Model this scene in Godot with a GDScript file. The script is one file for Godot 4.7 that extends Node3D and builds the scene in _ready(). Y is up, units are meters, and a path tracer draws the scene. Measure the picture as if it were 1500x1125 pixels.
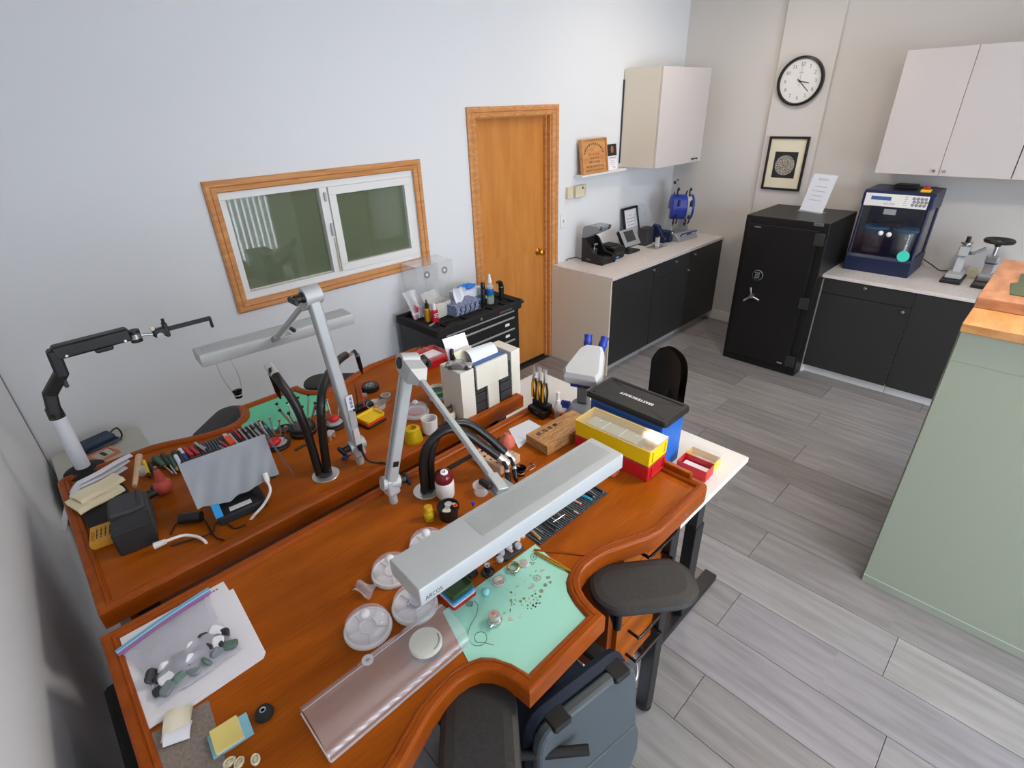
extends Node3D

var M := {}
var used := {}

# collects triangles; every triangle is wound to agree with the normals it is given
class Mb:
	var v := PackedVector3Array()
	var n := PackedVector3Array()
	var u := PackedVector2Array()
	var t := Transform3D()
	func tri(a, b, c, na, nb, nc, ua = Vector2(), ub = Vector2(), uc = Vector2()):
		var f = (b - a).cross(c - a)
		if f.length_squared() < 1e-16: return
		if f.dot(na + nb + nc) * t.basis.determinant() > 0:
			var s = b; b = c; c = s
			s = nb; nb = nc; nc = s
			s = ub; ub = uc; uc = s
		v.append(t * a); v.append(t * b); v.append(t * c)
		n.append((t.basis * na).normalized()); n.append((t.basis * nb).normalized()); n.append((t.basis * nc).normalized())
		u.append(ua); u.append(ub); u.append(uc)
	func quad(a, b, c, d, k):
		tri(a, b, c, k, k, k, Vector2(0, 1), Vector2(1, 1), Vector2(1, 0))
		tri(a, c, d, k, k, k, Vector2(0, 1), Vector2(1, 0), Vector2(0, 0))
	func quadn(a, b, c, d, ka, kb, kc, kd):
		tri(a, b, c, ka, kb, kc); tri(a, c, d, ka, kc, kd)
	# chamfered box round centre c
	func box(c: Vector3, s: Vector3, bv := 0.0015) -> Mb:
		var h = s / 2
		var b = min(bv, min(h.x, min(h.y, h.z)) * 0.6)
		var i = h - Vector3(b, b, b)
		for ax in 3:
			for sg in [-1.0, 1.0]:
				var k = Vector3(); k[ax] = sg
				var p = (ax + 1) % 3
				var q = (ax + 2) % 3
				var cs = []
				for e in [[-1, -1], [1, -1], [1, 1], [-1, 1]]:
					var w = c
					w[ax] += sg * h[ax]; w[p] += e[0] * i[p]; w[q] += e[1] * i[q]
					cs.append(w)
				quad(cs[0], cs[1], cs[2], cs[3], k)
		if b > 0:
			for ax in 3:
				var p = (ax + 1) % 3
				var q = (ax + 2) % 3
				for e in [[-1, -1], [1, -1], [1, 1], [-1, 1]]:
					var k1 = Vector3(); k1[p] = e[0]
					var k2 = Vector3(); k2[q] = e[1]
					var cs = []
					for sg in [-1.0, 1.0]:
						var w = c; w[ax] += sg * i[ax]; w[p] += e[0] * h[p]; w[q] += e[1] * i[q]
						var z = c; z[ax] += sg * i[ax]; z[p] += e[0] * i[p]; z[q] += e[1] * h[q]
						cs.append(w); cs.append(z)
					quadn(cs[0], cs[1], cs[3], cs[2], k1, k2, k2, k1)
			for sx in [-1.0, 1.0]:
				for sy in [-1.0, 1.0]:
					for sz in [-1.0, 1.0]:
						tri(c + Vector3(sx * h.x, sy * i.y, sz * i.z), c + Vector3(sx * i.x, sy * h.y, sz * i.z), c + Vector3(sx * i.x, sy * i.y, sz * h.z), Vector3(sx, 0, 0), Vector3(0, sy, 0), Vector3(0, 0, sz))
		return self
	# box standing on y, by its footprint centre
	func bx(x, y, z, w, h, d, bv := 0.0015) -> Mb:
		return box(Vector3(x, y + h / 2.0, z), Vector3(w, h, d), bv)
	# turned profile: points (radius, height)
	func lathe(pr: Array, sg := 24, at := Vector3.ZERO, up := Vector3.UP, smooth := 0.75) -> Mb:
		var y = up.normalized()
		var x = y.cross(Vector3(0.31, 0.2, 0.93)).normalized()
		var z = x.cross(y)
		var nm = []
		for i in pr.size() - 1:
			var d = (pr[i + 1] - pr[i]) as Vector2
			nm.append(Vector2(d.y, -d.x).normalized())
		for i in pr.size() - 1:
			if pr[i].distance_squared_to(pr[i + 1]) < 1e-14: continue
			var n0 = nm[i]
			var n1 = nm[i]
			if i > 0 and nm[i - 1].dot(nm[i]) > smooth: n0 = (nm[i - 1] + nm[i]).normalized()
			if i < nm.size() - 1 and nm[i + 1].dot(nm[i]) > smooth: n1 = (nm[i + 1] + nm[i]).normalized()
			for k in sg:
				var a0 = TAU * k / sg
				var a1 = TAU * (k + 1) / sg
				var d0 = x * cos(a0) + z * sin(a0)
				var d1 = x * cos(a1) + z * sin(a1)
				quadn(at + d0 * pr[i].x + y * pr[i].y, at + d1 * pr[i].x + y * pr[i].y, at + d1 * pr[i + 1].x + y * pr[i + 1].y, at + d0 * pr[i + 1].x + y * pr[i + 1].y,
					d0 * n0.x + y * n0.y, d1 * n0.x + y * n0.y, d1 * n1.x + y * n1.y, d0 * n1.x + y * n1.y)
		return self
	func rod(a: Vector3, b: Vector3, r0: float, r1 := -1.0, sg := 14) -> Mb:
		if r1 < 0: r1 = r0
		var l = a.distance_to(b)
		return lathe([Vector2(0, 0), Vector2(r0, 0), Vector2(r1, l), Vector2(0, l)], sg, a, b - a)
	func disc(at: Vector3, r: float, h: float, sg := 24, bv := 0.001) -> Mb:
		bv = min(bv, h * 0.45)
		return lathe([Vector2(0, 0), Vector2(r - bv, 0), Vector2(r, bv), Vector2(r, h - bv), Vector2(r - bv, h), Vector2(0, h)], sg, at)
	func ball(at: Vector3, r: Vector3, sg := 20) -> Mb:
		var o = t
		t = t * Transform3D(Basis.from_scale(r), at)
		var pr = []
		for i in 13: pr.append(Vector2(sin(PI * i / 12.0), -cos(PI * i / 12.0)))
		var s = v.size()
		lathe(pr, sg, Vector3.ZERO, Vector3.UP, 0.3)
		for i in range(s, v.size()): n[i] = (o.basis * ((o.affine_inverse() * v[i] - at) / (r * r))).normalized()
		t = o
		return self
	# round bar along a path; r is a number or one radius per point
	func tube(ps: Array, r, sg := 10, closed := false) -> Mb:
		var m = ps.size()
		var rings = []
		var side = Vector3()
		for i in m:
			var d = ((ps[(i + 1) % m] if closed else ps[min(i + 1, m - 1)]) - (ps[(i - 1 + m) % m] if closed else ps[max(i - 1, 0)])).normalized()
			if i == 0:
				side = d.cross(Vector3(0.13, 0.97, 0.21))
				if side.length() < 0.1: side = d.cross(Vector3(1, 0, 0))
			side = (side - d * side.dot(d)).normalized()
			var w = d.cross(side)
			var ring = []
			for k in sg:
				var a = TAU * k / sg
				ring.append(side * cos(a) + w * sin(a))
			rings.append(ring)
		for i in (m if closed else m - 1):
			var j = (i + 1) % m
			var ra = r[i] if r is Array else r
			var rb = r[j] if r is Array else r
			for k in sg:
				var l = (k + 1) % sg
				quadn(ps[i] + rings[i][k] * ra, ps[i] + rings[i][l] * ra, ps[j] + rings[j][l] * rb, ps[j] + rings[j][k] * rb, rings[i][k], rings[i][l], rings[j][l], rings[j][k])
		if not closed:
			for e in [0, m - 1]:
				var k0 = (ps[0] - ps[1]).normalized() if e == 0 else (ps[m - 1] - ps[m - 2]).normalized()
				var rr = r[e] if r is Array else r
				for k in sg: tri(ps[e], ps[e] + rings[e][k] * rr, ps[e] + rings[e][(k + 1) % sg] * rr, k0, k0, k0)
		return self
	# rings of a closed outline (x, z), each pulled in by .x and set at height .y; capped at both ends
	func loft(poly: Array, pr: Array, bottom := true, top := true, smooth := 0.8) -> Mb:
		var m = poly.size()
		var area = 0.0
		for i in m: area += poly[i].cross(poly[(i + 1) % m])
		var s = 1.0 if area > 0 else -1.0
		var en = []
		for i in m:
			var e = (poly[(i + 1) % m] - poly[i]).normalized()
			en.append(Vector2(e.y, -e.x) * s)
		var rings = []
		for q in pr:
			var ring = []
			for i in m:
				var a = en[(i - 1 + m) % m]
				var b = en[i]
				var w = (a + b) / max(0.35, 1.0 + a.dot(b))
				ring.append(poly[i] - w * q.x)
			rings.append(ring)
		for k in pr.size() - 1:
			var d = (pr[k + 1] - pr[k]) as Vector2
			if d.length() < 1e-7: continue
			var up = d.x / d.length()
			var out = d.y / d.length()
			if d.y < 0 and d.x == 0: out = -1.0
			for i in m:
				var j = (i + 1) % m
				var ni = en[i]
				var nj = en[i]
				if en[(i - 1 + m) % m].dot(en[i]) > smooth: ni = (en[(i - 1 + m) % m] + en[i]).normalized()
				if en[j].dot(en[i]) > smooth: nj = (en[j] + en[i]).normalized()
				var ka = Vector3(ni.x * out, up, ni.y * out)
				var kb = Vector3(nj.x * out, up, nj.y * out)
				var A = rings[k][i]; var B = rings[k][j]; var C = rings[k + 1][j]; var D = rings[k + 1][i]
				quadn(Vector3(A.x, pr[k].y, A.y), Vector3(B.x, pr[k].y, B.y), Vector3(C.x, pr[k + 1].y, C.y), Vector3(D.x, pr[k + 1].y, D.y), ka, kb, kb, ka)
		for e in ([0] if bottom else []) + ([pr.size() - 1] if top else []):
			var k = Vector3.UP if e > 0 else Vector3.DOWN
			var ix = Geometry2D.triangulate_polygon(PackedVector2Array(rings[e]))
			var lo = Vector2(1e9, 1e9); var hi = -lo
			for p in rings[e]: lo = lo.min(p); hi = hi.max(p)
			var f = func(p): return (p - lo) / (hi - lo)
			if ix.is_empty():
				# a ring that folded over itself: fan round its middle
				var c0 = (lo + hi) / 2
				for i in m:
					var a = rings[e][i]; var b = rings[e][(i + 1) % m]
					tri(Vector3(c0.x, pr[e].y, c0.y), Vector3(a.x, pr[e].y, a.y), Vector3(b.x, pr[e].y, b.y), k, k, k, f.call(c0), f.call(a), f.call(b))
			for i in range(0, ix.size(), 3):
				var a = rings[e][ix[i]]; var b = rings[e][ix[i + 1]]; var c = rings[e][ix[i + 2]]
				tri(Vector3(a.x, pr[e].y, a.y), Vector3(b.x, pr[e].y, b.y), Vector3(c.x, pr[e].y, c.y), k, k, k, f.call(a), f.call(b), f.call(c))
		return self
	# sheet of two faces th apart: f(u, v) -> Vector3
	func sheet(f: Callable, nu := 12, nv := 12, th := 0.0004) -> Mb:
		var g = []
		var k = []
		for i in nu + 1:
			g.append([]); k.append([])
			for j in nv + 1: g[i].append(f.call(float(i) / nu, float(j) / nv))
		for i in nu + 1:
			for j in nv + 1:
				var du = g[min(i + 1, nu)][j] - g[max(i - 1, 0)][j]
				var dv = g[i][min(j + 1, nv)] - g[i][max(j - 1, 0)]
				k[i].append(dv.cross(du).normalized())
		for sd in [1.0, -1.0]:
			for i in nu:
				for j in nv:
					var cs = []
					for e in [[0, 0], [1, 0], [1, 1], [0, 1]]:
						var a = i + e[0]; var b = j + e[1]
						cs.append([g[a][b] + k[a][b] * th * 0.5 * sd, k[a][b] * sd, Vector2(float(a) / nu, float(b) / nv)])
					tri(cs[0][0], cs[1][0], cs[2][0], cs[0][1], cs[1][1], cs[2][1], cs[0][2], cs[1][2], cs[2][2])
					tri(cs[0][0], cs[2][0], cs[3][0], cs[0][1], cs[2][1], cs[3][1], cs[0][2], cs[2][2], cs[3][2])
		return self
	func text(s: String, size: float, at: Vector3, x := Vector3.RIGHT, nrm := Vector3.UP, serif := false, depth := 0.0003, bold := false) -> Mb:
		var f := SystemFont.new()
		f.font_names = PackedStringArray(["Droid Serif" if serif else "Droid Sans"])
		if bold: f.font_weight = 700
		var m := TextMesh.new()
		m.font = f; m.text = s; m.font_size = 32; m.pixel_size = size / 32.0; m.depth = depth; m.curve_step = 2.0
		var a = m.get_mesh_arrays()
		var o = t
		x = x.normalized(); nrm = nrm.normalized()
		t = o * Transform3D(Basis(x, nrm.cross(x), nrm), at)
		var ix = a[Mesh.ARRAY_INDEX]
		var vs = a[Mesh.ARRAY_VERTEX]
		var ns = a[Mesh.ARRAY_NORMAL]
		if ix == null or ix.size() == 0: ix = range(vs.size())
		for i in range(0, ix.size(), 3): tri(vs[ix[i]], vs[ix[i + 1]], vs[ix[i + 2]], ns[ix[i]], ns[ix[i + 1]], ns[ix[i + 2]])
		t = o
		return self
	# strokes of a written sign: lists of points in a 0..1 square, x right, y down
	func strokes(ls: Array, size: float, w: float, at: Vector3, x := Vector3.RIGHT, nrm := Vector3.UP, th := 0.0004) -> Mb:
		var o = t
		x = x.normalized(); nrm = nrm.normalized()
		t = o * Transform3D(Basis(x, nrm.cross(x), nrm), at)
		for l in ls:
			for i in range(0, l.size() - 3, 2):
				var a = Vector3((l[i] - 0.5) * size, (0.5 - l[i + 1]) * size, th / 2)
				var b = Vector3((l[i + 2] - 0.5) * size, (0.5 - l[i + 3]) * size, th / 2)
				var d = (b - a).normalized()
				var q = t
				t = t * Transform3D(Basis(d, Vector3(-d.y, d.x, 0), Vector3(0, 0, 1)), (a + b) / 2)
				box(Vector3.ZERO, Vector3(a.distance_to(b) + w * 0.6, w, th), 0)
				t = q
		t = o
		return self
	func at(p: Vector3, turn := 0.0) -> Mb:
		t = Transform3D(Basis(Vector3.UP, turn), p); return self
	func pose(b: Basis, p := Vector3.ZERO) -> Mb:
		t = Transform3D(b, p); return self
	func mesh() -> ArrayMesh:
		var a = []
		a.resize(Mesh.ARRAY_MAX)
		a[Mesh.ARRAY_VERTEX] = v; a[Mesh.ARRAY_NORMAL] = n; a[Mesh.ARRAY_TEX_UV] = u
		var m := ArrayMesh.new()
		m.add_surface_from_arrays(Mesh.PRIMITIVE_TRIANGLES, a)
		return m

func numbered(s: String) -> String:
	if not used.has(s):
		used[s] = 0
		return s
	used[s] += 1
	return "%s_%03d" % [s, used[s]]

func tag(o, label: String, category: String, group := ""):
	o.set_meta("label", label); o.set_meta("category", category)
	if group: o.set_meta("group", group)
	return o

# a thing with parts: an empty node at its base
func thing(called: String, label: String, category: String, at := Vector3.ZERO, turn := 0.0, group := "") -> Node3D:
	var o := Node3D.new()
	o.name = numbered(called); add_child(o, true)
	o.position = at; o.rotation.y = turn
	return tag(o, label, category, group)

func part(called: String, b: Mb, m, parent, label := "") -> MeshInstance3D:
	var o := MeshInstance3D.new()
	o.mesh = b.mesh(); o.material_override = M[m] if m is String else m
	o.name = called
	parent.add_child(o, true)
	if label: o.set_meta("label", label)
	return o

# a thing that is one mesh
func solo(called: String, b: Mb, m, label: String, category: String, at := Vector3.ZERO, turn := 0.0, group := "") -> MeshInstance3D:
	var o := part(numbered(called), b, m, self)
	o.position = at; o.rotation.y = turn
	return tag(o, label, category, group)

func struct(called: String, b: Mb, m, parent = null) -> MeshInstance3D:
	var o := part(called, b, m, parent if parent else self)
	if parent == null: o.set_meta("kind", "structure")
	return o

func mb() -> Mb: return Mb.new()

func rrect(w: float, d: float, r: float, k := 5) -> Array:
	var o = []
	for e in [[1, 1, 0], [-1, 1, 1], [-1, -1, 2], [1, -1, 3]]:
		for i in k + 1:
			var a = PI / 2 * (e[2] + float(i) / k)
			o.append(Vector2(e[0] * (w / 2 - r) + cos(a) * r, e[1] * (d / 2 - r) + sin(a) * r))
	return o

func circle(r: float, k := 24) -> Array:
	var o = []
	for i in k: o.append(Vector2(cos(TAU * i / k), sin(TAU * i / k)) * r)
	return o

# smooth path through points
func curve(ps: Array, k := 6) -> Array:
	var o = []
	for i in ps.size() - 1:
		var a = ps[max(i - 1, 0)]; var b = ps[i]; var c = ps[i + 1]; var d = ps[min(i + 2, ps.size() - 1)]
		for j in k: o.append(b.cubic_interpolate(c, a, d, float(j) / k))
	o.append(ps[-1])
	return o

# flat slab with softened top edge
func slab(w: float, h: float, d: float, r := 0.004, bv := 0.001) -> Mb:
	return mb().loft(rrect(w, d, r), [Vector2(0, 0), Vector2(0, h - bv), Vector2(bv, h)])

# open tray with walls
func tray(w: float, h: float, d: float, r := 0.006, wall := 0.002, bottom := 0.002, flare := 0.0) -> Mb:
	return mb().loft(rrect(w, d, r), [Vector2(flare, 0), Vector2(0, h), Vector2(wall, h), Vector2(wall + flare, bottom)])

func mat(c: String, rough := 0.5, metal := 0.0, more := {}) -> StandardMaterial3D:
	var m := StandardMaterial3D.new()
	m.albedo_color = Color(c); m.roughness = rough; m.metallic = metal
	for k in more: m.set(k, more[k])
	return m

func clear(c: String, alpha: float, rough := 0.05) -> StandardMaterial3D:
	var m := mat(c, rough)
	m.transparency = BaseMaterial3D.TRANSPARENCY_ALPHA
	m.albedo_color.a = alpha
	return m

func noise_tex(s: int, freq: float, lo: Color, hi: Color, sx := 1.0, sy := 1.0, size := 512, normal := 0.0) -> Texture2D:
	var f := FastNoiseLite.new()
	f.seed = s; f.frequency = 1.0; f.fractal_octaves = 4
	var im := Image.create(size, size, false, Image.FORMAT_RGB8)
	for y in size:
		for x in size:
			# blended over the edges so that it repeats without a seam
			var bx = float(x) / size; var by = float(y) / size
			var X = x * freq * sx; var Y = y * freq * sy
			var W = size * freq * sx; var H = size * freq * sy
			var q = f.get_noise_2d(X, Y) * (1 - bx) * (1 - by) + f.get_noise_2d(X - W, Y) * bx * (1 - by) + f.get_noise_2d(X, Y - H) * (1 - bx) * by + f.get_noise_2d(X - W, Y - H) * bx * by
			im.set_pixel(x, y, lo.lerp(hi, clampf(0.5 + q * 0.9, 0, 1)))
	if normal > 0: im.bump_map_to_normal_map(normal)
	return ImageTexture.create_from_image(im)

# wood: long fibres along u, cathedral figure from bent rings
func wood_tex(s: int, lo: Color, hi: Color, rings := 7.0, fig := 0.5, w := 1024, h := 512) -> Texture2D:
	var f := FastNoiseLite.new()
	f.seed = s; f.frequency = 1.0; f.fractal_octaves = 3
	var g := FastNoiseLite.new()
	g.seed = s + 7; g.frequency = 1.0; g.fractal_octaves = 2
	var im := Image.create(w, h, false, Image.FORMAT_RGB8)
	for y in h:
		for x in w:
			var U = float(x) / w; var Vv = float(y) / h
			var bend = f.get_noise_2d(U * 2.2, Vv * 3.0)
			var ring = 0.5 + 0.5 * sin(TAU * (rings * (Vv + bend * 0.16)))
			var fibre = g.get_noise_2d(U * 14.0, Vv * 260.0)
			var patch = g.get_noise_2d(U * 3.0 + 50.0, Vv * 9.0)
			var q = 0.5 + fig * (ring - 0.5) * 0.5 + fibre * 0.35 + patch * 0.4
			im.set_pixel(x, y, lo.lerp(hi, clampf(q, 0, 1)))
	return ImageTexture.create_from_image(im)

func tex_mat(tx: Texture2D, scale: Vector3, rough := 0.5, more := {}) -> StandardMaterial3D:
	var m := mat("ffffff", rough)
	m.albedo_texture = tx; m.uv1_triplanar = true; m.uv1_scale = scale; m.uv1_triplanar_sharpness = 8.0
	for k in more: m.set(k, more[k])
	return m


func _ready():
	# ---- camera, sky, light, exposure
	var cam := Camera3D.new()
	cam.name = "camera"
	cam.position = Vector3(-5.2744, 2.1133, 3.0194)
	cam.rotation = Vector3(-0.4898, -0.757, -0.0358)
	cam.fov = 72.7574
	cam.near = 0.02; cam.far = 100.0
	add_child(cam)
	cam.current = true
	var sky_mat := ProceduralSkyMaterial.new()
	sky_mat.sky_top_color = Color("9fbbe0"); sky_mat.sky_horizon_color = Color("dfe8f2")
	sky_mat.ground_bottom_color = Color("8b8d90"); sky_mat.ground_horizon_color = Color("b9bdc2")
	sky_mat.sky_energy_multiplier = 1.5; sky_mat.ground_energy_multiplier = 1.2
	var sky := Sky.new()
	sky.sky_material = sky_mat
	var env := Environment.new()
	env.background_mode = Environment.BG_SKY; env.sky = sky
	env.tonemap_mode = Environment.TONE_MAPPER_LINEAR
	env.tonemap_exposure = 1.44
	env.sdfgi_enabled = true; env.ssao_enabled = true; env.ssil_enabled = true
	var we := WorldEnvironment.new()
	we.name = "environment"; we.environment = env
	add_child(we)
	# daylight that comes through the shop windows in the wall behind the camera
	for w in [[-4.35, 1.6, 10.0], [-2.475, 1.35, 9.0], [-0.335, 0.5, 1.0]]:
		var l := AreaLight3D.new()
		l.name = "window_daylight"
		l.area_size = Vector2(w[1], 2.36); l.area_normalize_energy = true
		l.position = Vector3(w[0], 1.36, 5.34)
		l.light_energy = w[2]; l.light_color = Color("e7effc")
		l.shadow_enabled = true
		add_child(l, true)
	materials()
	setting()
	ceiling_lights()
	benches()
	back_counter()
	right_side()
	tool_chest_things()
	white_table_things()
	far_bench_things()
	near_bench_things()

func ceiling_lights():
	for p in [Vector3(-1.3, 3.09, 1.15), Vector3(-3.0, 3.09, 3.1)]:
		var o = thing("ceiling_light", "white square ceiling light panel over the " + ("safe side of the room" if p.x > -2 else "two wooden workbenches"), "ceiling light", p)
		part("frame", mb().loft(rrect(0.64, 0.64, 0.01), [Vector2(0, 0.008), Vector2(0, -0.02), Vector2(0.03, -0.02), Vector2(0.03, -0.012)], true, false), "white_metal", o)
		part("diffuser", mb().box(Vector3(0, -0.01, 0), Vector3(0.58, 0.006, 0.58)), "glow", o)
		var l := AreaLight3D.new()
		l.name = "panel_light"
		l.area_size = Vector2(0.56, 0.56); l.area_normalize_energy = true
		l.position = p - Vector3(0, 0.03, 0); l.rotation.x = -PI / 2
		l.light_energy = 0.8 if p.x > -2 else 2.9; l.light_color = Color("ffeedd")
		l.shadow_enabled = true
		add_child(l, true)

func materials():
	M.wall = mat("e0e3e6", 0.85); M.wall_warm = mat("d3cfca", 0.85)
	var plaster := noise_tex(3, 0.05, Color(0.4, 0.4, 0.4), Color(0.6, 0.6, 0.6), 1, 1, 256, 2.0)
	for k in ["wall", "wall_warm"]:
		M[k].normal_enabled = true; M[k].normal_texture = plaster; M[k].normal_scale = 0.15
		M[k].uv1_triplanar = true; M[k].uv1_scale = Vector3(3, 3, 3)
	M.ceiling = mat("e6e6e4", 0.9)
	M.white_metal = mat("d8d8d6", 0.4)
	M.glow = mat("fff6ea", 0.6, 0, {emission_enabled = true, emission = Color("fff0dd"), emission_energy_multiplier = 2.0})
	var wood := wood_tex(11, Color("8a430b"), Color("b66016"), 5.0, 0.35)
	M.bench = tex_mat(wood, Vector3(0.62, 1.1, 1.1), 0.32, {uv1_offset = Vector3(0.5, 0.03, 0.03), metallic_specular = 0.2})
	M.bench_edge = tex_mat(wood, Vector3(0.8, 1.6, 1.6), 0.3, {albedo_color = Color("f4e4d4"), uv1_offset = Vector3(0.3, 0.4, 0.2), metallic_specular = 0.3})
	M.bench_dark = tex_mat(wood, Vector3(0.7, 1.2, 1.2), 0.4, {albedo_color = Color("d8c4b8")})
	var oak := wood_tex(21, Color("b9783f"), Color("dba066"), 9.0, 0.5)
	M.oak = tex_mat(oak, Vector3(0.6, 3.0, 3.0), 0.5)
	M.oak_up = tex_mat(oak, Vector3(3.0, 3.0, 3.0), 0.5)
	var veneer := wood_tex(31, Color("bd7730"), Color("d48f46"), 3.0, 0.25)
	M.door = tex_mat(veneer, Vector3(0.5, 1.0, 1.0), 0.42)
	M.ledge = tex_mat(wood_tex(41, Color("b57842"), Color("d9a36a"), 6.0, 0.3), Vector3(1.0, 2.0, 2.0), 0.45)
	M.board = tex_mat(wood_tex(43, Color("9a6747"), Color("c58f68"), 5.0, 0.6), Vector3(1.2, 3.0, 2.0), 0.5)
	M.paulownia = tex_mat(wood_tex(45, Color("8f6438"), Color("c89a63"), 14.0, 0.9), Vector3(4.0, 6.0, 6.0), 0.6)
	M.beech = tex_mat(wood_tex(47, Color("c9a27e"), Color("e3c3a2"), 6.0, 0.2), Vector3(4.0, 6.0, 6.0), 0.6)
	var lam := wood_tex(51, Color("7b7878"), Color("9a9899"), 4.0, 0.3)
	for i in 7:
		var s = 0.93 + 0.022 * ((i * 3) % 7)
		M["plank%d" % i] = tex_mat(lam, Vector3(0.55, 1.0, 1.9), 0.42, {albedo_color = Color(s, s * (0.995 + 0.004 * (i % 3)), s * (0.985 + 0.01 * (i % 4))), uv1_offset = Vector3(0.37 * i, 0.2 * i, 0.29 * i)})
	M.white = mat("e6e6e4", 0.45); M.cab_white = mat("ccc6c4", 0.35); M.cab_side = mat("dcd3c2", 0.45); M.beige = mat("d9cfb4", 0.5); M.unit_white = mat("dfdccf", 0.5)
	M.charcoal = mat("2b2b2b", 0.5); M.black = mat("151515", 0.45); M.black_gloss = mat("0e0e0e", 0.2); M.rubber = mat("1c1c1c", 0.75); M.black_matt = mat("191919", 0.85)
	M.grey_dark = mat("35373a", 0.6); M.grey = mat("83888c", 0.5); M.grey_light = mat("b4b8ba", 0.45); M.slate = mat("4c5458", 0.55)
	M.counter = tex_mat(noise_tex(61, 0.02, Color("cdc6c0"), Color("e4dedb"), 1, 4, 512), Vector3(1, 1, 1), 0.35)
	M.sage = mat("9fa591", 0.7)
	M.steel = mat("c2c4c6", 0.28, 1.0); M.chrome = mat("dcdcdc", 0.12, 1.0); M.brass = mat("d9a441", 0.22, 1.0); M.gold = mat("d8a13c", 0.25, 1.0); M.alu = mat("b3b8bb", 0.42, 0.55); M.pale_steel = mat("d9d4cf", 0.35, 0.8)
	M.lamp = mat("bdc2c3", 0.48, 0.2)
	M.pad = tex_mat(noise_tex(71, 0.06, Color("202020"), Color("2f2e2d"), 1, 1, 256), Vector3(5, 5, 5), 0.55)
	M.mat_green = mat("a6e4cf", 0.75); M.mat_jade = mat("66cda2", 0.75)
	M.paper = mat("e9e9ee", 0.8); M.paper_cream = mat("e3dcc4", 0.85); M.paper_blue = mat("dfe6f2", 0.8); M.ink = mat("26262a", 0.8); M.ink_grey = mat("8a8a90", 0.8)
	M.red = mat("c81d24", 0.4); M.red_soft = mat("b5483a", 0.55); M.salmon = mat("cf6a52", 0.6); M.yellow = mat("f2cb10", 0.4); M.blue = mat("1560b8", 0.4); M.navy = mat("172244", 0.4); M.royal = mat("2038a0", 0.4); M.orange = mat("e8541e", 0.45); M.green_dark = mat("12583c", 0.4); M.teal = mat("20b3a4", 0.5); M.sky = mat("2f9ae0", 0.5); M.aqua = mat("8fdcdc", 0.5); M.bordeaux = mat("6d1420", 0.18); M.purple = mat("4a1f50", 0.5); M.pink = mat("e2a9a0", 0.5)
	M.glass = clear("eef4f4", 0.08); M.acrylic = clear("f2f6f8", 0.1, 0.06); M.dome = clear("e2dcf2", 0.2, 0.06); M.frost = clear("eeeeea", 0.45, 0.3); M.bag = clear("dcdcea", 0.3, 0.2); M.yellow_clear = clear("e8c81c", 0.62, 0.26); M.smoke = clear("6e7478", 0.7, 0.3); M.dark_clear = clear("0a1228", 0.3, 0.06); M.red_clear = clear("e05a5a", 0.5, 0.1)
	M.blind = mat("eceeee", 0.8, 0, {backlight_enabled = true, backlight = Color(0.5, 0.5, 0.5)}); M.pane = clear("7c876a", 0.5, 0.02)
	M.cloth = mat("e6dcbc", 0.95); M.tissue = mat("e9ebf2", 0.95)
	M.felt = tex_mat(noise_tex(81, 0.12, Color("7b6f66"), Color("948a80"), 1, 1, 256), Vector3(4, 4, 4), 0.95)
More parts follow.
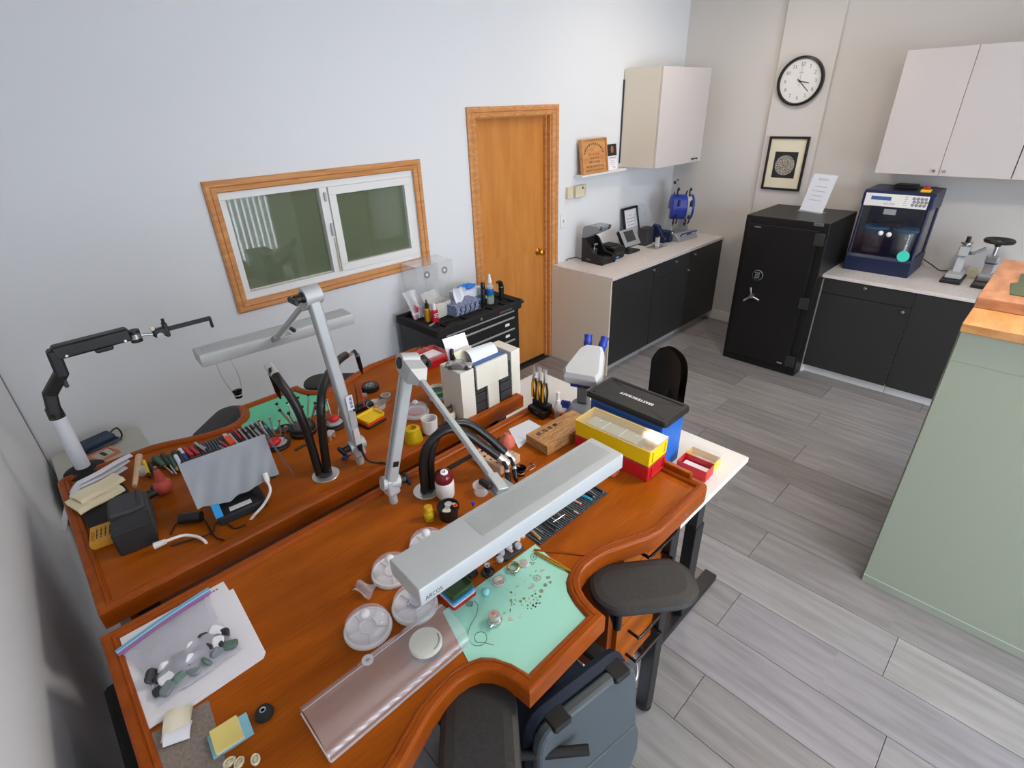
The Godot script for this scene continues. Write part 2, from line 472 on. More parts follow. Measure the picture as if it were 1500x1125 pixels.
	M.hood = clear("8e979e", 0.75, 0.26); M.blue_disc = mat("16409c", 0.35); M.navy_head = mat("1c2548", 0.35); M.safe_black = mat("101010", 0.42); M.turquoise = mat("3fd6c2", 0.6); M.leather = mat("4c5740", 0.7); M.sage_dark = mat("8f9a86", 0.7); M.sage_light = mat("c3ccba", 0.7); M.movement = tex_mat(noise_tex(91, 0.07, Color("3c342c"), Color("e8e2d4"), 1, 1, 256), Vector3(4, 4, 4), 0.5); M.rose = mat("c0455c", 0.4); M.rose_dark = mat("b01832", 0.4); M.amber = mat("e09a10", 0.4); M.bag_thin = clear("e8e8ee", 0.25, 0.2); M.tissue_print = tex_mat(noise_tex(95, 0.03, Color("33406a"), Color("c9cfe2"), 1, 1, 256), Vector3(8, 8, 8), 0.6); M.sky_pale = mat("6fa9d8", 0.6); M.glove_blue = mat("1c7fe0", 0.55); M.bottle_clear = clear("dfe8ee", 0.4, 0.1); M.lime = mat("5cb53c", 0.5); M.organizer_blue = mat("0d5fb8", 0.4); M.lid_black = mat("171717", 0.5); M.desk_white = mat("dcdad5", 0.5); M.scope_white = mat("c9cbcb", 0.45); M.hose = mat("141414", 0.38); M.white_pl = mat("e6e5e3", 0.4); M.cream = mat("ded2b4", 0.5); M.brown = mat("4b3326", 0.6); M.lemon = mat("e9dc6a", 0.5); M.blue_dull = mat("3f639c", 0.5); M.smoke_drawer = mat("3c3f41", 0.25); M.car_silver = mat("b0b0b0", 0.22, 0.7); M.arm_white = mat("d5dae0", 0.4); M.cream_grey = mat("bfbfb4", 0.55); M.navy_dull = mat("27384f", 0.6); M.copper = mat("d3895f", 0.45); M.carton = mat("e0a02c", 0.6); M.teal_dull = mat("3b8790", 0.5); M.device_grey = mat("3d3f43", 0.75); M.device_dark = mat("26282c", 0.6); M.cover = clear("aeb4bb", 0.62, 0.3); M.note_blue = mat("8ec8d8", 0.8); M.note_yellow = mat("e8d37c", 0.8); M.cream_rubber = mat("e6dcb8", 0.7); M.acrylic_arch = clear("f0f4f8", 0.1, 0.05); M.acrylic_edge = clear("f4f8fa", 0.5, 0.1); M.tin_navy = mat("1d2340", 0.35); M.ivory = mat("e8e4cf", 0.45); M.green_clear = clear("3d5a2a", 0.8, 0.25); M.cap_grey = mat("b9bcc4", 0.4); M.oak_tool = mat("b9995f", 0.6); M.teal_bright = mat("1aa0c4", 0.4); M.gold_dull = mat("dba33c", 0.38, 0.7); M.frost_grey = clear("c3c6a8", 0.7, 0.3); M.frost_thin = clear("f0eeec", 0.3, 0.2); M.plier_yellow = mat("dba20e", 0.45); M.hole_dark = mat("2c1f17", 0.9); M.yellow_dull = mat("c9a015", 0.45); M.rose_gold = mat("e0b9a4", 0.35, 0.6); M.red_deep = mat("8a1522", 0.3); M.spring = mat("4a5a62", 0.35, 0.8); M.gold_deep = mat("b8781c", 0.3, 0.9); M.plum = mat("6a3a5c", 0.4); M.pale_pink = mat("e3cfc8", 0.4, 0.4); M.seal_blue = mat("6fb0d8", 0.4); M.seal_pink = mat("c869b4", 0.4); M.chip_dark = mat("2c3136", 0.4); M.chip_grey = mat("7b8488", 0.4); M.chip_green = mat("5c7468", 0.5); M.seat_blue = mat("1a2a3c", 0.7); M.ribbed = mat("5d646a", 0.6)

func setting():
	# floor: vinyl planks that run towards the back wall
	var fl = struct("floor", mb().box(Vector3(-2.74, -0.07, 2.6), Vector3(5.6, 0.1, 5.4)), "grey_dark")
	var g := RandomNumberGenerator.new()
	g.seed = 5
	var pw = 0.249
	var pl = 1.26
	var meshes = []
	var pm = mb().bx(0, -0.02, 0, pl - 0.0016, 0.02, pw - 0.0016, 0.0012)
	var plank_mesh := pm.mesh()
	var row = 0
	var x = 0.178
	while x > -5.5:
		var z = -0.3 - fmod(row * 0.47 + 0.2, 1.0) * pl
		while z < 5.2:
			var c = z + pl / 2
			var w = min(z + pl, 5.19) - max(z, 0.005)
			if w > 0.05:
				var o := MeshInstance3D.new()
				o.name = "plank"
				o.mesh = plank_mesh if w > pl - 0.01 else mb().bx(0, -0.02, 0, w - 0.0016, 0.02, pw - 0.0016, 0.0012).mesh()
				o.material_override = M["plank%d" % g.randi_range(0, 6)]
				o.position = Vector3(x - pw / 2, 0, (min(z + pl, 5.19) + max(z, 0.005)) / 2)
				o.rotation.y = PI / 2 if g.randf() > 0.5 else -PI / 2
				fl.add_child(o, true)
			z += pl
		x -= pw; row += 1
	struct("ceiling", mb().box(Vector3(-2.74, 3.16, 2.6), Vector3(5.72, 0.12, 5.5)), "ceiling")
	# back wall with the openings of the inner window and the door
	var b := mb()
	for r in [[-5.6, -4.415, 0, 3.1], [-4.415, -3.235, 0, 1.215], [-4.415, -3.235, 1.772, 3.1], [-3.235, -2.69, 0, 3.1], [-2.69, -1.895, 2.06, 3.1], [-1.895, 0.12, 0, 3.1]]:
		b.box(Vector3((r[0] + r[1]) / 2, (r[2] + r[3]) / 2, -0.06), Vector3(r[1] - r[0], r[3] - r[2], 0.12), 0)
	struct("wall_back", b, "wall")
	struct("wall_right", mb().box(Vector3(0.06, 1.55, 2.6), Vector3(0.12, 3.1, 5.4), 0), "wall_warm")
	struct("wall_left", mb().pose(Basis(Vector3.UP, -0.042), Vector3(-5.481, 0, 0)).box(Vector3(-0.06, 1.55, 2.6), Vector3(0.12, 3.1, 5.6), 0), "wall")
	b = mb()
	for r in [[-5.6, -5.2, 0, 3.1], [-3.5, -3.2, 0, 3.1], [-1.75, -0.62, 0, 3.1], [-0.05, 0.12, 0, 3.1], [-5.2, -3.5, 0, 0.12], [-3.2, -1.75, 0, 0.12], [-0.62, -0.05, 0, 0.12], [-5.2, -3.5, 2.6, 3.1], [-3.2, -1.75, 2.6, 3.1], [-0.62, -0.05, 2.6, 3.1]]:
		b.box(Vector3((r[0] + r[1]) / 2, (r[2] + r[3]) / 2, 5.26), Vector3(r[1] - r[0], r[3] - r[2], 0.12), 0)
	struct("wall_front", b, "sage")
	struct("trim_1", mb().box(Vector3(-0.015, 1.55, 1.118), Vector3(0.035, 3.1, 0.45), 0.006), "wall_warm")   # the shallow pier behind clock and picture
	struct("baseboard_right", mb().bx(-0.006, 0, 2.6, 0.012, 0.1, 5.18), "white")
	b = mb().bx(-4.1, 0, 0.006, 2.7, 0.1, 0.012)
	struct("baseboard_back", b, "white")
	# the room behind the inner window
	struct("room_behind_window", mb().box(Vector3(-3.82, 1.5, -1.3), Vector3(1.9, 1.5, 0.05)).box(Vector3(-3.82, 0.75, -0.75), Vector3(1.9, 0.04, 1.1)).box(Vector3(-3.82, 2.25, -0.75), Vector3(1.9, 0.04, 1.1)).box(Vector3(-4.78, 1.5, -0.75), Vector3(0.04, 1.5, 1.1)).box(Vector3(-2.87, 1.5, -0.75), Vector3(0.04, 1.5, 1.1)), "sage")
	inner_window()
	door()
	shop_windows()
	# cable clipped into the left corner
	struct("trim_2", mb().tube([Vector3(-5.481, 0.5, 0.006), Vector3(-5.48, 1.1, 0.008), Vector3(-5.479, 1.6, 0.006), Vector3(-5.481, 3.1, 0.006)], 0.004, 8), "grey")

# a mitred wooden casing round an opening in the wall z = 0
func casing(x0, x1, y0, y1, w, sill: bool) -> Array:
	var out = []
	var pr = [[0.0, 0.016], [0.15, 0.022], [0.45, 0.02], [0.5, 0.014], [0.55, 0.018], [0.9, 0.014], [1.0, 0.008]]   # (share of the width, depth)
	var sides = [[Vector2(x0, y1), Vector2(x1, y1), Vector2(0, 1)], [Vector2(x0, y0), Vector2(x0, y1), Vector2(-1, 0)], [Vector2(x1, y0), Vector2(x1, y1), Vector2(1, 0)]]
	if sill: sides.append([Vector2(x0, y0), Vector2(x1, y0), Vector2(0, -1)])
	for s in sides:
		var b := mb()
		var d = (s[1] - s[0]).normalized()
		var along = func(q, e):
			# the mitre: towards the outer edge the side grows at both ends
			var p = s[e] + s[2] * w * q + d * (w * q) * (1 if e == 1 else -1)
			if not sill and abs(d.y) > 0.5 and e == 0: p.y = y0
			return p
		for i in pr.size() - 1:
			var a = along.call(1 - pr[i][0], 0); var c = along.call(1 - pr[i][0], 1)
			var e = along.call(1 - pr[i + 1][0], 1); var f = along.call(1 - pr[i + 1][0], 0)
			var n2 = Vector2(pr[i][1] - pr[i + 1][1], w * (pr[i + 1][0] - pr[i][0])).normalized()
			b.quad(Vector3(a.x, a.y, pr[i][1]), Vector3(c.x, c.y, pr[i][1]), Vector3(e.x, e.y, pr[i + 1][1]), Vector3(f.x, f.y, pr[i + 1][1]), Vector3(-s[2].x * n2.x, -s[2].y * n2.x, n2.y))
		var a0 = along.call(1, 0); var a1 = along.call(1, 1); var i0 = along.call(0, 0); var i1 = along.call(0, 1)
		b.quad(Vector3(a0.x, a0.y, 0), Vector3(a1.x, a1.y, 0), Vector3(a1.x, a1.y, pr[0][1]), Vector3(a0.x, a0.y, pr[0][1]), Vector3(s[2].x, s[2].y, 0))
		b.quad(Vector3(i0.x, i0.y, 0), Vector3(i1.x, i1.y, 0), Vector3(i1.x, i1.y, 0.008), Vector3(i0.x, i0.y, 0.008), Vector3(-s[2].x, -s[2].y, 0))
		b.quad(Vector3(a0.x, a0.y, -0.001), Vector3(a1.x, a1.y, -0.001), Vector3(i1.x, i1.y, -0.001), Vector3(i0.x, i0.y, -0.001), Vector3(0, 0, -1))
		out.append(b)
	return out

func frame_rect(x0, x1, y0, y1, w, z, dp, bv := 0.002) -> Mb:
	var b := mb()
	b.box(Vector3((x0 + x1) / 2, y1 - w / 2, z), Vector3(x1 - x0, w, dp), bv)
	b.box(Vector3((x0 + x1) / 2, y0 + w / 2, z), Vector3(x1 - x0, w, dp), bv)
	b.box(Vector3(x0 + w / 2, (y0 + y1) / 2, z), Vector3(w, y1 - y0 - 2 * w, dp), bv)
	b.box(Vector3(x1 - w / 2, (y0 + y1) / 2, z), Vector3(w, y1 - y0 - 2 * w, dp), bv)
	return b

func inner_window():
	var o := Node3D.new()
	o.name = "window_1"; o.set_meta("kind", "structure"); add_child(o)
	for c in casing(-4.415, -3.235, 1.212, 1.772, 0.06, true): struct("casing", c, "oak", o)
	struct("frame", frame_rect(-4.415, -3.235, 1.213, 1.771, 0.036, -0.035, 0.05), "white", o)
	struct("sash", frame_rect(-3.822, -3.26, 1.243, 1.735, 0.045, -0.028, 0.05), "white", o)
	var s = struct("sash", frame_rect(-4.385, -3.84, 1.24, 1.745, 0.012, -0.05, 0.02), "white", o)
	struct("mullion", mb().box(Vector3(-3.848, 1.492, -0.035), Vector3(0.05, 0.49, 0.044), 0.004), "white", o)
	struct("latch", mb().bx(-3.84, 1.46, -0.006, 0.012, 0.075, 0.016, 0.003).bx(-3.845, 1.66, -0.006, 0.014, 0.05, 0.012, 0.003), "grey_light", o)
	struct("rod", mb().rod(Vector3(-3.834, 1.245, -0.004), Vector3(-3.834, 1.45, -0.004), 0.0035), "beige", o)
	struct("pane", mb().box(Vector3(-4.11, 1.49, -0.052), Vector3(0.53, 0.5, 0.004), 0), "pane", o)
	struct("pane", mb().box(Vector3(-3.54, 1.49, -0.03), Vector3(0.48, 0.41, 0.004), 0), "pane", o)

func door():
	var o := Node3D.new()
	o.name = "door_1"; o.set_meta("kind", "structure"); add_child(o)
	for c in casing(-2.69, -1.9, 0, 2.045, 0.07, false): struct("casing", c, "oak_up", o)
	var lining := mb().box(Vector3(-2.68, 1.03, -0.055), Vector3(0.02, 2.06, 0.11)).box(Vector3(-1.905, 1.03, -0.055), Vector3(0.02, 2.06, 0.11)).box(Vector3(-2.295, 2.05, -0.055), Vector3(0.75, 0.02, 0.11))
	struct("lining", lining, "oak_up", o)
	struct("stop", mb().box(Vector3(-1.922, 1.02, -0.05), Vector3(0.012, 2.04, 0.03)), "oak_up", o)
	var leaf := mb()
	leaf.box(Vector3(0, 0, 0), Vector3(2.03, 0.755, 0.04))
	var lf = struct("leaf", leaf, "door", o)
	lf.position = Vector3(-2.292, 1.03, -0.085); lf.rotation.z = PI / 2
	var k := mb()
	var at = Vector3(-2.0, 1.0, -0.065)
	k.lathe([Vector2(0, 0), Vector2(0.031, 0), Vector2(0.03, 0.006), Vector2(0.012, 0.012), Vector2(0.01, 0.028), Vector2(0.02, 0.036), Vector2(0.026, 0.05), Vector2(0.022, 0.062), Vector2(0, 0.066)], 24, at, Vector3(0, 0, 1), 0.3)
	struct("knob", k, "brass", o)
	struct("hall_behind_door", mb().box(Vector3(-2.29, 1.0, -0.118), Vector3(0.85, 2.3, 0.022)), "grey_dark")

func shop_windows():
	var n = 2
	for w in [[-5.2, -3.5], [-3.2, -1.75], [-0.62, -0.05]]:
		var o := Node3D.new()
		o.name = "window_%d" % n; o.set_meta("kind", "structure"); add_child(o)
		struct("frame", frame_rect(w[0], w[1], 0.12, 2.6, 0.05, 5.26, 0.06), "alu", o)
		struct("pane", mb().box(Vector3((w[0] + w[1]) / 2, 1.36, 5.26), Vector3(w[1] - w[0] - 0.1, 2.38, 0.006), 0), "glass", o)
		var t = thing("vertical_blind", ["white vertical blind over the wide shop window at the left wall", "white vertical blind over the middle shop window", "white vertical blind over the narrow shop window beside the right wall"][n - 2], "blind", Vector3(0, 0, 0))
		part("head_rail", mb().box(Vector3((w[0] + w[1]) / 2, 2.6, 5.14), Vector3(w[1] - w[0] + 0.06, 0.05, 0.06)), "white", t)
		var x = w[0] + 0.03
		var sl = mb().box(Vector3(0, 0, 0), Vector3(0.088, 2.44, 0.0015), 0)
		while x < w[1]:
			var s = part("slat", sl, "blind", t)
			s.position = Vector3(x, 1.355, 5.14); s.rotation.y = 1.2
			x += 0.083
		n += 1
	# slatted wooden screen on the pier between the windows
	var sc = thing("slat_screen", "brown wooden slat screen on the green pier between the shop windows", "slat screen", Vector3(-0.9, 0, 5.17))
	for i in 14: part("slat", mb().box(Vector3(0, 0.1 + i * 0.11, 0), Vector3(0.46, 0.085, 0.03), 0.004), "bench_dark", sc)
	part("rail", mb().box(Vector3(0, 0.82, 0.022), Vector3(0.04, 1.6, 0.014)), "bench_dark", sc)


func bench_outline() -> Array:
	var half = [Vector2(0.124, 0.777), Vector2(0.126, 0.745), Vector2(0.133, 0.715), Vector2(0.145, 0.69), Vector2(0.162, 0.672), Vector2(0.185, 0.662), Vector2(0.21, 0.658), Vector2(0.24, 0.66), Vector2(0.285, 0.669), Vector2(0.34, 0.691), Vector2(0.40, 0.716), Vector2(0.44, 0.727), Vector2(0.685, 0.727), Vector2(0.7, 0.723), Vector2(0.708, 0.714), Vector2(0.712, 0.7), Vector2(0.712, 0.0)]
	var o = []
	for p in half: o.append(p)
	half.reverse()
	for p in half: o.append(Vector2(-p.x, p.y))
	return o

func make_bench(called: String, label: String, at: Vector3, turn: float, drawers: bool) -> Node3D:
	var o = thing(called, label, "workbench", at, turn)
	var ol = bench_outline()
	part("rim", mb().loft(ol, [Vector2(0.004, 1.034), Vector2(0, 1.038), Vector2(0, 1.084), Vector2(0.002, 1.089), Vector2(0.006, 1.091), Vector2(0.017, 1.091), Vector2(0.0185, 1.089), Vector2(0.0205, 1.089), Vector2(0.022, 1.091), Vector2(0.026, 1.09), Vector2(0.03, 1.086), Vector2(0.032, 1.08)], true, false), "bench_edge", o)
	var inner = Array(Geometry2D.offset_polygon(PackedVector2Array(ol), -0.0312)[0])
	part("worktop", mb().loft(inner, [Vector2(0, 1.045), Vector2(0, 1.08)]), "bench", o)
	part("cable_slot", mb().at(Vector3(-0.37 if drawers == false else 0.305, 0, 0.075)).loft(rrect(0.33, 0.022, 0.011), [Vector2(0, 1.0795), Vector2(0.0005, 1.0806)]), "black_matt", o, "black cable slot with round ends")
	part("hatch", mb().bx(0.19 if not drawers else -0.17, 1.0795, 0.13 if not drawers else 0.32, 0.13, 0.0013, 0.1, 0.0006), "bench", o)
	part("end_ledge", mb().box(Vector3(0.703 if drawers else -0.703, 1.098, 0.36), Vector3(0.018, 0.02, 0.62), 0.004), "bench_edge", o)
	if drawers: part("inlay_strip", mb().pose(Basis(Vector3.UP, -0.93), Vector3(0.205, 1.081, 0.578)).box(Vector3.ZERO, Vector3(0.15, 0.005, 0.008), 0.002), "bench_edge", o)
	# steel feet
	for sx in [-1, 1]:
		for z in [0.06, 0.66]:
			var l = part("leg", mb().bx(sx * 0.625, 0.03, z, 0.05, 1.01, 0.05, 0.004), "black", o)
			part("foot", mb().disc(Vector3(sx * 0.625, 0, z), 0.03, 0.032, 20, 0.006), "rubber", l)
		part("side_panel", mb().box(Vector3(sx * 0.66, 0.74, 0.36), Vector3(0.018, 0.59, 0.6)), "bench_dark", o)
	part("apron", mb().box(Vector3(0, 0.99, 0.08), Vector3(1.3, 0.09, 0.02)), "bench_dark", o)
	if drawers:
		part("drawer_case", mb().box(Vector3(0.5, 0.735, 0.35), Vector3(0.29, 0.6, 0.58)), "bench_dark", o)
		for i in 5:
			var y = 0.5 + i * 0.117
			var f = part("drawer", mb().box(Vector3(0.51, y, 0.648), Vector3(0.262, 0.113, 0.02), 0.002), "bench", o)
			var w = 0.075
			part("handle", mb().tube(curve([Vector3(0.52 - w, y, 0.655), Vector3(0.52 - w, y, 0.69), Vector3(0.52 - w + 0.006, y, 0.699), Vector3(0.52, y, 0.7), Vector3(0.52 + w - 0.006, y, 0.699), Vector3(0.52 + w, y, 0.69), Vector3(0.52 + w, y, 0.655)], 3), 0.005, 8), "black_gloss", f)
		part("lock", mb().lathe([Vector2(0, 0), Vector2(0.008, 0), Vector2(0.007, 0.004), Vector2(0, 0.004)], 16, Vector3(0.6, 1.0, 0.652), Vector3(0, 0, 1)), "steel", o)
		part("screw_cap", mb().lathe([Vector2(0, 0), Vector2(0.004, 0), Vector2(0.004, 0.0012), Vector2(0, 0.0012)], 12, Vector3(0.575, 1.062, 0.727), Vector3(0, 0, 1)), "steel", o)
	return o

func arm_pad(label: String, at: Vector3, turn: float, w: float, dd: float):
	var o = thing("armrest_pad", label, "arm rest", at, turn, "")
	part("cushion", mb().loft(rrect(w, dd, min(w, dd) * 0.46, 8), [Vector2(0.02, -0.028), Vector2(0.004, -0.022), Vector2(0, -0.012), Vector2(0.003, -0.003), Vector2(0.012, 0.001), Vector2(0.03, 0.003)]), "pad", o)
	part("bracket", mb().box(Vector3(-w * 0.2, -0.04, -dd * 0.05), Vector3(0.05, 0.024, 0.04)).rod(Vector3(-w * 0.2, -0.17, -dd * 0.05), Vector3(-w * 0.2, -0.04, -dd * 0.05), 0.012), "black", o)
	part("arm", mb().tube([Vector3(-w * 0.2, -0.16, -dd * 0.05), Vector3(-w * 0.2, -0.17, -dd * 0.05 - 0.12), Vector3(-w * 0.2, -0.17, -dd * 0.05 - 0.22)], 0.012), "black", o)
	return o

func benches():
	make_bench("workbench", "near orange-brown watchmaker bench with a curved front, drawers and the big mint mat", Vector3(-4.715, 0, 1.8), 0.0, true)
	make_bench("workbench", "far orange-brown watchmaker bench set back to back, under the inner window", Vector3(-4.705, 0, 1.726), PI, false)
	# armrest pads
	arm_pad("black armrest pad in the right-hand hollow of the near bench above the drawers", Vector3(-4.418, 1.045, 2.568), -0.67, 0.275, 0.155)
	arm_pad("black armrest pad in the hollow of the near bench next to the acrylic cover", Vector3(-4.955, 1.045, 2.555), -2.28, 0.275, 0.155)
	arm_pad("black armrest pad at the far bench nearest the monitor arm", Vector3(-4.8847, 1.0, 0.8435), 0.75, 0.28, 0.135)
	arm_pad("black armrest pad at the far bench near the tool chest", Vector3(-4.4065, 1.045, 0.9403), 2.35, 0.29, 0.15)
	# the mats in the bench fronts: straight front, hollows at both sides
	var half = [Vector2(0.103, 0.744), Vector2(0.1, 0.722), Vector2(0.106, 0.697), Vector2(0.119, 0.668), Vector2(0.138, 0.647), Vector2(0.163, 0.635)]
	var ol = []
	for p in half: ol.append(p)
	ol.append(Vector2(0.178, 0.507)); ol.append(Vector2(-0.125, 0.497))
	half.reverse()
	for p in half: ol.append(Vector2(-p.x, p.y))
	var m = thing("bench_mat", "pale mint work mat strewn with watch parts at the front of the near bench", "work mat", Vector3(-4.715, 1.08, 1.8))
	part("sheet", mb().loft(ol, [Vector2(0, 0), Vector2(0, 0.0015), Vector2(0.0004, 0.0018)]), "mat_green", m)
	var em := mb()
	em.t = Transform3D(Basis(Vector3.UP, 0.62), Vector3(0.142, 0.0019, 0.535))
	em.strokes([[0.05, 0.5, 0.2, 0.4, 0.2, 0.6, 0.05, 0.5], [0.95, 0.5, 0.8, 0.4, 0.8, 0.6, 0.95, 0.5], [0.3, 0.5, 0.4, 0.38, 0.6, 0.38, 0.7, 0.5, 0.6, 0.62, 0.4, 0.62, 0.3, 0.5], [0.4, 0.5, 0.6, 0.5], [0.5, 0.4, 0.5, 0.6]], 0.06, 0.0011, Vector3.ZERO)
	part("printed_emblem", em, "slate", m)
	m = thing("bench_mat", "jade green work mat at the front of the far bench under the lamp", "work mat", Vector3(-4.705, 1.08, 1.726), PI)
	part("sheet", mb().loft(ol, [Vector2(0, 0), Vector2(0, 0.0015), Vector2(0.0004, 0.0018)]), "mat_jade", m)
	chair()

func chair():
	var o = thing("office_chair", "office chair with a slate grey plastic back pushed up to the near bench", "chair", Vector3(-4.69, 0, 2.607), -0.155)
	var pose = Basis(Vector3(1, 0, 0), Vector3(0, 0.06, 1).normalized(), Vector3(0, -1, 0.06).normalized())
	var sh = []
	var pts = [Vector2(0.1, 0), Vector2(0.125, 0.006), Vector2(0.142, 0.024), Vector2(0.15, 0.06), Vector2(0.155, 0.19), Vector2(0.158, 0.24), Vector2(0.172, 0.3), Vector2(0.17, 0.36), Vector2(0.13, 0.45), Vector2(0.07, 0.48)]
	for p in pts: sh.append(p)
	pts.reverse()
	for p in pts: sh.append(Vector2(-p.x, p.y))
	var b := mb().pose(pose, Vector3(0, 0.95, 0)).loft(sh, [Vector2(0.004, -0.012), Vector2(0, -0.006), Vector2(0, 0.008), Vector2(0.003, 0.014), Vector2(0.008, 0.017)])
	var shell = part("back_shell", b, "slate", o)
	part("rib", mb().box(Vector3(0, 0.71, 0.03), Vector3(0.3, 0.012, 0.012), 0.004).box(Vector3(0.0, 0.6, 0.028), Vector3(0.006, 0.18, 0.006)), "slate", shell)
	for x in [-0.085, 0.095]: part("clip", mb().box(Vector3(x, 0.944, 0.001), Vector3(0.05, 0.018, 0.046), 0.006), "rubber", shell)
	part("cushion", mb().pose(pose, Vector3(0, 0.955, -0.028)).loft(sh, [Vector2(0.02, -0.03), Vector2(0.006, -0.024), Vector2(0, -0.008), Vector2(0.004, 0.012)]), "seat_blue", o)
	part("seat", mb().at(Vector3(0, 0.5, -0.27)).loft(rrect(0.44, 0.42, 0.1), [Vector2(0.02, 0), Vector2(0, 0.02), Vector2(0, 0.06), Vector2(0.02, 0.08)]), "seat_blue", o)
	part("back_stem", mb().tube(curve([Vector3(0, 0.6, -0.03), Vector3(0, 0.5, -0.03), Vector3(0, 0.46, -0.1), Vector3(0, 0.46, -0.25)]), 0.02), "black", o)
	part("gas_column", mb().rod(Vector3(0, 0.1, -0.27), Vector3(0, 0.5, -0.27), 0.028), "black", o)
	for i in 5:
		var a = TAU * i / 5 + 0.3
		var d = Vector3(cos(a), 0, sin(a))
		var l = part("base_leg", mb().tube([Vector3(0, 0.1, -0.27), Vector3(0, 0.075, -0.27) + d * 0.27], [0.026, 0.018]), "black", o)
		part("caster", mb().lathe([Vector2(0, -0.02), Vector2(0.024, -0.02), Vector2(0.026, 0), Vector2(0.024, 0.02), Vector2(0, 0.02)], 16, Vector3(0, 0.026, -0.27) + d * 0.27, Vector3(-d.z, 0, d.x)), "rubber", l)
	for s in [1]:
		var l = part("armrest", mb().pose(Basis(Vector3.UP, 0.2 * s), Vector3(s * 0.2, 0.72, -0.14)).loft(rrect(0.05, 0.2, 0.024), [Vector2(0.006, 0), Vector2(0, 0.008), Vector2(0, 0.016), Vector2(0.006, 0.022)]), "rubber", o)
		part("armrest_post", mb().tube(curve([Vector3(s * 0.2, 0.72, -0.16), Vector3(s * 0.235, 0.6, -0.2), Vector3(s * 0.2, 0.5, -0.24), Vector3(s * 0.05, 0.49, -0.26)]), 0.013), "black", l)
	# bin behind the drawers
	var w = thing("waste_bin", "white plastic waste bin on the floor under the near bench drawers", "waste bin", Vector3(-4.2, 0, 2.36))
	part("body", mb().lathe([Vector2(0, 0), Vector2(0.075, 0), Vector2(0.1, 0.25), Vector2(0.104, 0.255), Vector2(0.1, 0.26), Vector2(0.096, 0.25), Vector2(0.072, 0.006), Vector2(0, 0.006)], 28), "paper", w)


const HAN := [[[0.2, 0.3, 0.8, 0.3, 0.8, 0.65, 0.2, 0.65, 0.2, 0.3], [0.5, 0.05, 0.5, 0.95]], [[0.15, 0.2, 0.85, 0.2], [0.5, 0.2, 0.5, 0.85], [0.05, 0.85, 0.95, 0.85]], [[0.15, 0.15, 0.85, 0.15, 0.85, 0.9, 0.15, 0.9, 0.15, 0.15], [0.5, 0.15, 0.5, 0.9], [0.15, 0.52, 0.85, 0.52]], [[0.1, 0.35, 0.9, 0.35], [0.5, 0.05, 0.5, 0.95], [0.48, 0.38, 0.1, 0.8], [0.52, 0.38, 0.9, 0.8]], [[0.1, 0.3, 0.9, 0.3], [0.5, 0.05, 0.46, 0.5, 0.1, 0.95], [0.5, 0.4, 0.9, 0.95]], [[0.1, 0.12, 0.9, 0.12], [0.15, 0.5, 0.85, 0.5], [0.05, 0.9, 0.95, 0.9], [0.5, 0.12, 0.5, 0.9]]]

# hand-lettered line of signs, centred at c
func han_line(b: Mb, count: int, size: float, gap: float, c: Vector3, x: Vector3, nrm: Vector3, s := 0):
	for i in count:
		b.strokes(HAN[(i * 5 + s) % 6], size, size * 0.13, c + x.normalized() * ((i - (count - 1) / 2.0) * gap), x, nrm)

func print_lines(b: Mb, ws: Array, step: float, h: float, top: Vector3, x: Vector3, nrm: Vector3):
	var o = b.t
	b.t = o * Transform3D(Basis(x, nrm.cross(x), nrm), top)
	for i in ws.size():
		# broken into words
		var p = -ws[i] / 2.0
		var k = 0
		while p < ws[i] / 2.0:
			var w = min(h * (2.0 + (k * 7 + i * 3) % 4), ws[i] / 2.0 - p)
			b.box(Vector3(p + w / 2, -i * step, 0.0001), Vector3(w, h, 0.0003), 0)
			p += w + h * 0.9; k += 1
	b.t = o

func knob(parent, at: Vector3, dir: Vector3, r := 0.011):
	part("knob", mb().lathe([Vector2(0, 0), Vector2(r * 0.5, 0), Vector2(r * 0.5, r), Vector2(r, r * 1.3), Vector2(r, r * 1.8), Vector2(r * 0.8, r * 2), Vector2(0, r * 2)], 16, at, dir), "steel", parent)

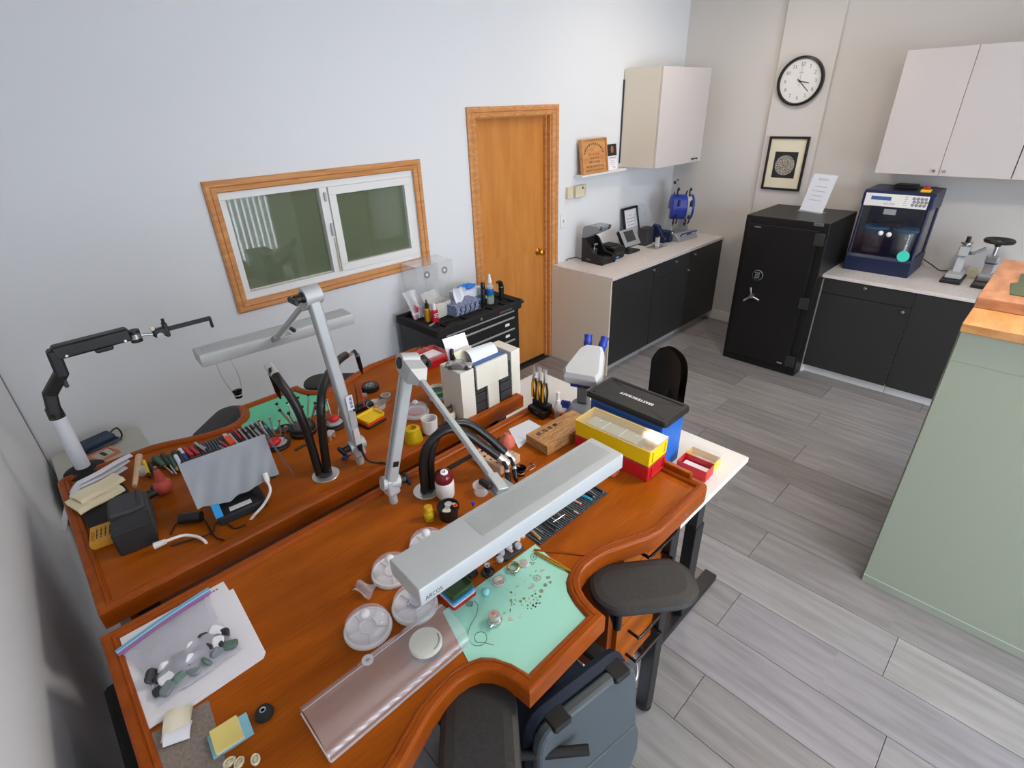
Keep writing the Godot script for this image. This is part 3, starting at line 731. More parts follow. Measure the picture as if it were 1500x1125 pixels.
func back_counter():
	var o = thing("base_cabinet", "charcoal base cabinet nearest the wooden door, with a cream end panel", "cabinet", Vector3(-1.58, 0, 0.32))
	part("body", mb().box(Vector3(0.0, 0.46, 0), Vector3(0.6, 0.75, 0.6)), "cab_side", o)
	part("end_panel", mb().box(Vector3(-0.309, 0.425, 0.006), Vector3(0.018, 0.85, 0.636)), "cab_side", o)
	part("plinth", mb().box(Vector3(0, 0.042, 0.25), Vector3(0.6, 0.084, 0.016)), "grey_light", o)
	knob(part("door", mb().box(Vector3(0.008, 0.47, 0.317), Vector3(0.606, 0.755, 0.018)), "charcoal", o), Vector3(0.285, 0.5, 0.326) + Vector3(0, 0.315, 0), Vector3(0, 0, 1))
	o = thing("base_cabinet", "charcoal base cabinet with a drawer, in the middle of the row by the door", "cabinet", Vector3(-0.955, 0, 0.32))
	part("body", mb().box(Vector3(0.0, 0.46, 0), Vector3(0.61, 0.75, 0.6)), "cab_side", o)
	part("plinth", mb().box(Vector3(0, 0.042, 0.25), Vector3(0.61, 0.084, 0.016)), "grey_light", o)
	knob(part("drawer", mb().box(Vector3(0, 0.783, 0.317), Vector3(0.612, 0.13, 0.018)), "charcoal", o), Vector3(0.033, 0.811, 0.326), Vector3(0, 0, 1))
	knob(part("door", mb().box(Vector3(0, 0.403, 0.317), Vector3(0.612, 0.622, 0.018)), "charcoal", o), Vector3(0.28, 0.68, 0.326), Vector3(0, 0, 1))
	o = thing("base_cabinet", "charcoal base cabinet in the room corner, left of the black safe", "cabinet", Vector3(-0.325, 0, 0.32))
	part("body", mb().box(Vector3(0.0, 0.46, 0), Vector3(0.63, 0.75, 0.6)), "cab_side", o)
	part("plinth", mb().box(Vector3(0, 0.042, 0.25), Vector3(0.63, 0.084, 0.016)), "grey_light", o)
	knob(part("door", mb().box(Vector3(0, 0.47, 0.317), Vector3(0.636, 0.755, 0.018)), "charcoal", o), Vector3(-0.255, 0.81, 0.326), Vector3(0, 0, 1))
	solo("countertop", mb().box(Vector3(-0.948, 0.863, 0.327), Vector3(1.892, 0.026, 0.65), 0.002), "counter", "speckled pale countertop on the charcoal cabinets along the door wall", "countertop")
	# wall cupboard
	o = thing("wall_cabinet", "white wall cabinet with one door and a black pull, in the room corner", "wall cabinet", Vector3(-0.585, 1.592, 0.19))
	part("body", mb().box(Vector3(0, 0.382, -0.004), Vector3(0.79, 0.764, 0.36)), "cab_side", o)
	var dr = part("door", mb().box(Vector3(0, 0.382, 0.186), Vector3(0.794, 0.766, 0.016)), "cab_white", o)
	part("handle", mb().tube([Vector3(0.215, 0.03, 0.193), Vector3(0.215, 0.03, 0.212), Vector3(0.285, 0.03, 0.212), Vector3(0.285, 0.03, 0.193)], 0.005, 8).ball(Vector3(0.215, 0.03, 0.214), Vector3(0.008, 0.008, 0.008), 10).ball(Vector3(0.285, 0.03, 0.214), Vector3(0.008, 0.008, 0.008), 10), "black", dr)
	part("side_strip", mb().box(Vector3(-0.399, 0.36, -0.18), Vector3(0.006, 0.66, 0.014)), "grey_dark", o)
	# plaques on a thin ledge
	solo("wall_shelf", mb().box(Vector3(-1.31, 1.575, 0.05), Vector3(0.64, 0.016, 0.1)), "white", "thin white ledge on the wall left of the wall cabinet, carrying two plaques", "shelf")
	var tilt = Basis(Vector3(1, 0, 0), -0.14)
	o = thing("award_plaque", "tan wooden award plaque with an arch of dark Chinese characters and a red line", "plaque", Vector3(-1.43, 1.585, 0.075))
	part("board", mb().pose(tilt).box(Vector3(0, 0.132, -0.004), Vector3(0.33, 0.264, 0.02), 0.003), "ledge", o)
	part("frame", mb().pose(tilt).box(Vector3(-0.166, 0.132, 0.004), Vector3(0.012, 0.27, 0.034)).box(Vector3(0.166, 0.132, 0.004), Vector3(0.012, 0.27, 0.034)).box(Vector3(0, 0.264, 0.004), Vector3(0.32, 0.01, 0.034)).box(Vector3(0, 0.002, 0.004), Vector3(0.32, 0.01, 0.034)), "ledge", o)
	var b := mb().pose(tilt)
	for i in 13:
		var a = PI * (0.06 + 0.88 * i / 12.0)
		b.strokes(HAN[(i * 5) % 6], 0.019, 0.0028, Vector3(-cos(a) * 0.125, 0.145 + sin(a) * 0.085, 0.0065), Vector3(sin(a), cos(a), 0), Vector3(0, 0, 1))
	han_line(b, 8, 0.012, 0.016, Vector3(0, 0.118, 0.0065), Vector3.RIGHT, Vector3(0, 0, 1), 1)
	han_line(b, 7, 0.016, 0.022, Vector3(0, 0.088, 0.0065), Vector3.RIGHT, Vector3(0, 0, 1), 3)
	han_line(b, 13, 0.014, 0.0185, Vector3(0.01, 0.053, 0.0065), Vector3.RIGHT, Vector3(0, 0, 1), 2)
	han_line(b, 14, 0.014, 0.0185, Vector3(0, 0.024, 0.0065), Vector3.RIGHT, Vector3(0, 0, 1), 4)
	part("lettering", b, "ink", o)
	b = mb().pose(tilt)
	han_line(b, 6, 0.021, 0.025, Vector3(0, 0.148, 0.0065), Vector3.RIGHT, Vector3(0, 0, 1), 2)
	part("red_lettering", b, "red", o)
	o = thing("certificate_plaque", "small black and white certificate card with a gold oval seal on the ledge", "plaque", Vector3(-1.165, 1.584, 0.07))
	part("card", mb().pose(tilt).box(Vector3(0, 0.105, 0), Vector3(0.13, 0.21, 0.008)), "paper", o)
	part("black_band", mb().pose(tilt).box(Vector3(0, 0.163, 0.0045), Vector3(0.13, 0.094, 0.002)), "ink", o)
	part("seal", mb().pose(tilt * Basis(Vector3(1, 0, 0), PI / 2), Vector3(0, 0, 0)).ball(Vector3(0, 0.006, -0.165), Vector3(0.02, 0.003, 0.03), 20), "brass", o)
	part("seal_centre", mb().pose(tilt * Basis(Vector3(1, 0, 0), PI / 2), Vector3(0, 0, 0)).ball(Vector3(0, 0.0075, -0.165), Vector3(0.011, 0.003, 0.018), 20), "red_soft", o)
	b = mb().pose(tilt)
	han_line(b, 7, 0.012, 0.015, Vector3(0, 0.1, 0.0045), Vector3.RIGHT, Vector3(0, 0, 1))
	print_lines(b, [0.06, 0.08, 0.05], 0.016, 0.003, Vector3(0, 0.075, 0.0042), Vector3.RIGHT, Vector3(0, 0, 1))
	han_line(b, 3, 0.01, 0.013, Vector3(0.02, 0.022, 0.0045), Vector3.RIGHT, Vector3(0, 0, 1))
	part("lettering", b, "ink", o)
	# thermostats and light switch
	o = thing("thermostat", "blank beige thermostat box next to the door casing", "thermostat", Vector3(-1.685, 1.45, 0))
	part("body", mb().box(Vector3(0, 0, 0.014), Vector3(0.075, 0.095, 0.028), 0.004), "beige", o)
	o = thing("thermostat", "beige thermostat with a small dark display below the wooden plaque", "thermostat", Vector3(-1.55, 1.448, 0))
	part("body", mb().box(Vector3(0, 0, 0.016), Vector3(0.145, 0.1, 0.032), 0.005), "beige", o)
	part("display", mb().box(Vector3(0.02, 0.025, 0.0325), Vector3(0.014, 0.022, 0.002)), "ink", o)
	part("slot", mb().box(Vector3(0.05, 0.0, 0.0325), Vector3(0.003, 0.06, 0.001)), "grey_dark", o)
	for x in [-0.03, -0.012, 0.006]: part("button", mb().box(Vector3(x, -0.03, 0.0325), Vector3(0.008, 0.012, 0.002)), "paper_cream", o)
	o = thing("light_switch", "white wall switch plate to the right of the door casing", "light switch", Vector3(-1.752, 1.225, 0))
	part("plate", mb().box(Vector3(0, 0, 0.004), Vector3(0.075, 0.118, 0.008), 0.003), "white", o)
	part("toggle", mb().box(Vector3(0, 0, 0.01), Vector3(0.01, 0.024, 0.012), 0.002), "cab_white", o)
	part("screws", mb().disc(Vector3(0, 0.04, 0.0085), 0.002, 0.001, 8).disc(Vector3(0, -0.04, 0.0085), 0.002, 0.001, 8), "steel", o)
	counter_machines()

func counter_machines():
	var c = 0.876
	# watch timing machine with its hood up
	var o = thing("watch_tester", "black watch tester with a raised smoky hood at the door end of the countertop", "watch tester", Vector3(-1.56, c, 0.245), -0.06)
	var side = [Vector2(-0.115, 0), Vector2(0.125, 0), Vector2(0.135, -0.02), Vector2(0.1, -0.075), Vector2(0.02, -0.085), Vector2(-0.06, -0.19), Vector2(-0.085, -0.205), Vector2(-0.115, -0.205)]
	# the side outline lies in z and y; both cheeks and the bed between them
	var cheek = Basis(Vector3(0, 0, 1), Vector3(1, 0, 0), Vector3(0, -1, 0))
	part("base", mb().bx(0, 0, 0.005, 0.17, 0.05, 0.235, 0.006), "black", o)
	part("cheek", mb().pose(cheek, Vector3(-0.088, 0, 0)).loft(side, [Vector2(0.003, 0), Vector2(0, 0.003), Vector2(0, 0.017), Vector2(0.003, 0.02)]), "black", o)
	part("cheek", mb().pose(cheek, Vector3(0.068, 0, 0)).loft(side, [Vector2(0.003, 0), Vector2(0, 0.003), Vector2(0, 0.017), Vector2(0.003, 0.02)]), "black", o)
	part("back", mb().bx(0, 0, -0.105, 0.15, 0.2, 0.02), "black", o)
	part("microphone", mb().bx(0, 0.05, -0.05, 0.05, 0.06, 0.05, 0.004).rod(Vector3(-0.02, 0.14, -0.04), Vector3(0.03, 0.14, -0.04), 0.012).rod(Vector3(0, 0.1, -0.045), Vector3(0, 0.15, -0.045), 0.008), "steel", o)
	part("hood", mb().pose(cheek, Vector3(-0.085, 0, 0)).loft([Vector2(-0.115, -0.205), Vector2(-0.07, -0.215), Vector2(0.05, -0.275), Vector2(0.07, -0.305), Vector2(0.06, -0.318), Vector2(-0.06, -0.315), Vector2(-0.1, -0.3), Vector2(-0.115, -0.27)], [Vector2(0.004, 0), Vector2(0, 0.004), Vector2(0, 0.166), Vector2(0.004, 0.17)]), "hood", o)
	part("hood_clip", mb().box(Vector3(0.06, 0.3, 0.063), Vector3(0.03, 0.03, 0.014), 0.004).box(Vector3(-0.05, 0.3, 0.063), Vector3(0.03, 0.03, 0.014), 0.004), "grey_dark", o)
	part("lettering", mb().text("elma", 0.02, Vector3(-0.0885, 0.03, -0.03), Vector3(0, 0, 1), Vector3(-1, 0, 0)), "grey_light", o)
	solo("power_cord", mb().tube(curve([Vector3(-1.655, 0.905, 0.14), Vector3(-1.69, 0.912, 0.1), Vector3(-1.72, 0.9, 0.05), Vector3(-1.722, 0.8805, 0.02)]), 0.004, 8), "rubber", "black power cord curling behind the watch tester", "cord")
	o = thing("label_printer", "low black printer box between the watch tester and the grey display", "printer", Vector3(-1.36, c, 0.25), -0.05)
	part("body", mb().bx(0, 0, -0.01, 0.15, 0.105, 0.2, 0.012), "black", o)
	part("lid", mb().bx(0, 0.105, -0.03, 0.13, 0.008, 0.12, 0.003), "black_matt", o)
	part("front_slot", mb().bx(0, 0.045, 0.091, 0.11, 0.012, 0.004, 0.001), "grey_dark", o)
	part("badge", mb().bx(-0.03, 0.012, 0.0905, 0.04, 0.014, 0.003, 0.001), "sky", o)
	o = thing("display_unit", "silver grey display unit with a dark screen on a black foot", "display", Vector3(-1.1, c, 0.265), -0.02)
	var til = Basis(Vector3(1, 0, 0), -0.55)
	part("foot", mb().loft(rrect(0.19, 0.12, 0.02), [Vector2(0.002, 0), Vector2(0, 0.004), Vector2(0, 0.012), Vector2(0.004, 0.016)]), "black", o)
	part("neck", mb().rod(Vector3(0, 0.01, -0.02), Vector3(0, 0.1, -0.03), 0.02), "black", o)
	var cs = part("casing", mb().pose(til, Vector3(-0.01, 0.135, 0)).box(Vector3(0, 0, -0.02), Vector3(0.24, 0.165, 0.04), 0.008), "black", o)
	part("bezel", mb().pose(til, Vector3(-0.01, 0.135, 0)).box(Vector3(0, 0, 0.001), Vector3(0.236, 0.16, 0.006), 0.003), "alu", cs)
	part("screen", mb().pose(til, Vector3(-0.01, 0.135, 0)).box(Vector3(0.0, 0.01, 0.0045), Vector3(0.14, 0.1, 0.002), 0.0005), "grey_dark", cs)
	o = thing("framed_certificate", "black framed certificate leaning on the wall behind the grey display", "picture frame", Vector3(-0.8, c, 0.105))
	var lean = Basis(Vector3(1, 0, 0), -0.22)
	part("frame", mb().pose(lean).box(Vector3(0, 0.335, 0), Vector3(0.25, 0.022, 0.02)).box(Vector3(0, 0.011, 0), Vector3(0.25, 0.022, 0.02)).box(Vector3(-0.114, 0.173, 0), Vector3(0.022, 0.31, 0.02)).box(Vector3(0.114, 0.173, 0), Vector3(0.022, 0.31, 0.02)), "black", o)
	part("sheet", mb().pose(lean).box(Vector3(0, 0.173, -0.003), Vector3(0.21, 0.306, 0.004)), "paper", o)
	var b := mb().pose(lean)
	print_lines(b, [0.03, 0.12, 0.14, 0.1, 0.15, 0.12, 0.13], 0.03, 0.006, Vector3(0, 0.27, -0.0008), Vector3.RIGHT, Vector3(0, 0, 1))
	part("print", b, "ink_grey", o)
	o = thing("case_tool_box", "dark grey upright box standing behind the silver display", "box", Vector3(-0.76, c, 0.215), 0.15)
	part("body", mb().bx(0, 0, 0, 0.15, 0.15, 0.09, 0.003), "grey_dark", o)
	part("lid", mb().bx(0, 0.15, 0, 0.152, 0.01, 0.092, 0.002), "charcoal", o)
	o = thing("acrylic_stand", "small clear acrylic display stand in front of the dark grey box", "stand", Vector3(-0.79, c, 0.36))
	part("base", slab(0.2, 0.004, 0.12, 0.004), "acrylic", o)
	part("post", mb().bx(0.01, 0.004, 0, 0.035, 0.09, 0.03, 0.002), "frost", o)
	part("arm", mb().box(Vector3(0.0, 0.1, 0.0), Vector3(0.05, 0.012, 0.03)), "black", o)
	o = thing("acrylic_sign", "clear round-topped acrylic panel leaning on the wall beside the blue drum machine", "acrylic panel", Vector3(-0.6, c, 0.1))
	var arc = [Vector2(0.1, 0), Vector2(-0.1, 0)]
	for i in 17: arc.append(Vector2(-cos(PI * i / 16.0) * 0.15, -0.17 - sin(PI * i / 16.0) * 0.14))
	part("panel", mb().pose(lean * Basis(Vector3(1, 0, 0), Vector3(0, 0, 1), Vector3(0, -1, 0)), Vector3(0, 0.04, 0)).loft(arc, [Vector2(0, 0), Vector2(0, 0.004)]), "acrylic", o)
	part("rubber_feet", mb().bx(-0.05, 0, 0.01, 0.05, 0.045, 0.03, 0.004).bx(0.05, 0, 0.01, 0.05, 0.045, 0.03, 0.004), "rubber", o)
	o = thing("demagnetizer", "navy blue angular bench device left of the drum machine", "bench device", Vector3(-0.585, c, 0.275), 0.12)
	part("base", mb().bx(0.05, 0, 0.03, 0.1, 0.1, 0.13, 0.006), "navy", o)
	part("ramp", mb().pose(cheek, Vector3(-0.05, 0, 0)).loft([Vector2(-0.1, 0), Vector2(0.06, 0), Vector2(0.06, -0.04), Vector2(-0.02, -0.16), Vector2(-0.07, -0.17), Vector2(-0.1, -0.12)], [Vector2(0.003, 0), Vector2(0, 0.003), Vector2(0, 0.055), Vector2(0.003, 0.058)]), "navy", o)
	part("badge", mb().box(Vector3(0.05, 0.085, 0.0955), Vector3(0.035, 0.02, 0.002)), "paper", o)
	part("cable_gland", mb().rod(Vector3(-0.06, 0.05, 0.07), Vector3(-0.1, 0.06, 0.09), 0.016, 0.012), "black", o)
	drum_machine()

func drum_machine():
	var o = thing("drum_machine", "watch turning machine with a royal blue drum and hooks on a pale grey foot", "watch winder", Vector3(-0.35, 0.876, 0.335), -0.1)
	part("foot", mb().pose(Basis(Vector3(0, 0, 1), Vector3(1, 0, 0), Vector3(0, -1, 0)), Vector3(-0.155, 0, 0)).loft([Vector2(-0.13, 0), Vector2(0.12, 0), Vector2(0.12, -0.03), Vector2(0.06, -0.075), Vector2(-0.13, -0.06)], [Vector2(0.004, 0), Vector2(0, 0.004), Vector2(0, 0.306), Vector2(0.004, 0.31)]), "alu", o)
	var ct = Vector3(0, 0.0525, 0.09)
	var pb = Basis(Vector3(1, 0, 0), Vector3(0, 0.8, 0.6), Vector3(0, -0.6, 0.8))
	part("control_panel", mb().pose(pb, ct).box(Vector3(0.02, 0.008, 0.004), Vector3(0.25, 0.05, 0.01), 0.003), "royal", o)
	for x in [-0.07, -0.035, 0.08, 0.115]: part("button", mb().pose(pb, ct).box(Vector3(x, 0.008, 0.01), Vector3(0.024, 0.024, 0.006), 0.008), "paper", o)
	for s in [-1, 1]: part("upright", mb().pose(Basis(Vector3(0, 0, 1), Vector3(1, 0, 0), Vector3(0, -1, 0)), Vector3(s * 0.13 - 0.01, 0, -0.05)).loft([Vector2(-0.06, -0.05), Vector2(0.07, -0.05), Vector2(0.02, -0.3), Vector2(-0.02, -0.3)], [Vector2(0, 0), Vector2(0, 0.016)]), "grey_light", o)
	var ax = Vector3(0.72, -0.04, 0.69).normalized()
	var c0 = Vector3(-0.13, 0.32, -0.04)
	var dr = part("drum", mb().lathe([Vector2(0, 0), Vector2(0.105, 0), Vector2(0.115, 0.008), Vector2(0.115, 0.135), Vector2(0.105, 0.143), Vector2(0, 0.143)], 36, c0, ax), "royal", o)
	part("band", mb().lathe([Vector2(0.108, 0.143), Vector2(0.108, 0.185), Vector2(0, 0.185)], 36, c0, ax), "grey_light", o)
	part("face_disc", mb().lathe([Vector2(0, 0.185), Vector2(0.11, 0.185), Vector2(0.118, 0.19), Vector2(0.118, 0.2), Vector2(0.11, 0.206), Vector2(0, 0.206)], 36, c0, ax), "blue_disc", o)
	part("hub", mb().lathe([Vector2(0, 0.206), Vector2(0.02, 0.206), Vector2(0.018, 0.214), Vector2(0, 0.214)], 20, c0, ax), "steel", o)
	var u = ax.cross(Vector3.UP).normalized()
	var w = u.cross(ax)
	for ring in 2:
		for i in 6:
			var a = TAU * (i + 0.3) / 6
			var d = u * cos(a) + w * sin(a)
			var e = -u * sin(a) + w * cos(a)
			var p = c0 + ax * (0.05 + 0.115 * ring) + d * 0.113
			if p.y + d.y * 0.06 < 0.1: continue
			var pts = []
			for k in 9:
				var q = -0.4 + 4.2 * k / 8.0
				pts.append(p + d * (0.034 + 0.032 * cos(q + PI)) + e * 0.036 * sin(q))
			part("hook", mb().tube(pts, 0.0075, 6), "navy", o)
	# tablet behind it
	var t = thing("tablet", "small silver tablet with black corner bumpers behind the blue drum", "tablet", Vector3(-0.29, 1.24, 0.25), 0.35)
	var til = Basis(Vector3(1, 0, 0), -0.2)
	part("stalk", mb().rod(Vector3(0, -0.1, -0.02), Vector3(0, 0.02, -0.015), 0.012), "grey_light", t)
	part("body", mb().pose(til).box(Vector3(0, 0.09, 0), Vector3(0.16, 0.17, 0.016), 0.006), "alu", t)
	var b := mb().pose(til)
	for x in [-1, 1]:
		for y in [-1, 1]: b.box(Vector3(x * 0.07, 0.09 + y * 0.077, 0), Vector3(0.03, 0.03, 0.022), 0.008)
	part("bumpers", b, "black", t)
	var m := mb().pose(til)
	m.strokes([[0.3, 0.9, 0.5, 0.5, 0.3, 0.3, 0.6, 0.1]], 0.03, 0.003, Vector3(0, 0.09, 0.0082), Vector3.RIGHT, Vector3(0, 0, 1))
	part("mark", m, "grey_dark", t)

func right_side():
	# clock on the pier
	var o = thing("wall_clock", "round black rimmed wall clock with serif numerals above the framed picture", "clock", Vector3(-0.033, 2.219, 1.112))
	var nx = Vector3(-1, 0, 0)
	part("rim", mb().lathe([Vector2(0.16, 0.004), Vector2(0.16, 0.03), Vector2(0.168, 0.042), Vector2(0.178, 0.04), Vector2(0.183, 0.028), Vector2(0.183, 0), Vector2(0.16, 0)], 48, Vector3.ZERO, nx), "black_gloss", o)
	part("dial", mb().lathe([Vector2(0, 0), Vector2(0.161, 0), Vector2(0.161, 0.018), Vector2(0, 0.018)], 48, Vector3.ZERO, nx), "white", o)
	var b := mb()
	var X = Vector3(0, 0, 1)
	for i in 12:
		var a = TAU * (i + 1) / 12
		b.text(str(i + 1), 0.034, Vector3(-0.0183, cos(a) * 0.122, sin(a) * 0.122), X, nx, true)
	b.text("QUARTZ", 0.009, Vector3(-0.0183, 0.062, 0), X, nx, true)
	part("numerals", b, "ink", o)
	b = mb()
	for h in [[3.37 / 12, 0.075, 0.006], [22.3 / 60, 0.112, 0.0045]]:
		var a = TAU * h[0]
		var d = Vector3(0, cos(a), sin(a))
		b.pose(Basis(nx, d, nx.cross(d)), Vector3(-0.024, 0, 0))
		b.box(Vector3(0, h[1] * 0.38, 0), Vector3(0.001, h[1] * 1.24, h[2]), 0)
	b.pose(Basis(), Vector3.ZERO).lathe([Vector2(0, 0.018), Vector2(0.006, 0.018), Vector2(0.006, 0.03), Vector2(0, 0.03)], 12, Vector3.ZERO, nx)
	part("hands", b, "black", o)
	part("second_hand", mb().pose(Basis(Vector3(1, 0, 0), 0.02), Vector3(-0.028, 0, 0)).box(Vector3(0, 0.04, 0), Vector3(0.001, 0.16, 0.0015), 0), "grey_dark", o)
	# framed picture of a watch movement
	o = thing("framed_picture", "black framed photograph of a round watch movement, below the wall clock", "picture", Vector3(-0.033, 1.582, 1.118))
	b = mb()
	for s in [-1, 1]:
		b.box(Vector3(-0.012, 0, s * 0.159), Vector3(0.024, 0.44, 0.018), 0.002)
		b.box(Vector3(-0.012, s * 0.211, 0), Vector3(0.024, 0.018, 0.3), 0.002)
	part("frame", b, "black", o)
	part("mount", mb().box(Vector3(-0.006, 0, 0), Vector3(0.008, 0.41, 0.31)), "paper_cream", o)
	part("print", mb().box(Vector3(-0.011, -0.01, 0), Vector3(0.002, 0.215, 0.195), 0), "ink", o)
	part("movement", mb().lathe([Vector2(0, 0), Vector2(0.083, 0), Vector2(0.083, 0.001), Vector2(0, 0.001)], 36, Vector3(-0.012, -0.012, 0), nx), "movement", o)
	# safe
	o = thing("safe", "tall matt black safe with a three-spoke handle and round keypad", "safe", Vector3(-0.54, 0, 1.505))
	part("body", mb().box(Vector3(0.015, 0.635, 0), Vector3(0.63, 1.27, 0.63), 0.004), "safe_black", o)
	var dr = part("door", mb().box(Vector3(-0.308, 0.64, -0.012), Vector3(0.034, 1.14, 0.53), 0.003), "safe_black", o)
	for y in [1.15, 0.645, 0.135]: part("hinge", mb().box(Vector3(-0.318, y, 0.267), Vector3(0.03, 0.09, 0.07), 0.003), "charcoal", dr)
	b = mb().lathe([Vector2(0, 0), Vector2(0.042, 0), Vector2(0.04, 0.012), Vector2(0.034, 0.016), Vector2(0, 0.016)], 32, Vector3(-0.325, 0.808, -0.126), nx)
	part("keypad", b, "black_gloss", dr)
	part("keypad_ring", mb().lathe([Vector2(0.041, 0.004), Vector2(0.0435, 0.006), Vector2(0.0415, 0.0125), Vector2(0.039, 0.012)], 32, Vector3(-0.325, 0.808, -0.126), nx), "grey", dr)
	b = mb()
	for i in 3:
		for j in 4: b.box(Vector3(-0.342, 0.83 - j * 0.014, -0.14 + i * 0.014), Vector3(0.003, 0.009, 0.009), 0.001)
	part("keys", b, "grey", dr)
	b = mb().lathe([Vector2(0, 0), Vector2(0.02, 0), Vector2(0.018, 0.03), Vector2(0, 0.034)], 20, Vector3(-0.325, 0.628, -0.14), nx)
	for i in 3:
		var a = TAU * i / 3.0 + 0.3
		b.rod(Vector3(-0.348, 0.628, -0.14), Vector3(-0.352, 0.628 - sin(a) * 0.075, -0.14 + cos(a) * 0.075), 0.006, 0.009)
	part("handle", b, "steel", dr)
	part("badge", mb().box(Vector3(-0.3015, 1.255, 0.235), Vector3(0.004, 0.022, 0.07)), "steel", o)
	part("lettering", mb().text("TOMSAFE", 0.013, Vector3(-0.3037, 1.255, 0.235), X, nx), "ink", o)
	part("label", mb().box(Vector3(-0.3265, 1.19, -0.2), Vector3(0.002, 0.008, 0.05)), "alu", dr)
	part("label", mb().box(Vector3(-0.3265, 0.1, 0.19), Vector3(0.002, 0.012, 0.04)), "alu", dr)
	o = thing("acrylic_sign", "clear slanted acrylic sign holder with a printed sheet, on top of the black safe", "sign holder", Vector3(-0.46, 1.27, 1.545), -0.3)
	var sl = Basis(Vector3(0, 0, 1), Vector3(0.3, 0.954, 0), Vector3(-0.954, 0.3, 0))
	part("holder", mb().pose(sl).box(Vector3(0, 0.15, 0), Vector3(0.21, 0.3, 0.006), 0.001), "acrylic", o)
	part("foot", mb().bx(0.02, 0, 0, 0.1, 0.004, 0.21), "acrylic", o)
	part("sheet", mb().pose(sl).box(Vector3(0, 0.15, 0), Vector3(0.2, 0.285, 0.001), 0), "paper_blue", o)
	b = mb().pose(sl)
	b.text("RECEIPT", 0.022, Vector3(0, 0.255, 0.0008), Vector3.RIGHT, Vector3(0, 0, 1), true)
	print_lines(b, [0.1, 0.12, 0.09, 0.11], 0.035, 0.004, Vector3(0, 0.2, 0.0006), Vector3.RIGHT, Vector3(0, 0, 1))
	part("print", b, "ink_grey", o)
	right_cabinets()

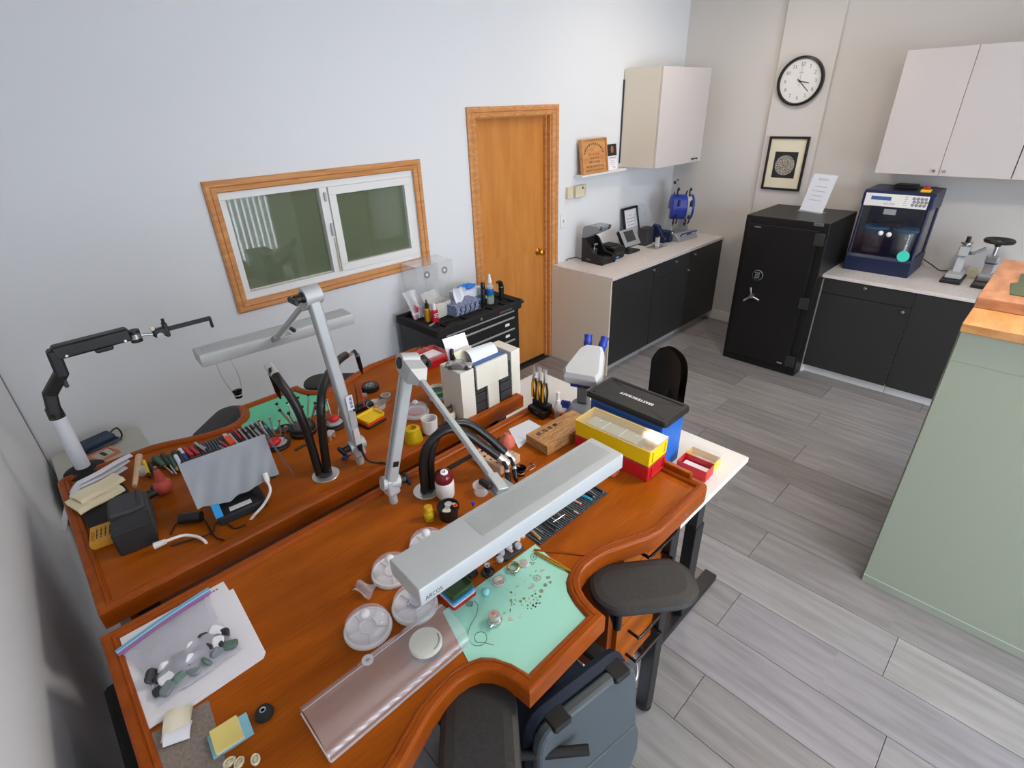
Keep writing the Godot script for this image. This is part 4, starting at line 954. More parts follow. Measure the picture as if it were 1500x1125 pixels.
func right_cabinets():
	var names = ["white wall cabinet door pair nearest the clock, above the blue machine", "white wall cabinet at the picture's right border, above the black wheel press"]
	var k = 0
	for u in [[1.9, 2.683], [2.686, 3.47]]:
		var o = thing("wall_cabinet", names[k], "wall cabinet", Vector3(-0.19, 1.583, (u[0] + u[1]) / 2))
		var w = u[1] - u[0]
		part("body", mb().box(Vector3(0.012, 0.39, 0), Vector3(0.352, 0.78, w - 0.002)), "cab_white", o)
		for s in [-1, 1]: knob(part("door", mb().box(Vector3(-0.181, 0.39, s * w / 4), Vector3(0.016, 0.782, w / 2 - 0.003), 0.001), "cab_white", o), Vector3(-0.188, 0.032, s * 0.03), Vector3(-1, 0, 0), 0.01)
		k += 1
	var lab = ["charcoal base cabinet with a drawer, right of the black safe", "charcoal base cabinet with a plain tall door, half hidden by the green counter"]
	k = 0
	for u in [[1.835, 2.44], [2.443, 3.05]]:
		var o = thing("base_cabinet", lab[k], "cabinet", Vector3(-0.35, 0, (u[0] + u[1]) / 2))
		var w = u[1] - u[0]
		part("body", mb().box(Vector3(-0.006, 0.455, 0), Vector3(0.67, 0.75, w - 0.002)), "cab_side", o)
		part("plinth", mb().box(Vector3(-0.3, 0.04, 0), Vector3(0.016, 0.08, w)), "white", o)
		if k == 0:
			part("end_panel", mb().box(Vector3(-0.006, 0.42, -w / 2 - 0.006), Vector3(0.68, 0.84, 0.016)), "white", o)
			knob(part("drawer", mb().box(Vector3(-0.355, 0.778, 0), Vector3(0.018, 0.112, w - 0.003)), "charcoal", o), Vector3(-0.364, 0.81, -0.01), Vector3(-1, 0, 0))
			knob(part("door", mb().box(Vector3(-0.355, 0.4, 0), Vector3(0.018, 0.636, w - 0.003)), "charcoal", o), Vector3(-0.364, 0.688, 0.265), Vector3(-1, 0, 0))
		else:
			part("door", mb().box(Vector3(-0.355, 0.458, 0), Vector3(0.018, 0.752, w - 0.003)), "charcoal", o)
		k += 1
	solo("countertop", mb().box(Vector3(-0.362, 0.853, 2.435), Vector3(0.722, 0.026, 1.25), 0.002), "counter", "speckled white countertop under the blue machine, right of the safe", "countertop")
	# cleaning machine
	var o = thing("cleaning_machine", "dark blue watch cleaning machine with a clear front and white key panel", "cleaning machine", Vector3(-0.25, 0.866, 2.1))
	var prof = Basis(Vector3(1, 0, 0), Vector3(0, 0, 1), Vector3(0, -1, 0))
	part("base", mb().pose(prof, Vector3(0, 0, -0.225)).loft([Vector2(-0.215, 0), Vector2(0.2, 0), Vector2(0.2, -0.13), Vector2(-0.2, -0.13), Vector2(-0.215, -0.11)], [Vector2(0.006, 0), Vector2(0, 0.006), Vector2(0, 0.444), Vector2(0.006, 0.45)]), "navy", o)
	part("back", mb().bx(0.175, 0.13, 0, 0.05, 0.47, 0.44, 0.004), "navy", o)
	part("head", mb().pose(prof, Vector3(0, 0, -0.225)).loft([Vector2(-0.16, -0.49), Vector2(0.2, -0.46), Vector2(0.2, -0.6), Vector2(-0.14, -0.6), Vector2(-0.165, -0.58)], [Vector2(0.006, 0), Vector2(0, 0.006), Vector2(0, 0.444), Vector2(0.006, 0.45)]), "navy_head", o)
	for s in [-1, 1]: part("post", mb().rod(Vector3(-0.185, 0.13, s * 0.21), Vector3(-0.15, 0.5, s * 0.21), 0.011), "navy", o)
	part("front_pane", mb().pose(Basis(Vector3(0, 0, 1), Vector3(0.1, 0.995, 0), Vector3(-0.995, 0.1, 0)), Vector3(-0.195, 0.13, 0)).box(Vector3(0, 0.18, 0), Vector3(0.4, 0.35, 0.004), 0), "dark_clear", o)
	part("side_pane", mb().box(Vector3(-0.01, 0.3, 0.21), Vector3(0.3, 0.34, 0.004), 0), "dark_clear", o)
	part("side_pane", mb().box(Vector3(-0.01, 0.3, -0.21), Vector3(0.3, 0.34, 0.004), 0), "dark_clear", o)
	var pan = Basis(Vector3(0, 0, 1), Vector3(0.06, 0.998, 0), Vector3(-0.998, 0.06, 0))
	var pp = Vector3(-0.165, 0.535, 0)
	part("key_panel", mb().pose(pan, pp).box(Vector3(-0.005, 0.0, 0.002), Vector3(0.4, 0.09, 0.004), 0.001), "white", o)
	part("screen", mb().pose(pan, pp).box(Vector3(-0.1, 0.012, 0.0045), Vector3(0.13, 0.026, 0.002), 0), "blue_dull", o)
	var b := mb().pose(pan, pp)
	for i in 4:
		for j in 3: b.lathe([Vector2(0.010, 0.004), Vector2(0.012, 0.0045), Vector2(0.012, 0.005), Vector2(0, 0.005)], 6, Vector3(0.105 + i * 0.024 + (j % 2) * 0.006, 0.024 - j * 0.022, 0), Vector3(0, 0, 1))
	b.text("ACS 900", 0.02, Vector3(-0.04, -0.025, 0.0043), Vector3.RIGHT, Vector3(0, 0, 1), false, 0.0006)
	print_lines(b, [0.02, 0.02, 0.02, 0.02, 0.02], 0.014, 0.004, Vector3(0.058, 0.03, 0.0042), Vector3.RIGHT, Vector3(0, 0, 1))
	part("keys", b, "ink_grey", o)
	part("plate", mb().box(Vector3(-0.17, 0.455, -0.02), Vector3(0.004, 0.04, 0.08)), "alu", o)
	for s in [-1, 1]:
		part("jar_rim", mb().lathe([Vector2(0.05, 0), Vector2(0.085, 0), Vector2(0.088, 0.008), Vector2(0.085, 0.016), Vector2(0.05, 0.016)], 28, Vector3(-0.05, 0.31, s * 0.1)), "sky", o)
		part("jar", mb().lathe([Vector2(0, 0), Vector2(0.066, 0), Vector2(0.068, 0.16), Vector2(0.06, 0.175), Vector2(0, 0.175)], 28, Vector3(-0.05, 0.135, s * 0.1)), "steel" if s > 0 else "glass", o)
	part("basket_knobs", mb().ball(Vector3(-0.185, 0.3, -0.035), Vector3(0.018, 0.018, 0.018)).ball(Vector3(-0.185, 0.295, 0.02), Vector3(0.018, 0.018, 0.018)), "paper", o)
	part("lift_arm", mb().bx(-0.05, 0.33, 0, 0.1, 0.03, 0.12, 0.006), "black", o)
	part("vent_cap", mb().at(Vector3(0.04, 0.6, 0.0)).loft(rrect(0.13, 0.15, 0.03), [Vector2(0.004, 0), Vector2(0, 0.006), Vector2(0, 0.024), Vector2(0.006, 0.03)]), "black", o)
	part("stop_base", mb().bx(-0.1, 0.6, 0.15, 0.05, 0.02, 0.06, 0.003), "yellow", o)
	part("stop_button", mb().lathe([Vector2(0, 0), Vector2(0.014, 0), Vector2(0.022, 0.008), Vector2(0.022, 0.016), Vector2(0, 0.022)], 20, Vector3(-0.1, 0.62, 0.15)), "red", o)
	part("sticker", mb().lathe([Vector2(0, 0), Vector2(0.04, 0), Vector2(0.04, 0.001), Vector2(0, 0.001)], 32, Vector3(-0.206, 0.155, 0.155), Vector3(-0.995, 0.1, 0)), "turquoise", o, "turquoise oval sticker")
	solo("power_cord", mb().tube(curve([Vector3(-0.06, 0.93, 2.33), Vector3(-0.1, 0.905, 2.4), Vector3(-0.11, 0.876, 2.46), Vector3(-0.06, 0.872, 2.52), Vector3(-0.045, 0.87, 2.56)]), 0.004, 8), "rubber", "black power cord from the blue machine over the white countertop", "cord")
	# staking press
	o = thing("crystal_press", "grey hand press with a slanted lever on a black base, beside the blue machine", "press", Vector3(-0.25, 0.866, 2.574))
	part("base", mb().bx(0, 0, 0, 0.36, 0.022, 0.122, 0.003), "black", o)
	part("bed", mb().bx(-0.02, 0.022, 0, 0.2, 0.035, 0.1, 0.008), "grey_light", o)
	part("column", mb().pose(Basis(Vector3(1, 0, 0), Vector3(0, 0, 1), Vector3(0, -1, 0)), Vector3(0, 0, -0.025)).loft([Vector2(-0.03, -0.05), Vector2(0.1, -0.05), Vector2(0.06, -0.2), Vector2(0.02, -0.2)], [Vector2(0.004, 0), Vector2(0, 0.004), Vector2(0, 0.046), Vector2(0.004, 0.05)]), "grey_light", o)
	part("head", mb().bx(0.02, 0.17, 0, 0.1, 0.07, 0.062, 0.008), "grey_light", o)
	part("spindle", mb().rod(Vector3(0.02, 0.13, 0), Vector3(0.02, 0.3, 0), 0.013).rod(Vector3(0.02, 0.255, 0), Vector3(0.02, 0.265, 0), 0.036), "steel", o)
	part("cap", mb().rod(Vector3(0.02, 0.265, 0), Vector3(0.02, 0.305, 0), 0.014), "black", o)
	part("lever", mb().rod(Vector3(0.02, 0.19, 0.03), Vector3(-0.02, 0.2, 0.06), 0.012).rod(Vector3(-0.02, 0.2, 0.055), Vector3(0.0, 0.24, 0.115), 0.009, 0.013), "grey", o)
	o = thing("wheel_press", "upright press topped by a black hand wheel behind the wooden board", "press", Vector3(-0.27, 0.866, 2.745))
	part("base", mb().bx(0.0, 0, 0, 0.34, 0.022, 0.1, 0.003), "black", o)
	part("body", mb().bx(0, 0.022, 0, 0.1, 0.05, 0.08, 0.006).bx(0.03, 0.07, 0, 0.05, 0.1, 0.06, 0.006).bx(0.02, 0.15, 0, 0.08, 0.05, 0.07, 0.006), "steel", o)
	part("spindle", mb().rod(Vector3(0.02, 0.2, 0), Vector3(0.02, 0.3, 0), 0.011), "steel", o)
	part("wheel", mb().lathe([Vector2(0, 0), Vector2(0.016, 0), Vector2(0.022, 0.02), Vector2(0.07, 0.024), Vector2(0.085, 0.028), Vector2(0.09, 0.04), Vector2(0.082, 0.052), Vector2(0.068, 0.048), Vector2(0.05, 0.04), Vector2(0, 0.036)], 36, Vector3(0.02, 0.262, 0)), "black", o)
	part("ring", mb().lathe([Vector2(0.018, 0.142), Vector2(0.036, 0.142), Vector2(0.036, 0.15), Vector2(0.018, 0.15)], 20, Vector3(0.02, 0, 0)), "navy", o)
	solo("small_box", mb().bx(0, 0, 0, 0.09, 0.06, 0.07, 0.006), "beige", "little beige box against the wall between the two presses", "box", Vector3(-0.12, 0.866, 2.655))
	# reception counter
	o = thing("reception_counter", "tall sage green counter front with an oak top at the right picture edge", "counter", Vector3(-2.34, 0, 3.23))
	part("front_panel", mb().box(Vector3(-0.476, 0.66, 0.01), Vector3(0.022, 1.32, 0.72)), "sage", o)
	part("end_panel", mb().box(Vector3(-0.05, 0.66, -0.345), Vector3(0.83, 1.32, 0.022)), "sage", o)
	part("back_panel", mb().box(Vector3(0.36, 0.66, 0.01), Vector3(0.022, 1.32, 0.7)), "sage", o)
	part("top", mb().box(Vector3(-0.055, 1.338, 0.005), Vector3(0.9, 0.034, 0.72), 0.003), "ledge", o)
	part("seam", mb().box(Vector3(-0.4874, 1.2, 0.01), Vector3(0.0016, 0.003, 0.72), 0), "sage_dark", o)
	part("kick_line", mb().box(Vector3(-0.4874, 0.045, 0.01), Vector3(0.0016, 0.004, 0.72), 0), "sage_light", o)
	solo("wooden_board", mb().bx(0, 0, 0, 0.72, 0.044, 0.68, 0.003), "board", "thick reddish wooden board lying on the oak counter top", "wooden board", Vector3(-2.26, 1.355, 3.215))
	solo("leather_mat", mb().loft([Vector2(-0.2, -0.09), Vector2(-0.03, -0.105), Vector2(0.0, -0.085), Vector2(0.16, -0.09), Vector2(0.2, 0.4), Vector2(-0.22, 0.4)], [Vector2(0, 0), Vector2(0, 0.0035), Vector2(0.001, 0.0045)]), "leather", "dark green leather mat with an irregular edge on the thick wooden board", "mat", Vector3(-2.32, 1.399, 3.05))


# a slender thing lying from a to b: pieces are [from, to, r0, r1, material, name] along its length
func stick(called: String, label: String, cat: String, a: Vector3, b: Vector3, pieces: Array, group := "") -> Node3D:
	var o = thing(called, label, cat, a, 0, group)
	var d = b - a
	for p in pieces: part(p[5], mb().rod(d * p[0], d * p[1], p[2], p[3], 10), p[4], o)
	return o

func bottle_profile(r: float, h: float, neck: float) -> Array:
	return [Vector2(0, 0), Vector2(r * 0.92, 0), Vector2(r, r * 0.12), Vector2(r, h * 0.78), Vector2(r * 0.85, h * 0.88), Vector2(neck, h * 0.94), Vector2(neck, h), Vector2(0, h)]

func tool_chest_things():
	var o = thing("tool_chest", "black steel tool chest with silver drawer pulls under the inner window", "tool chest", Vector3(-3.15, 0, 0.275), 0.02)
	part("body", mb().box(Vector3(0, 0.43, -0.005), Vector3(0.74, 0.8, 0.42), 0.004), "black", o)
	part("tray_top", mb().at(Vector3(0, 0.83, 0)).loft(rrect(0.765, 0.455, 0.01), [Vector2(0.008, 0), Vector2(0, 0.012), Vector2(0, 0.05), Vector2(0.003, 0.055), Vector2(0.03, 0.055), Vector2(0.034, 0.038)]), "black_matt", o)
	for x in [-0.27, -0.1, 0.14, 0.26]: part("divider", mb().box(Vector3(x, 0.876, 0.0), Vector3(0.008, 0.014, 0.38)), "black_matt", o)
	part("divider", mb().box(Vector3(0, 0.876, 0.11), Vector3(0.68, 0.014, 0.008)), "black_matt", o)
	part("push_handle", mb().tube([Vector3(0.375, 0.866, 0.2), Vector3(0.415, 0.866, 0.2), Vector3(0.42, 0.866, 0.19), Vector3(0.42, 0.866, -0.19), Vector3(0.415, 0.866, -0.2), Vector3(0.375, 0.866, -0.2)], 0.014), "black", o)
	var ys = [0.835, 0.785, 0.7, 0.615, 0.53, 0.41, 0.25]
	for i in 7:
		var hgt = (ys[i] - ys[i + 1]) if i < 6 else 0.16
		var f = part("drawer", mb().box(Vector3(0, ys[i] - hgt / 2 + 0.004, 0.208), Vector3(0.66, hgt - 0.004, 0.014), 0.002), "black", o)
		part("handle", mb().box(Vector3(0, ys[i] - 0.004, 0.219), Vector3(0.62, 0.014, 0.01), 0.003), "alu", f)
		if i > 0 and i < 5: part("label", mb().box(Vector3(0.24, ys[i] - 0.045, 0.216), Vector3(0.042, 0.02, 0.002)), "paper", f)
	part("lock", mb().lathe([Vector2(0, 0), Vector2(0.012, 0), Vector2(0.01, 0.006), Vector2(0, 0.006)], 16, Vector3(-0.01, 0.862, 0.224), Vector3(0, 0, 1)), "steel", o)
	var b := mb().text("MASTERCRAFT", 0.016, Vector3(0.23, 0.856, 0.2285), Vector3.RIGHT, Vector3(0, 0, 1))
	part("lettering", b, "grey", o)
	part("badge", mb().box(Vector3(0.168, 0.856, 0.229), Vector3(0.012, 0.016, 0.002)), "red", o)
	for x in [-1, 1]:
		for z in [-1, 1]: part("caster", mb().lathe([Vector2(0, -0.014), Vector2(0.03, -0.014), Vector2(0.03, 0.014), Vector2(0, 0.014)], 18, Vector3(x * 0.32, 0.03, z * 0.17), Vector3(1, 0, 0)), "rubber", o)
	for p in [Vector3(0.0, 0.72, 0), Vector3(0, 0.6, 0.1)]: part("bolt", mb().lathe([Vector2(0, 0), Vector2(0.006, 0), Vector2(0, 0.003)], 10, Vector3(-0.37, p.y, p.z), Vector3(-1, 0, 0)), "grey", o)
	var T = 0.873
	# what stands in its top tray
	o = thing("acrylic_case", "tall clear acrylic display case with two round stickers at the back of the tool chest", "display case", Vector3(-3.28, T, 0.12))
	for s in [[Vector3(0, 0.17, 0.085), Vector3(0.29, 0.34, 0.003)], [Vector3(0, 0.17, -0.085), Vector3(0.29, 0.34, 0.003)], [Vector3(-0.145, 0.17, 0), Vector3(0.003, 0.34, 0.17)], [Vector3(0.145, 0.17, 0), Vector3(0.003, 0.34, 0.17)], [Vector3(0, 0.34, 0), Vector3(0.29, 0.003, 0.17)], [Vector3(0.02, 0.17, 0), Vector3(0.003, 0.34, 0.165)]]:
		part("pane", mb().box(s[0], s[1], 0.0004), "acrylic", o)
	for x in [-0.07, 0.075]:
		var st = part("sticker", mb().lathe([Vector2(0.012, 0), Vector2(0.024, 0), Vector2(0.024, 0.001), Vector2(0.012, 0.001)], 24, Vector3(x, 0.28, 0.087), Vector3(0, 0, 1)), "grey", o)
		part("emblem", mb().box(Vector3(x, 0.28, 0.0878), Vector3(0.012, 0.014, 0.001), 0), "paper", st)
	o = thing("bagged_bottle", "red and white bottle in a clear bag, left end of the tool chest", "bottle", Vector3(-3.45, T, 0.17))
	part("bottle", mb().lathe(bottle_profile(0.026, 0.09, 0.012), 20), "rose", o)
	part("label", mb().lathe([Vector2(0.0265, 0.025), Vector2(0.0268, 0.026), Vector2(0.0268, 0.045), Vector2(0.0265, 0.046)], 20), "paper", o)
	part("bag", mb().sheet(func(u, v): return Vector3((u - 0.5) * (0.075 + 0.03 * v) - 0.03 * v * v, 0.004 + v * 0.19, 0.034 + 0.006 * sin(u * 9.0) - 0.04 * v), 8, 10, 0.0005), "bag_thin", o)
	o = thing("dropper_bottle", "yellow bottle with a black cap at the front left of the tool chest", "bottle", Vector3(-3.435, T, 0.29))
	part("body", mb().at(Vector3.ZERO).loft(rrect(0.034, 0.03, 0.008), [Vector2(0.002, 0), Vector2(0, 0.002), Vector2(0, 0.082), Vector2(0.006, 0.094)]), "amber", o)
	part("cap", mb().lathe([Vector2(0.009, 0.092), Vector2(0.014, 0.094), Vector2(0.013, 0.125), Vector2(0.006, 0.13), Vector2(0.005, 0.15), Vector2(0, 0.152)], 16), "black", o)
	o = thing("lubricant_bottle", "red bottle with a white cap, front left of the tool chest", "bottle", Vector3(-3.418, T, 0.345))
	part("body", mb().loft(rrect(0.048, 0.03, 0.012), [Vector2(0.003, 0), Vector2(0, 0.003), Vector2(0, 0.082), Vector2(0.008, 0.092)]), "rose_dark", o)
	part("cap", mb().lathe([Vector2(0.012, 0.09), Vector2(0.012, 0.125), Vector2(0.007, 0.132), Vector2(0, 0.132)], 16), "paper", o)
	b = mb()
	print_lines(b, [0.032, 0.026, 0.03], 0.011, 0.0045, Vector3(0, 0.065, 0.0152), Vector3.RIGHT, Vector3(0, 0, 1))
	part("print", b, "paper", o)
	stick("cotton_swab", "thin cotton swab leaning in the tool chest tray by the yellow bottle", "cotton swab", Vector3(-3.39, T + 0.004, 0.28), Vector3(-3.47, T + 0.13, 0.22), [[0, 1, 0.0013, 0.0013, "paper", "shaft"], [0.9, 1.0, 0.003, 0.0025, "tissue", "tip"], [0, 0.1, 0.0025, 0.003, "tissue", "tip"]])
	o = thing("clear_tub", "clear box of pale yellow shavings behind the tissue box", "box", Vector3(-3.31, T, 0.245), 0.15)
	part("tub", tray(0.15, 0.1, 0.11, 0.012, 0.003, 0.003, 0.006), "frost", o)
	part("filling", mb().loft(rrect(0.13, 0.09, 0.02), [Vector2(0, 0.004), Vector2(0, 0.05), Vector2(0.02, 0.07), Vector2(0.04, 0.066)]), "cloth", o)
	part("flap", mb().sheet(func(u, v): return Vector3((u - 0.5) * 0.15, 0.1 + v * 0.05, -0.055 - v * 0.035 + 0.006 * sin(u * 12)), 8, 6), "frost", o)
	# tissue box
	o = thing("tissue_box", "blue and white patterned tissue box with a tissue pulled up, on the tool chest", "tissue box", Vector3(-3.16, T, 0.315), 0.06)
	part("carton", mb().bx(0, 0, 0, 0.225, 0.075, 0.125, 0.002), "tissue_print", o)
	b = mb()
	for i in 5:
		var x = -0.09 + i * 0.044
		b.tube(curve([Vector3(x, 0.008, 0.0627), Vector3(x + 0.02, 0.03 + 0.012 * (i % 2), 0.0632), Vector3(x + 0.012, 0.055, 0.063), Vector3(x + 0.036, 0.068, 0.0627)]), [0.0012, 0.003, 0.005, 0.006, 0.006, 0.005, 0.004, 0.005, 0.006, 0.006, 0.006, 0.005, 0.004, 0.004, 0.003, 0.003, 0.002, 0.002, 0.001], 5)
	part("swirls", b, "navy", o)
	part("tissue", mb().sheet(func(u, v):
		var a = (u - 0.5) * 2.0
		return Vector3(a * (0.03 + 0.04 * v * (1 - v) * 2 + 0.005 * v) - 0.03 + 0.01 * v, 0.073 + 0.115 * v - 0.02 * v * abs(a), 0.015 * sin(a * 5 + v * 3) * (0.4 + v) + 0.004), 16, 10, 0.001), "tissue", o)
	o = thing("glove_box", "white and blue carton of blue gloves at the back of the tool chest", "glove box", Vector3(-3.02, T, 0.185), 0.06)
	part("carton", mb().bx(0, 0, 0, 0.22, 0.1, 0.11, 0.002), "paper_blue", o)
	part("band", mb().bx(0.002, 0.004, 0.002, 0.2205, 0.042, 0.1095, 0.002), "sky_pale", o)
	b = mb()
	var g := RandomNumberGenerator.new()
	g.seed = 3
	for i in 14: b.ball(Vector3(g.randf_range(-0.065, 0.065), 0.102 + g.randf_range(-0.002, 0.026), g.randf_range(-0.03, 0.03)), Vector3(g.randf_range(0.015, 0.035), g.randf_range(0.008, 0.016), g.randf_range(0.012, 0.022)), 10)
	part("gloves", b, "glove_blue", o)
	o = thing("black_can", "slim black spray can between the glove carton and the spray bottle", "bottle", Vector3(-2.955, T, 0.3))
	part("can", mb().lathe([Vector2(0, 0), Vector2(0.017, 0), Vector2(0.0175, 0.003), Vector2(0.0175, 0.1), Vector2(0.014, 0.106), Vector2(0, 0.106)], 20), "black", o)
	part("cap", mb().lathe([Vector2(0.0155, 0.106), Vector2(0.0155, 0.148), Vector2(0.013, 0.152), Vector2(0, 0.152)], 20), "black_gloss", o)
	o = thing("spray_bottle", "clear spray bottle with a blue label at the right of the tool chest top", "spray bottle", Vector3(-2.92, T, 0.335))
	part("body", mb().lathe(bottle_profile(0.027, 0.15, 0.012), 24), "bottle_clear", o)
	part("label", mb().lathe([Vector2(0.0272, 0.05), Vector2(0.0275, 0.051), Vector2(0.0275, 0.109), Vector2(0.0272, 0.11)], 24), "blue", o)
	part("label_band", mb().lathe([Vector2(0.0276, 0.05), Vector2(0.0278, 0.051), Vector2(0.0278, 0.062), Vector2(0.0276, 0.063)], 24), "lime", o)
	part("spray_head", mb().lathe([Vector2(0.014, 0.148), Vector2(0.015, 0.165), Vector2(0.012, 0.17), Vector2(0.009, 0.19), Vector2(0.008, 0.21), Vector2(0, 0.212)], 16), "paper", o)
	o = thing("hair_trimmer", "black hand tool with a hooked head standing at the right end of the tool chest", "hand tool", Vector3(-2.825, T, 0.35))
	part("grip", mb().lathe([Vector2(0, 0), Vector2(0.019, 0), Vector2(0.021, 0.01), Vector2(0.019, 0.07), Vector2(0.021, 0.1), Vector2(0, 0.1)], 18), "black", o)
	part("ring", mb().lathe([Vector2(0.0205, 0.1), Vector2(0.0215, 0.101), Vector2(0.0215, 0.106), Vector2(0, 0.106)], 18), "steel", o)
	part("head", mb().tube([Vector3(0, 0.106, 0), Vector3(-0.005, 0.13, 0), Vector3(-0.02, 0.142, 0.004), Vector3(-0.045, 0.146, 0.008), Vector3(-0.055, 0.142, 0.01)], [0.019, 0.018, 0.013, 0.008, 0.005]), "black", o)
	solo("card", mb().bx(0, 0, 0, 0.055, 0.0012, 0.085), "paper", "small white card lying at the back right of the tool chest tray", "card", Vector3(-2.85, T, 0.2), 0.4)
	o = thing("tray_clip", "small pale metal clip lying in the front left of the chest tray", "clip", Vector3(-3.47, T, 0.37))
	part("plate", mb().bx(0, 0, 0, 0.045, 0.004, 0.02, 0.001), "steel", o)
	part("tube", mb().rod(Vector3(-0.02, 0.008, 0.004), Vector3(0.03, 0.008, -0.01), 0.005), "steel", o)

func white_table_things():
	var o = thing("side_desk", "white topped height adjustable desk across the right ends of both benches", "desk", Vector3(-3.6, 0, 1.76))
	part("top", mb().box(Vector3(0, 0.7175, 0), Vector3(0.66, 0.025, 1.25), 0.002), "desk_white", o)
	for s in [-1, 1]:
		var l = part("column", mb().bx(-0.02, 0.04, s * 0.585, 0.07, 0.52, 0.05, 0.003), "black", o)
		part("inner_column", mb().bx(-0.02, 0.5, s * 0.585, 0.055, 0.205, 0.04, 0.003), "charcoal", l)
		part("foot", mb().bx(-0.02, 0.006, s * 0.585, 0.6, 0.035, 0.06, 0.004), "black", o)
		part("pad", mb().bx(0.25, 0, s * 0.585, 0.04, 0.006, 0.04, 0.001).bx(-0.29, 0, s * 0.585, 0.04, 0.006, 0.04, 0.001), "rubber", o)
	part("crossbar", mb().box(Vector3(-0.02, 0.68, 0), Vector3(0.06, 0.04, 1.1)), "black", o)
	# parts organizer with a black lid
	var D = 0.73
	o = thing("parts_organizer", "blue parts organizer with a black carrying lid on the white desk", "organizer", Vector3(-3.57, D, 1.985))
	part("case", mb().bx(0.0, 0, 0, 0.165, 0.25, 0.36, 0.004), "organizer_blue", o)
	for i in 5:
		for j in 4: part("drawer", mb().box(Vector3(-0.085, 0.035 + j * 0.054, -0.14 + i * 0.07), Vector3(0.012, 0.05, 0.066), 0.004), "dark_clear", o)
	part("lid", mb().at(Vector3(0, 0.24, 0)).loft(rrect(0.195, 0.4, 0.018), [Vector2(0.008, 0), Vector2(0, 0.006), Vector2(0, 0.022), Vector2(0.006, 0.03), Vector2(0.018, 0.03), Vector2(0.022, 0.026)]), "lid_black", o)
	part("lettering", mb().text("MASTERCRAFT", 0.024, Vector3(0.0, 0.2664, 0.0), Vector3(0, 0, -1), Vector3.UP, false, 0.0006, true), "paper", o)
	part("studs", mb().disc(Vector3(-0.07, 0.2665, -0.17), 0.005, 0.003, 10), "rubber", o)
	# microscope
	o = thing("microscope", "pale grey microscope with royal blue eyepieces behind the blue organizer", "microscope", Vector3(-3.5, D, 1.67), -1.2)
	part("base", mb().loft(rrect(0.2, 0.22, 0.03), [Vector2(0.004, 0), Vector2(0, 0.004), Vector2(0, 0.04), Vector2(0.01, 0.05)]), "grey", o)
	part("pillar", mb().bx(-0.04, 0.05, -0.07, 0.06, 0.25, 0.05, 0.01), "grey", o)
	part("head", mb().pose(Basis(Vector3(1, 0, 0), 0.5), Vector3(0, 0.285, 0.0)).loft([Vector2(-0.085, 0.1), Vector2(-0.1, 0.06), Vector2(-0.06, -0.07), Vector2(-0.03, -0.1), Vector2(0.04, -0.1), Vector2(0.06, -0.07), Vector2(0.085, 0.06), Vector2(0.07, 0.1)], [Vector2(0.01, -0.02), Vector2(0, -0.006), Vector2(0, 0.04), Vector2(0.014, 0.06)]), "scope_white", o)
	for s in [-1, 1]:
		var e = part("eyepiece", mb().lathe([Vector2(0, 0), Vector2(0.018, 0), Vector2(0.019, 0.02), Vector2(0.017, 0.024), Vector2(0.02, 0.028), Vector2(0.02, 0.045), Vector2(0.017, 0.05), Vector2(0.02, 0.075), Vector2(0.014, 0.075), Vector2(0, 0.06)], 20, Vector3(0.0 + s * 0.032, 0.335, -0.08), Vector3(s * 0.12, 0.8, -0.5)), "royal", o)
	part("focus_knob", mb().rod(Vector3(-0.11, 0.25, -0.03), Vector3(-0.04, 0.25, -0.03), 0.03), "royal", o)
	part("focus_knob", mb().rod(Vector3(-0.1, 0.16, -0.06), Vector3(-0.03, 0.16, -0.06), 0.024), "royal", o)
	part("stage_knob", mb().rod(Vector3(-0.13, 0.06, 0.0), Vector3(-0.09, 0.06, 0.0), 0.02), "royal", o)
	part("objective", mb().lathe([Vector2(0, 0), Vector2(0.022, 0), Vector2(0.03, 0.03), Vector2(0.03, 0.07), Vector2(0, 0.07)], 20, Vector3(0, 0.19, 0.02)), "grey_dark", o)
	# visitor's chair behind the desk
	o = thing("office_chair", "black chair with a rounded backrest behind the organizer and microscope", "chair", Vector3(-3.04, 0, 1.63), -2.17)
	part("backrest", mb().sheet(func(u, v):
		var a = (u - 0.5) * 2.2
		return Vector3(sin(a) * 0.21, 0.5 + 0.4 * v - 0.12 * pow(abs(u - 0.5) * 2, 3) * v, -0.16 - cos(a) * 0.08), 16, 10, 0.035), "black", o)
	part("seat", mb().at(Vector3(0, 0.42, 0)).loft(rrect(0.4, 0.4, 0.09), [Vector2(0.02, 0), Vector2(0, 0.02), Vector2(0, 0.05), Vector2(0.02, 0.07)]), "black", o)
	for s in [[-1, -1], [1, -1], [1, 1], [-1, 1]]: part("leg", mb().rod(Vector3(s[0] * 0.19, 0, s[1] * 0.18), Vector3(s[0] * 0.15, 0.43, s[1] * 0.14), 0.012), "black", o)
	part("stay", mb().rod(Vector3(0, 0.45, -0.15), Vector3(0, 0.7, -0.25), 0.02), "black", o)
	# little lidded bins
	o = thing("lidded_bin", "small open red bin on the white desk behind the near bench end", "bin", Vector3(-3.525, D, 2.265), 0.05)
	part("bin", tray(0.075, 0.05, 0.13, 0.004, 0.003, 0.003), "red", o)
	part("contents", mb().bx(0, 0.003, 0, 0.06, 0.02, 0.11, 0.002), "paper", o)
	o = thing("lidded_bin", "small yellow bin with a clear lid beside the red bin on the white desk", "bin", Vector3(-3.44, D, 2.255), 0.05)
	part("bin", tray(0.07, 0.035, 0.13, 0.004, 0.003, 0.003), "yellow", o)
	part("lid", mb().at(Vector3(0, 0.035, 0)).loft(rrect(0.072, 0.132, 0.004), [Vector2(0, 0), Vector2(0, 0.018), Vector2(0.002, 0.02)]), "acrylic", o)
	part("contents", mb().bx(-0.01, 0.003, 0, 0.03, 0.02, 0.08, 0.004), "steel", o)


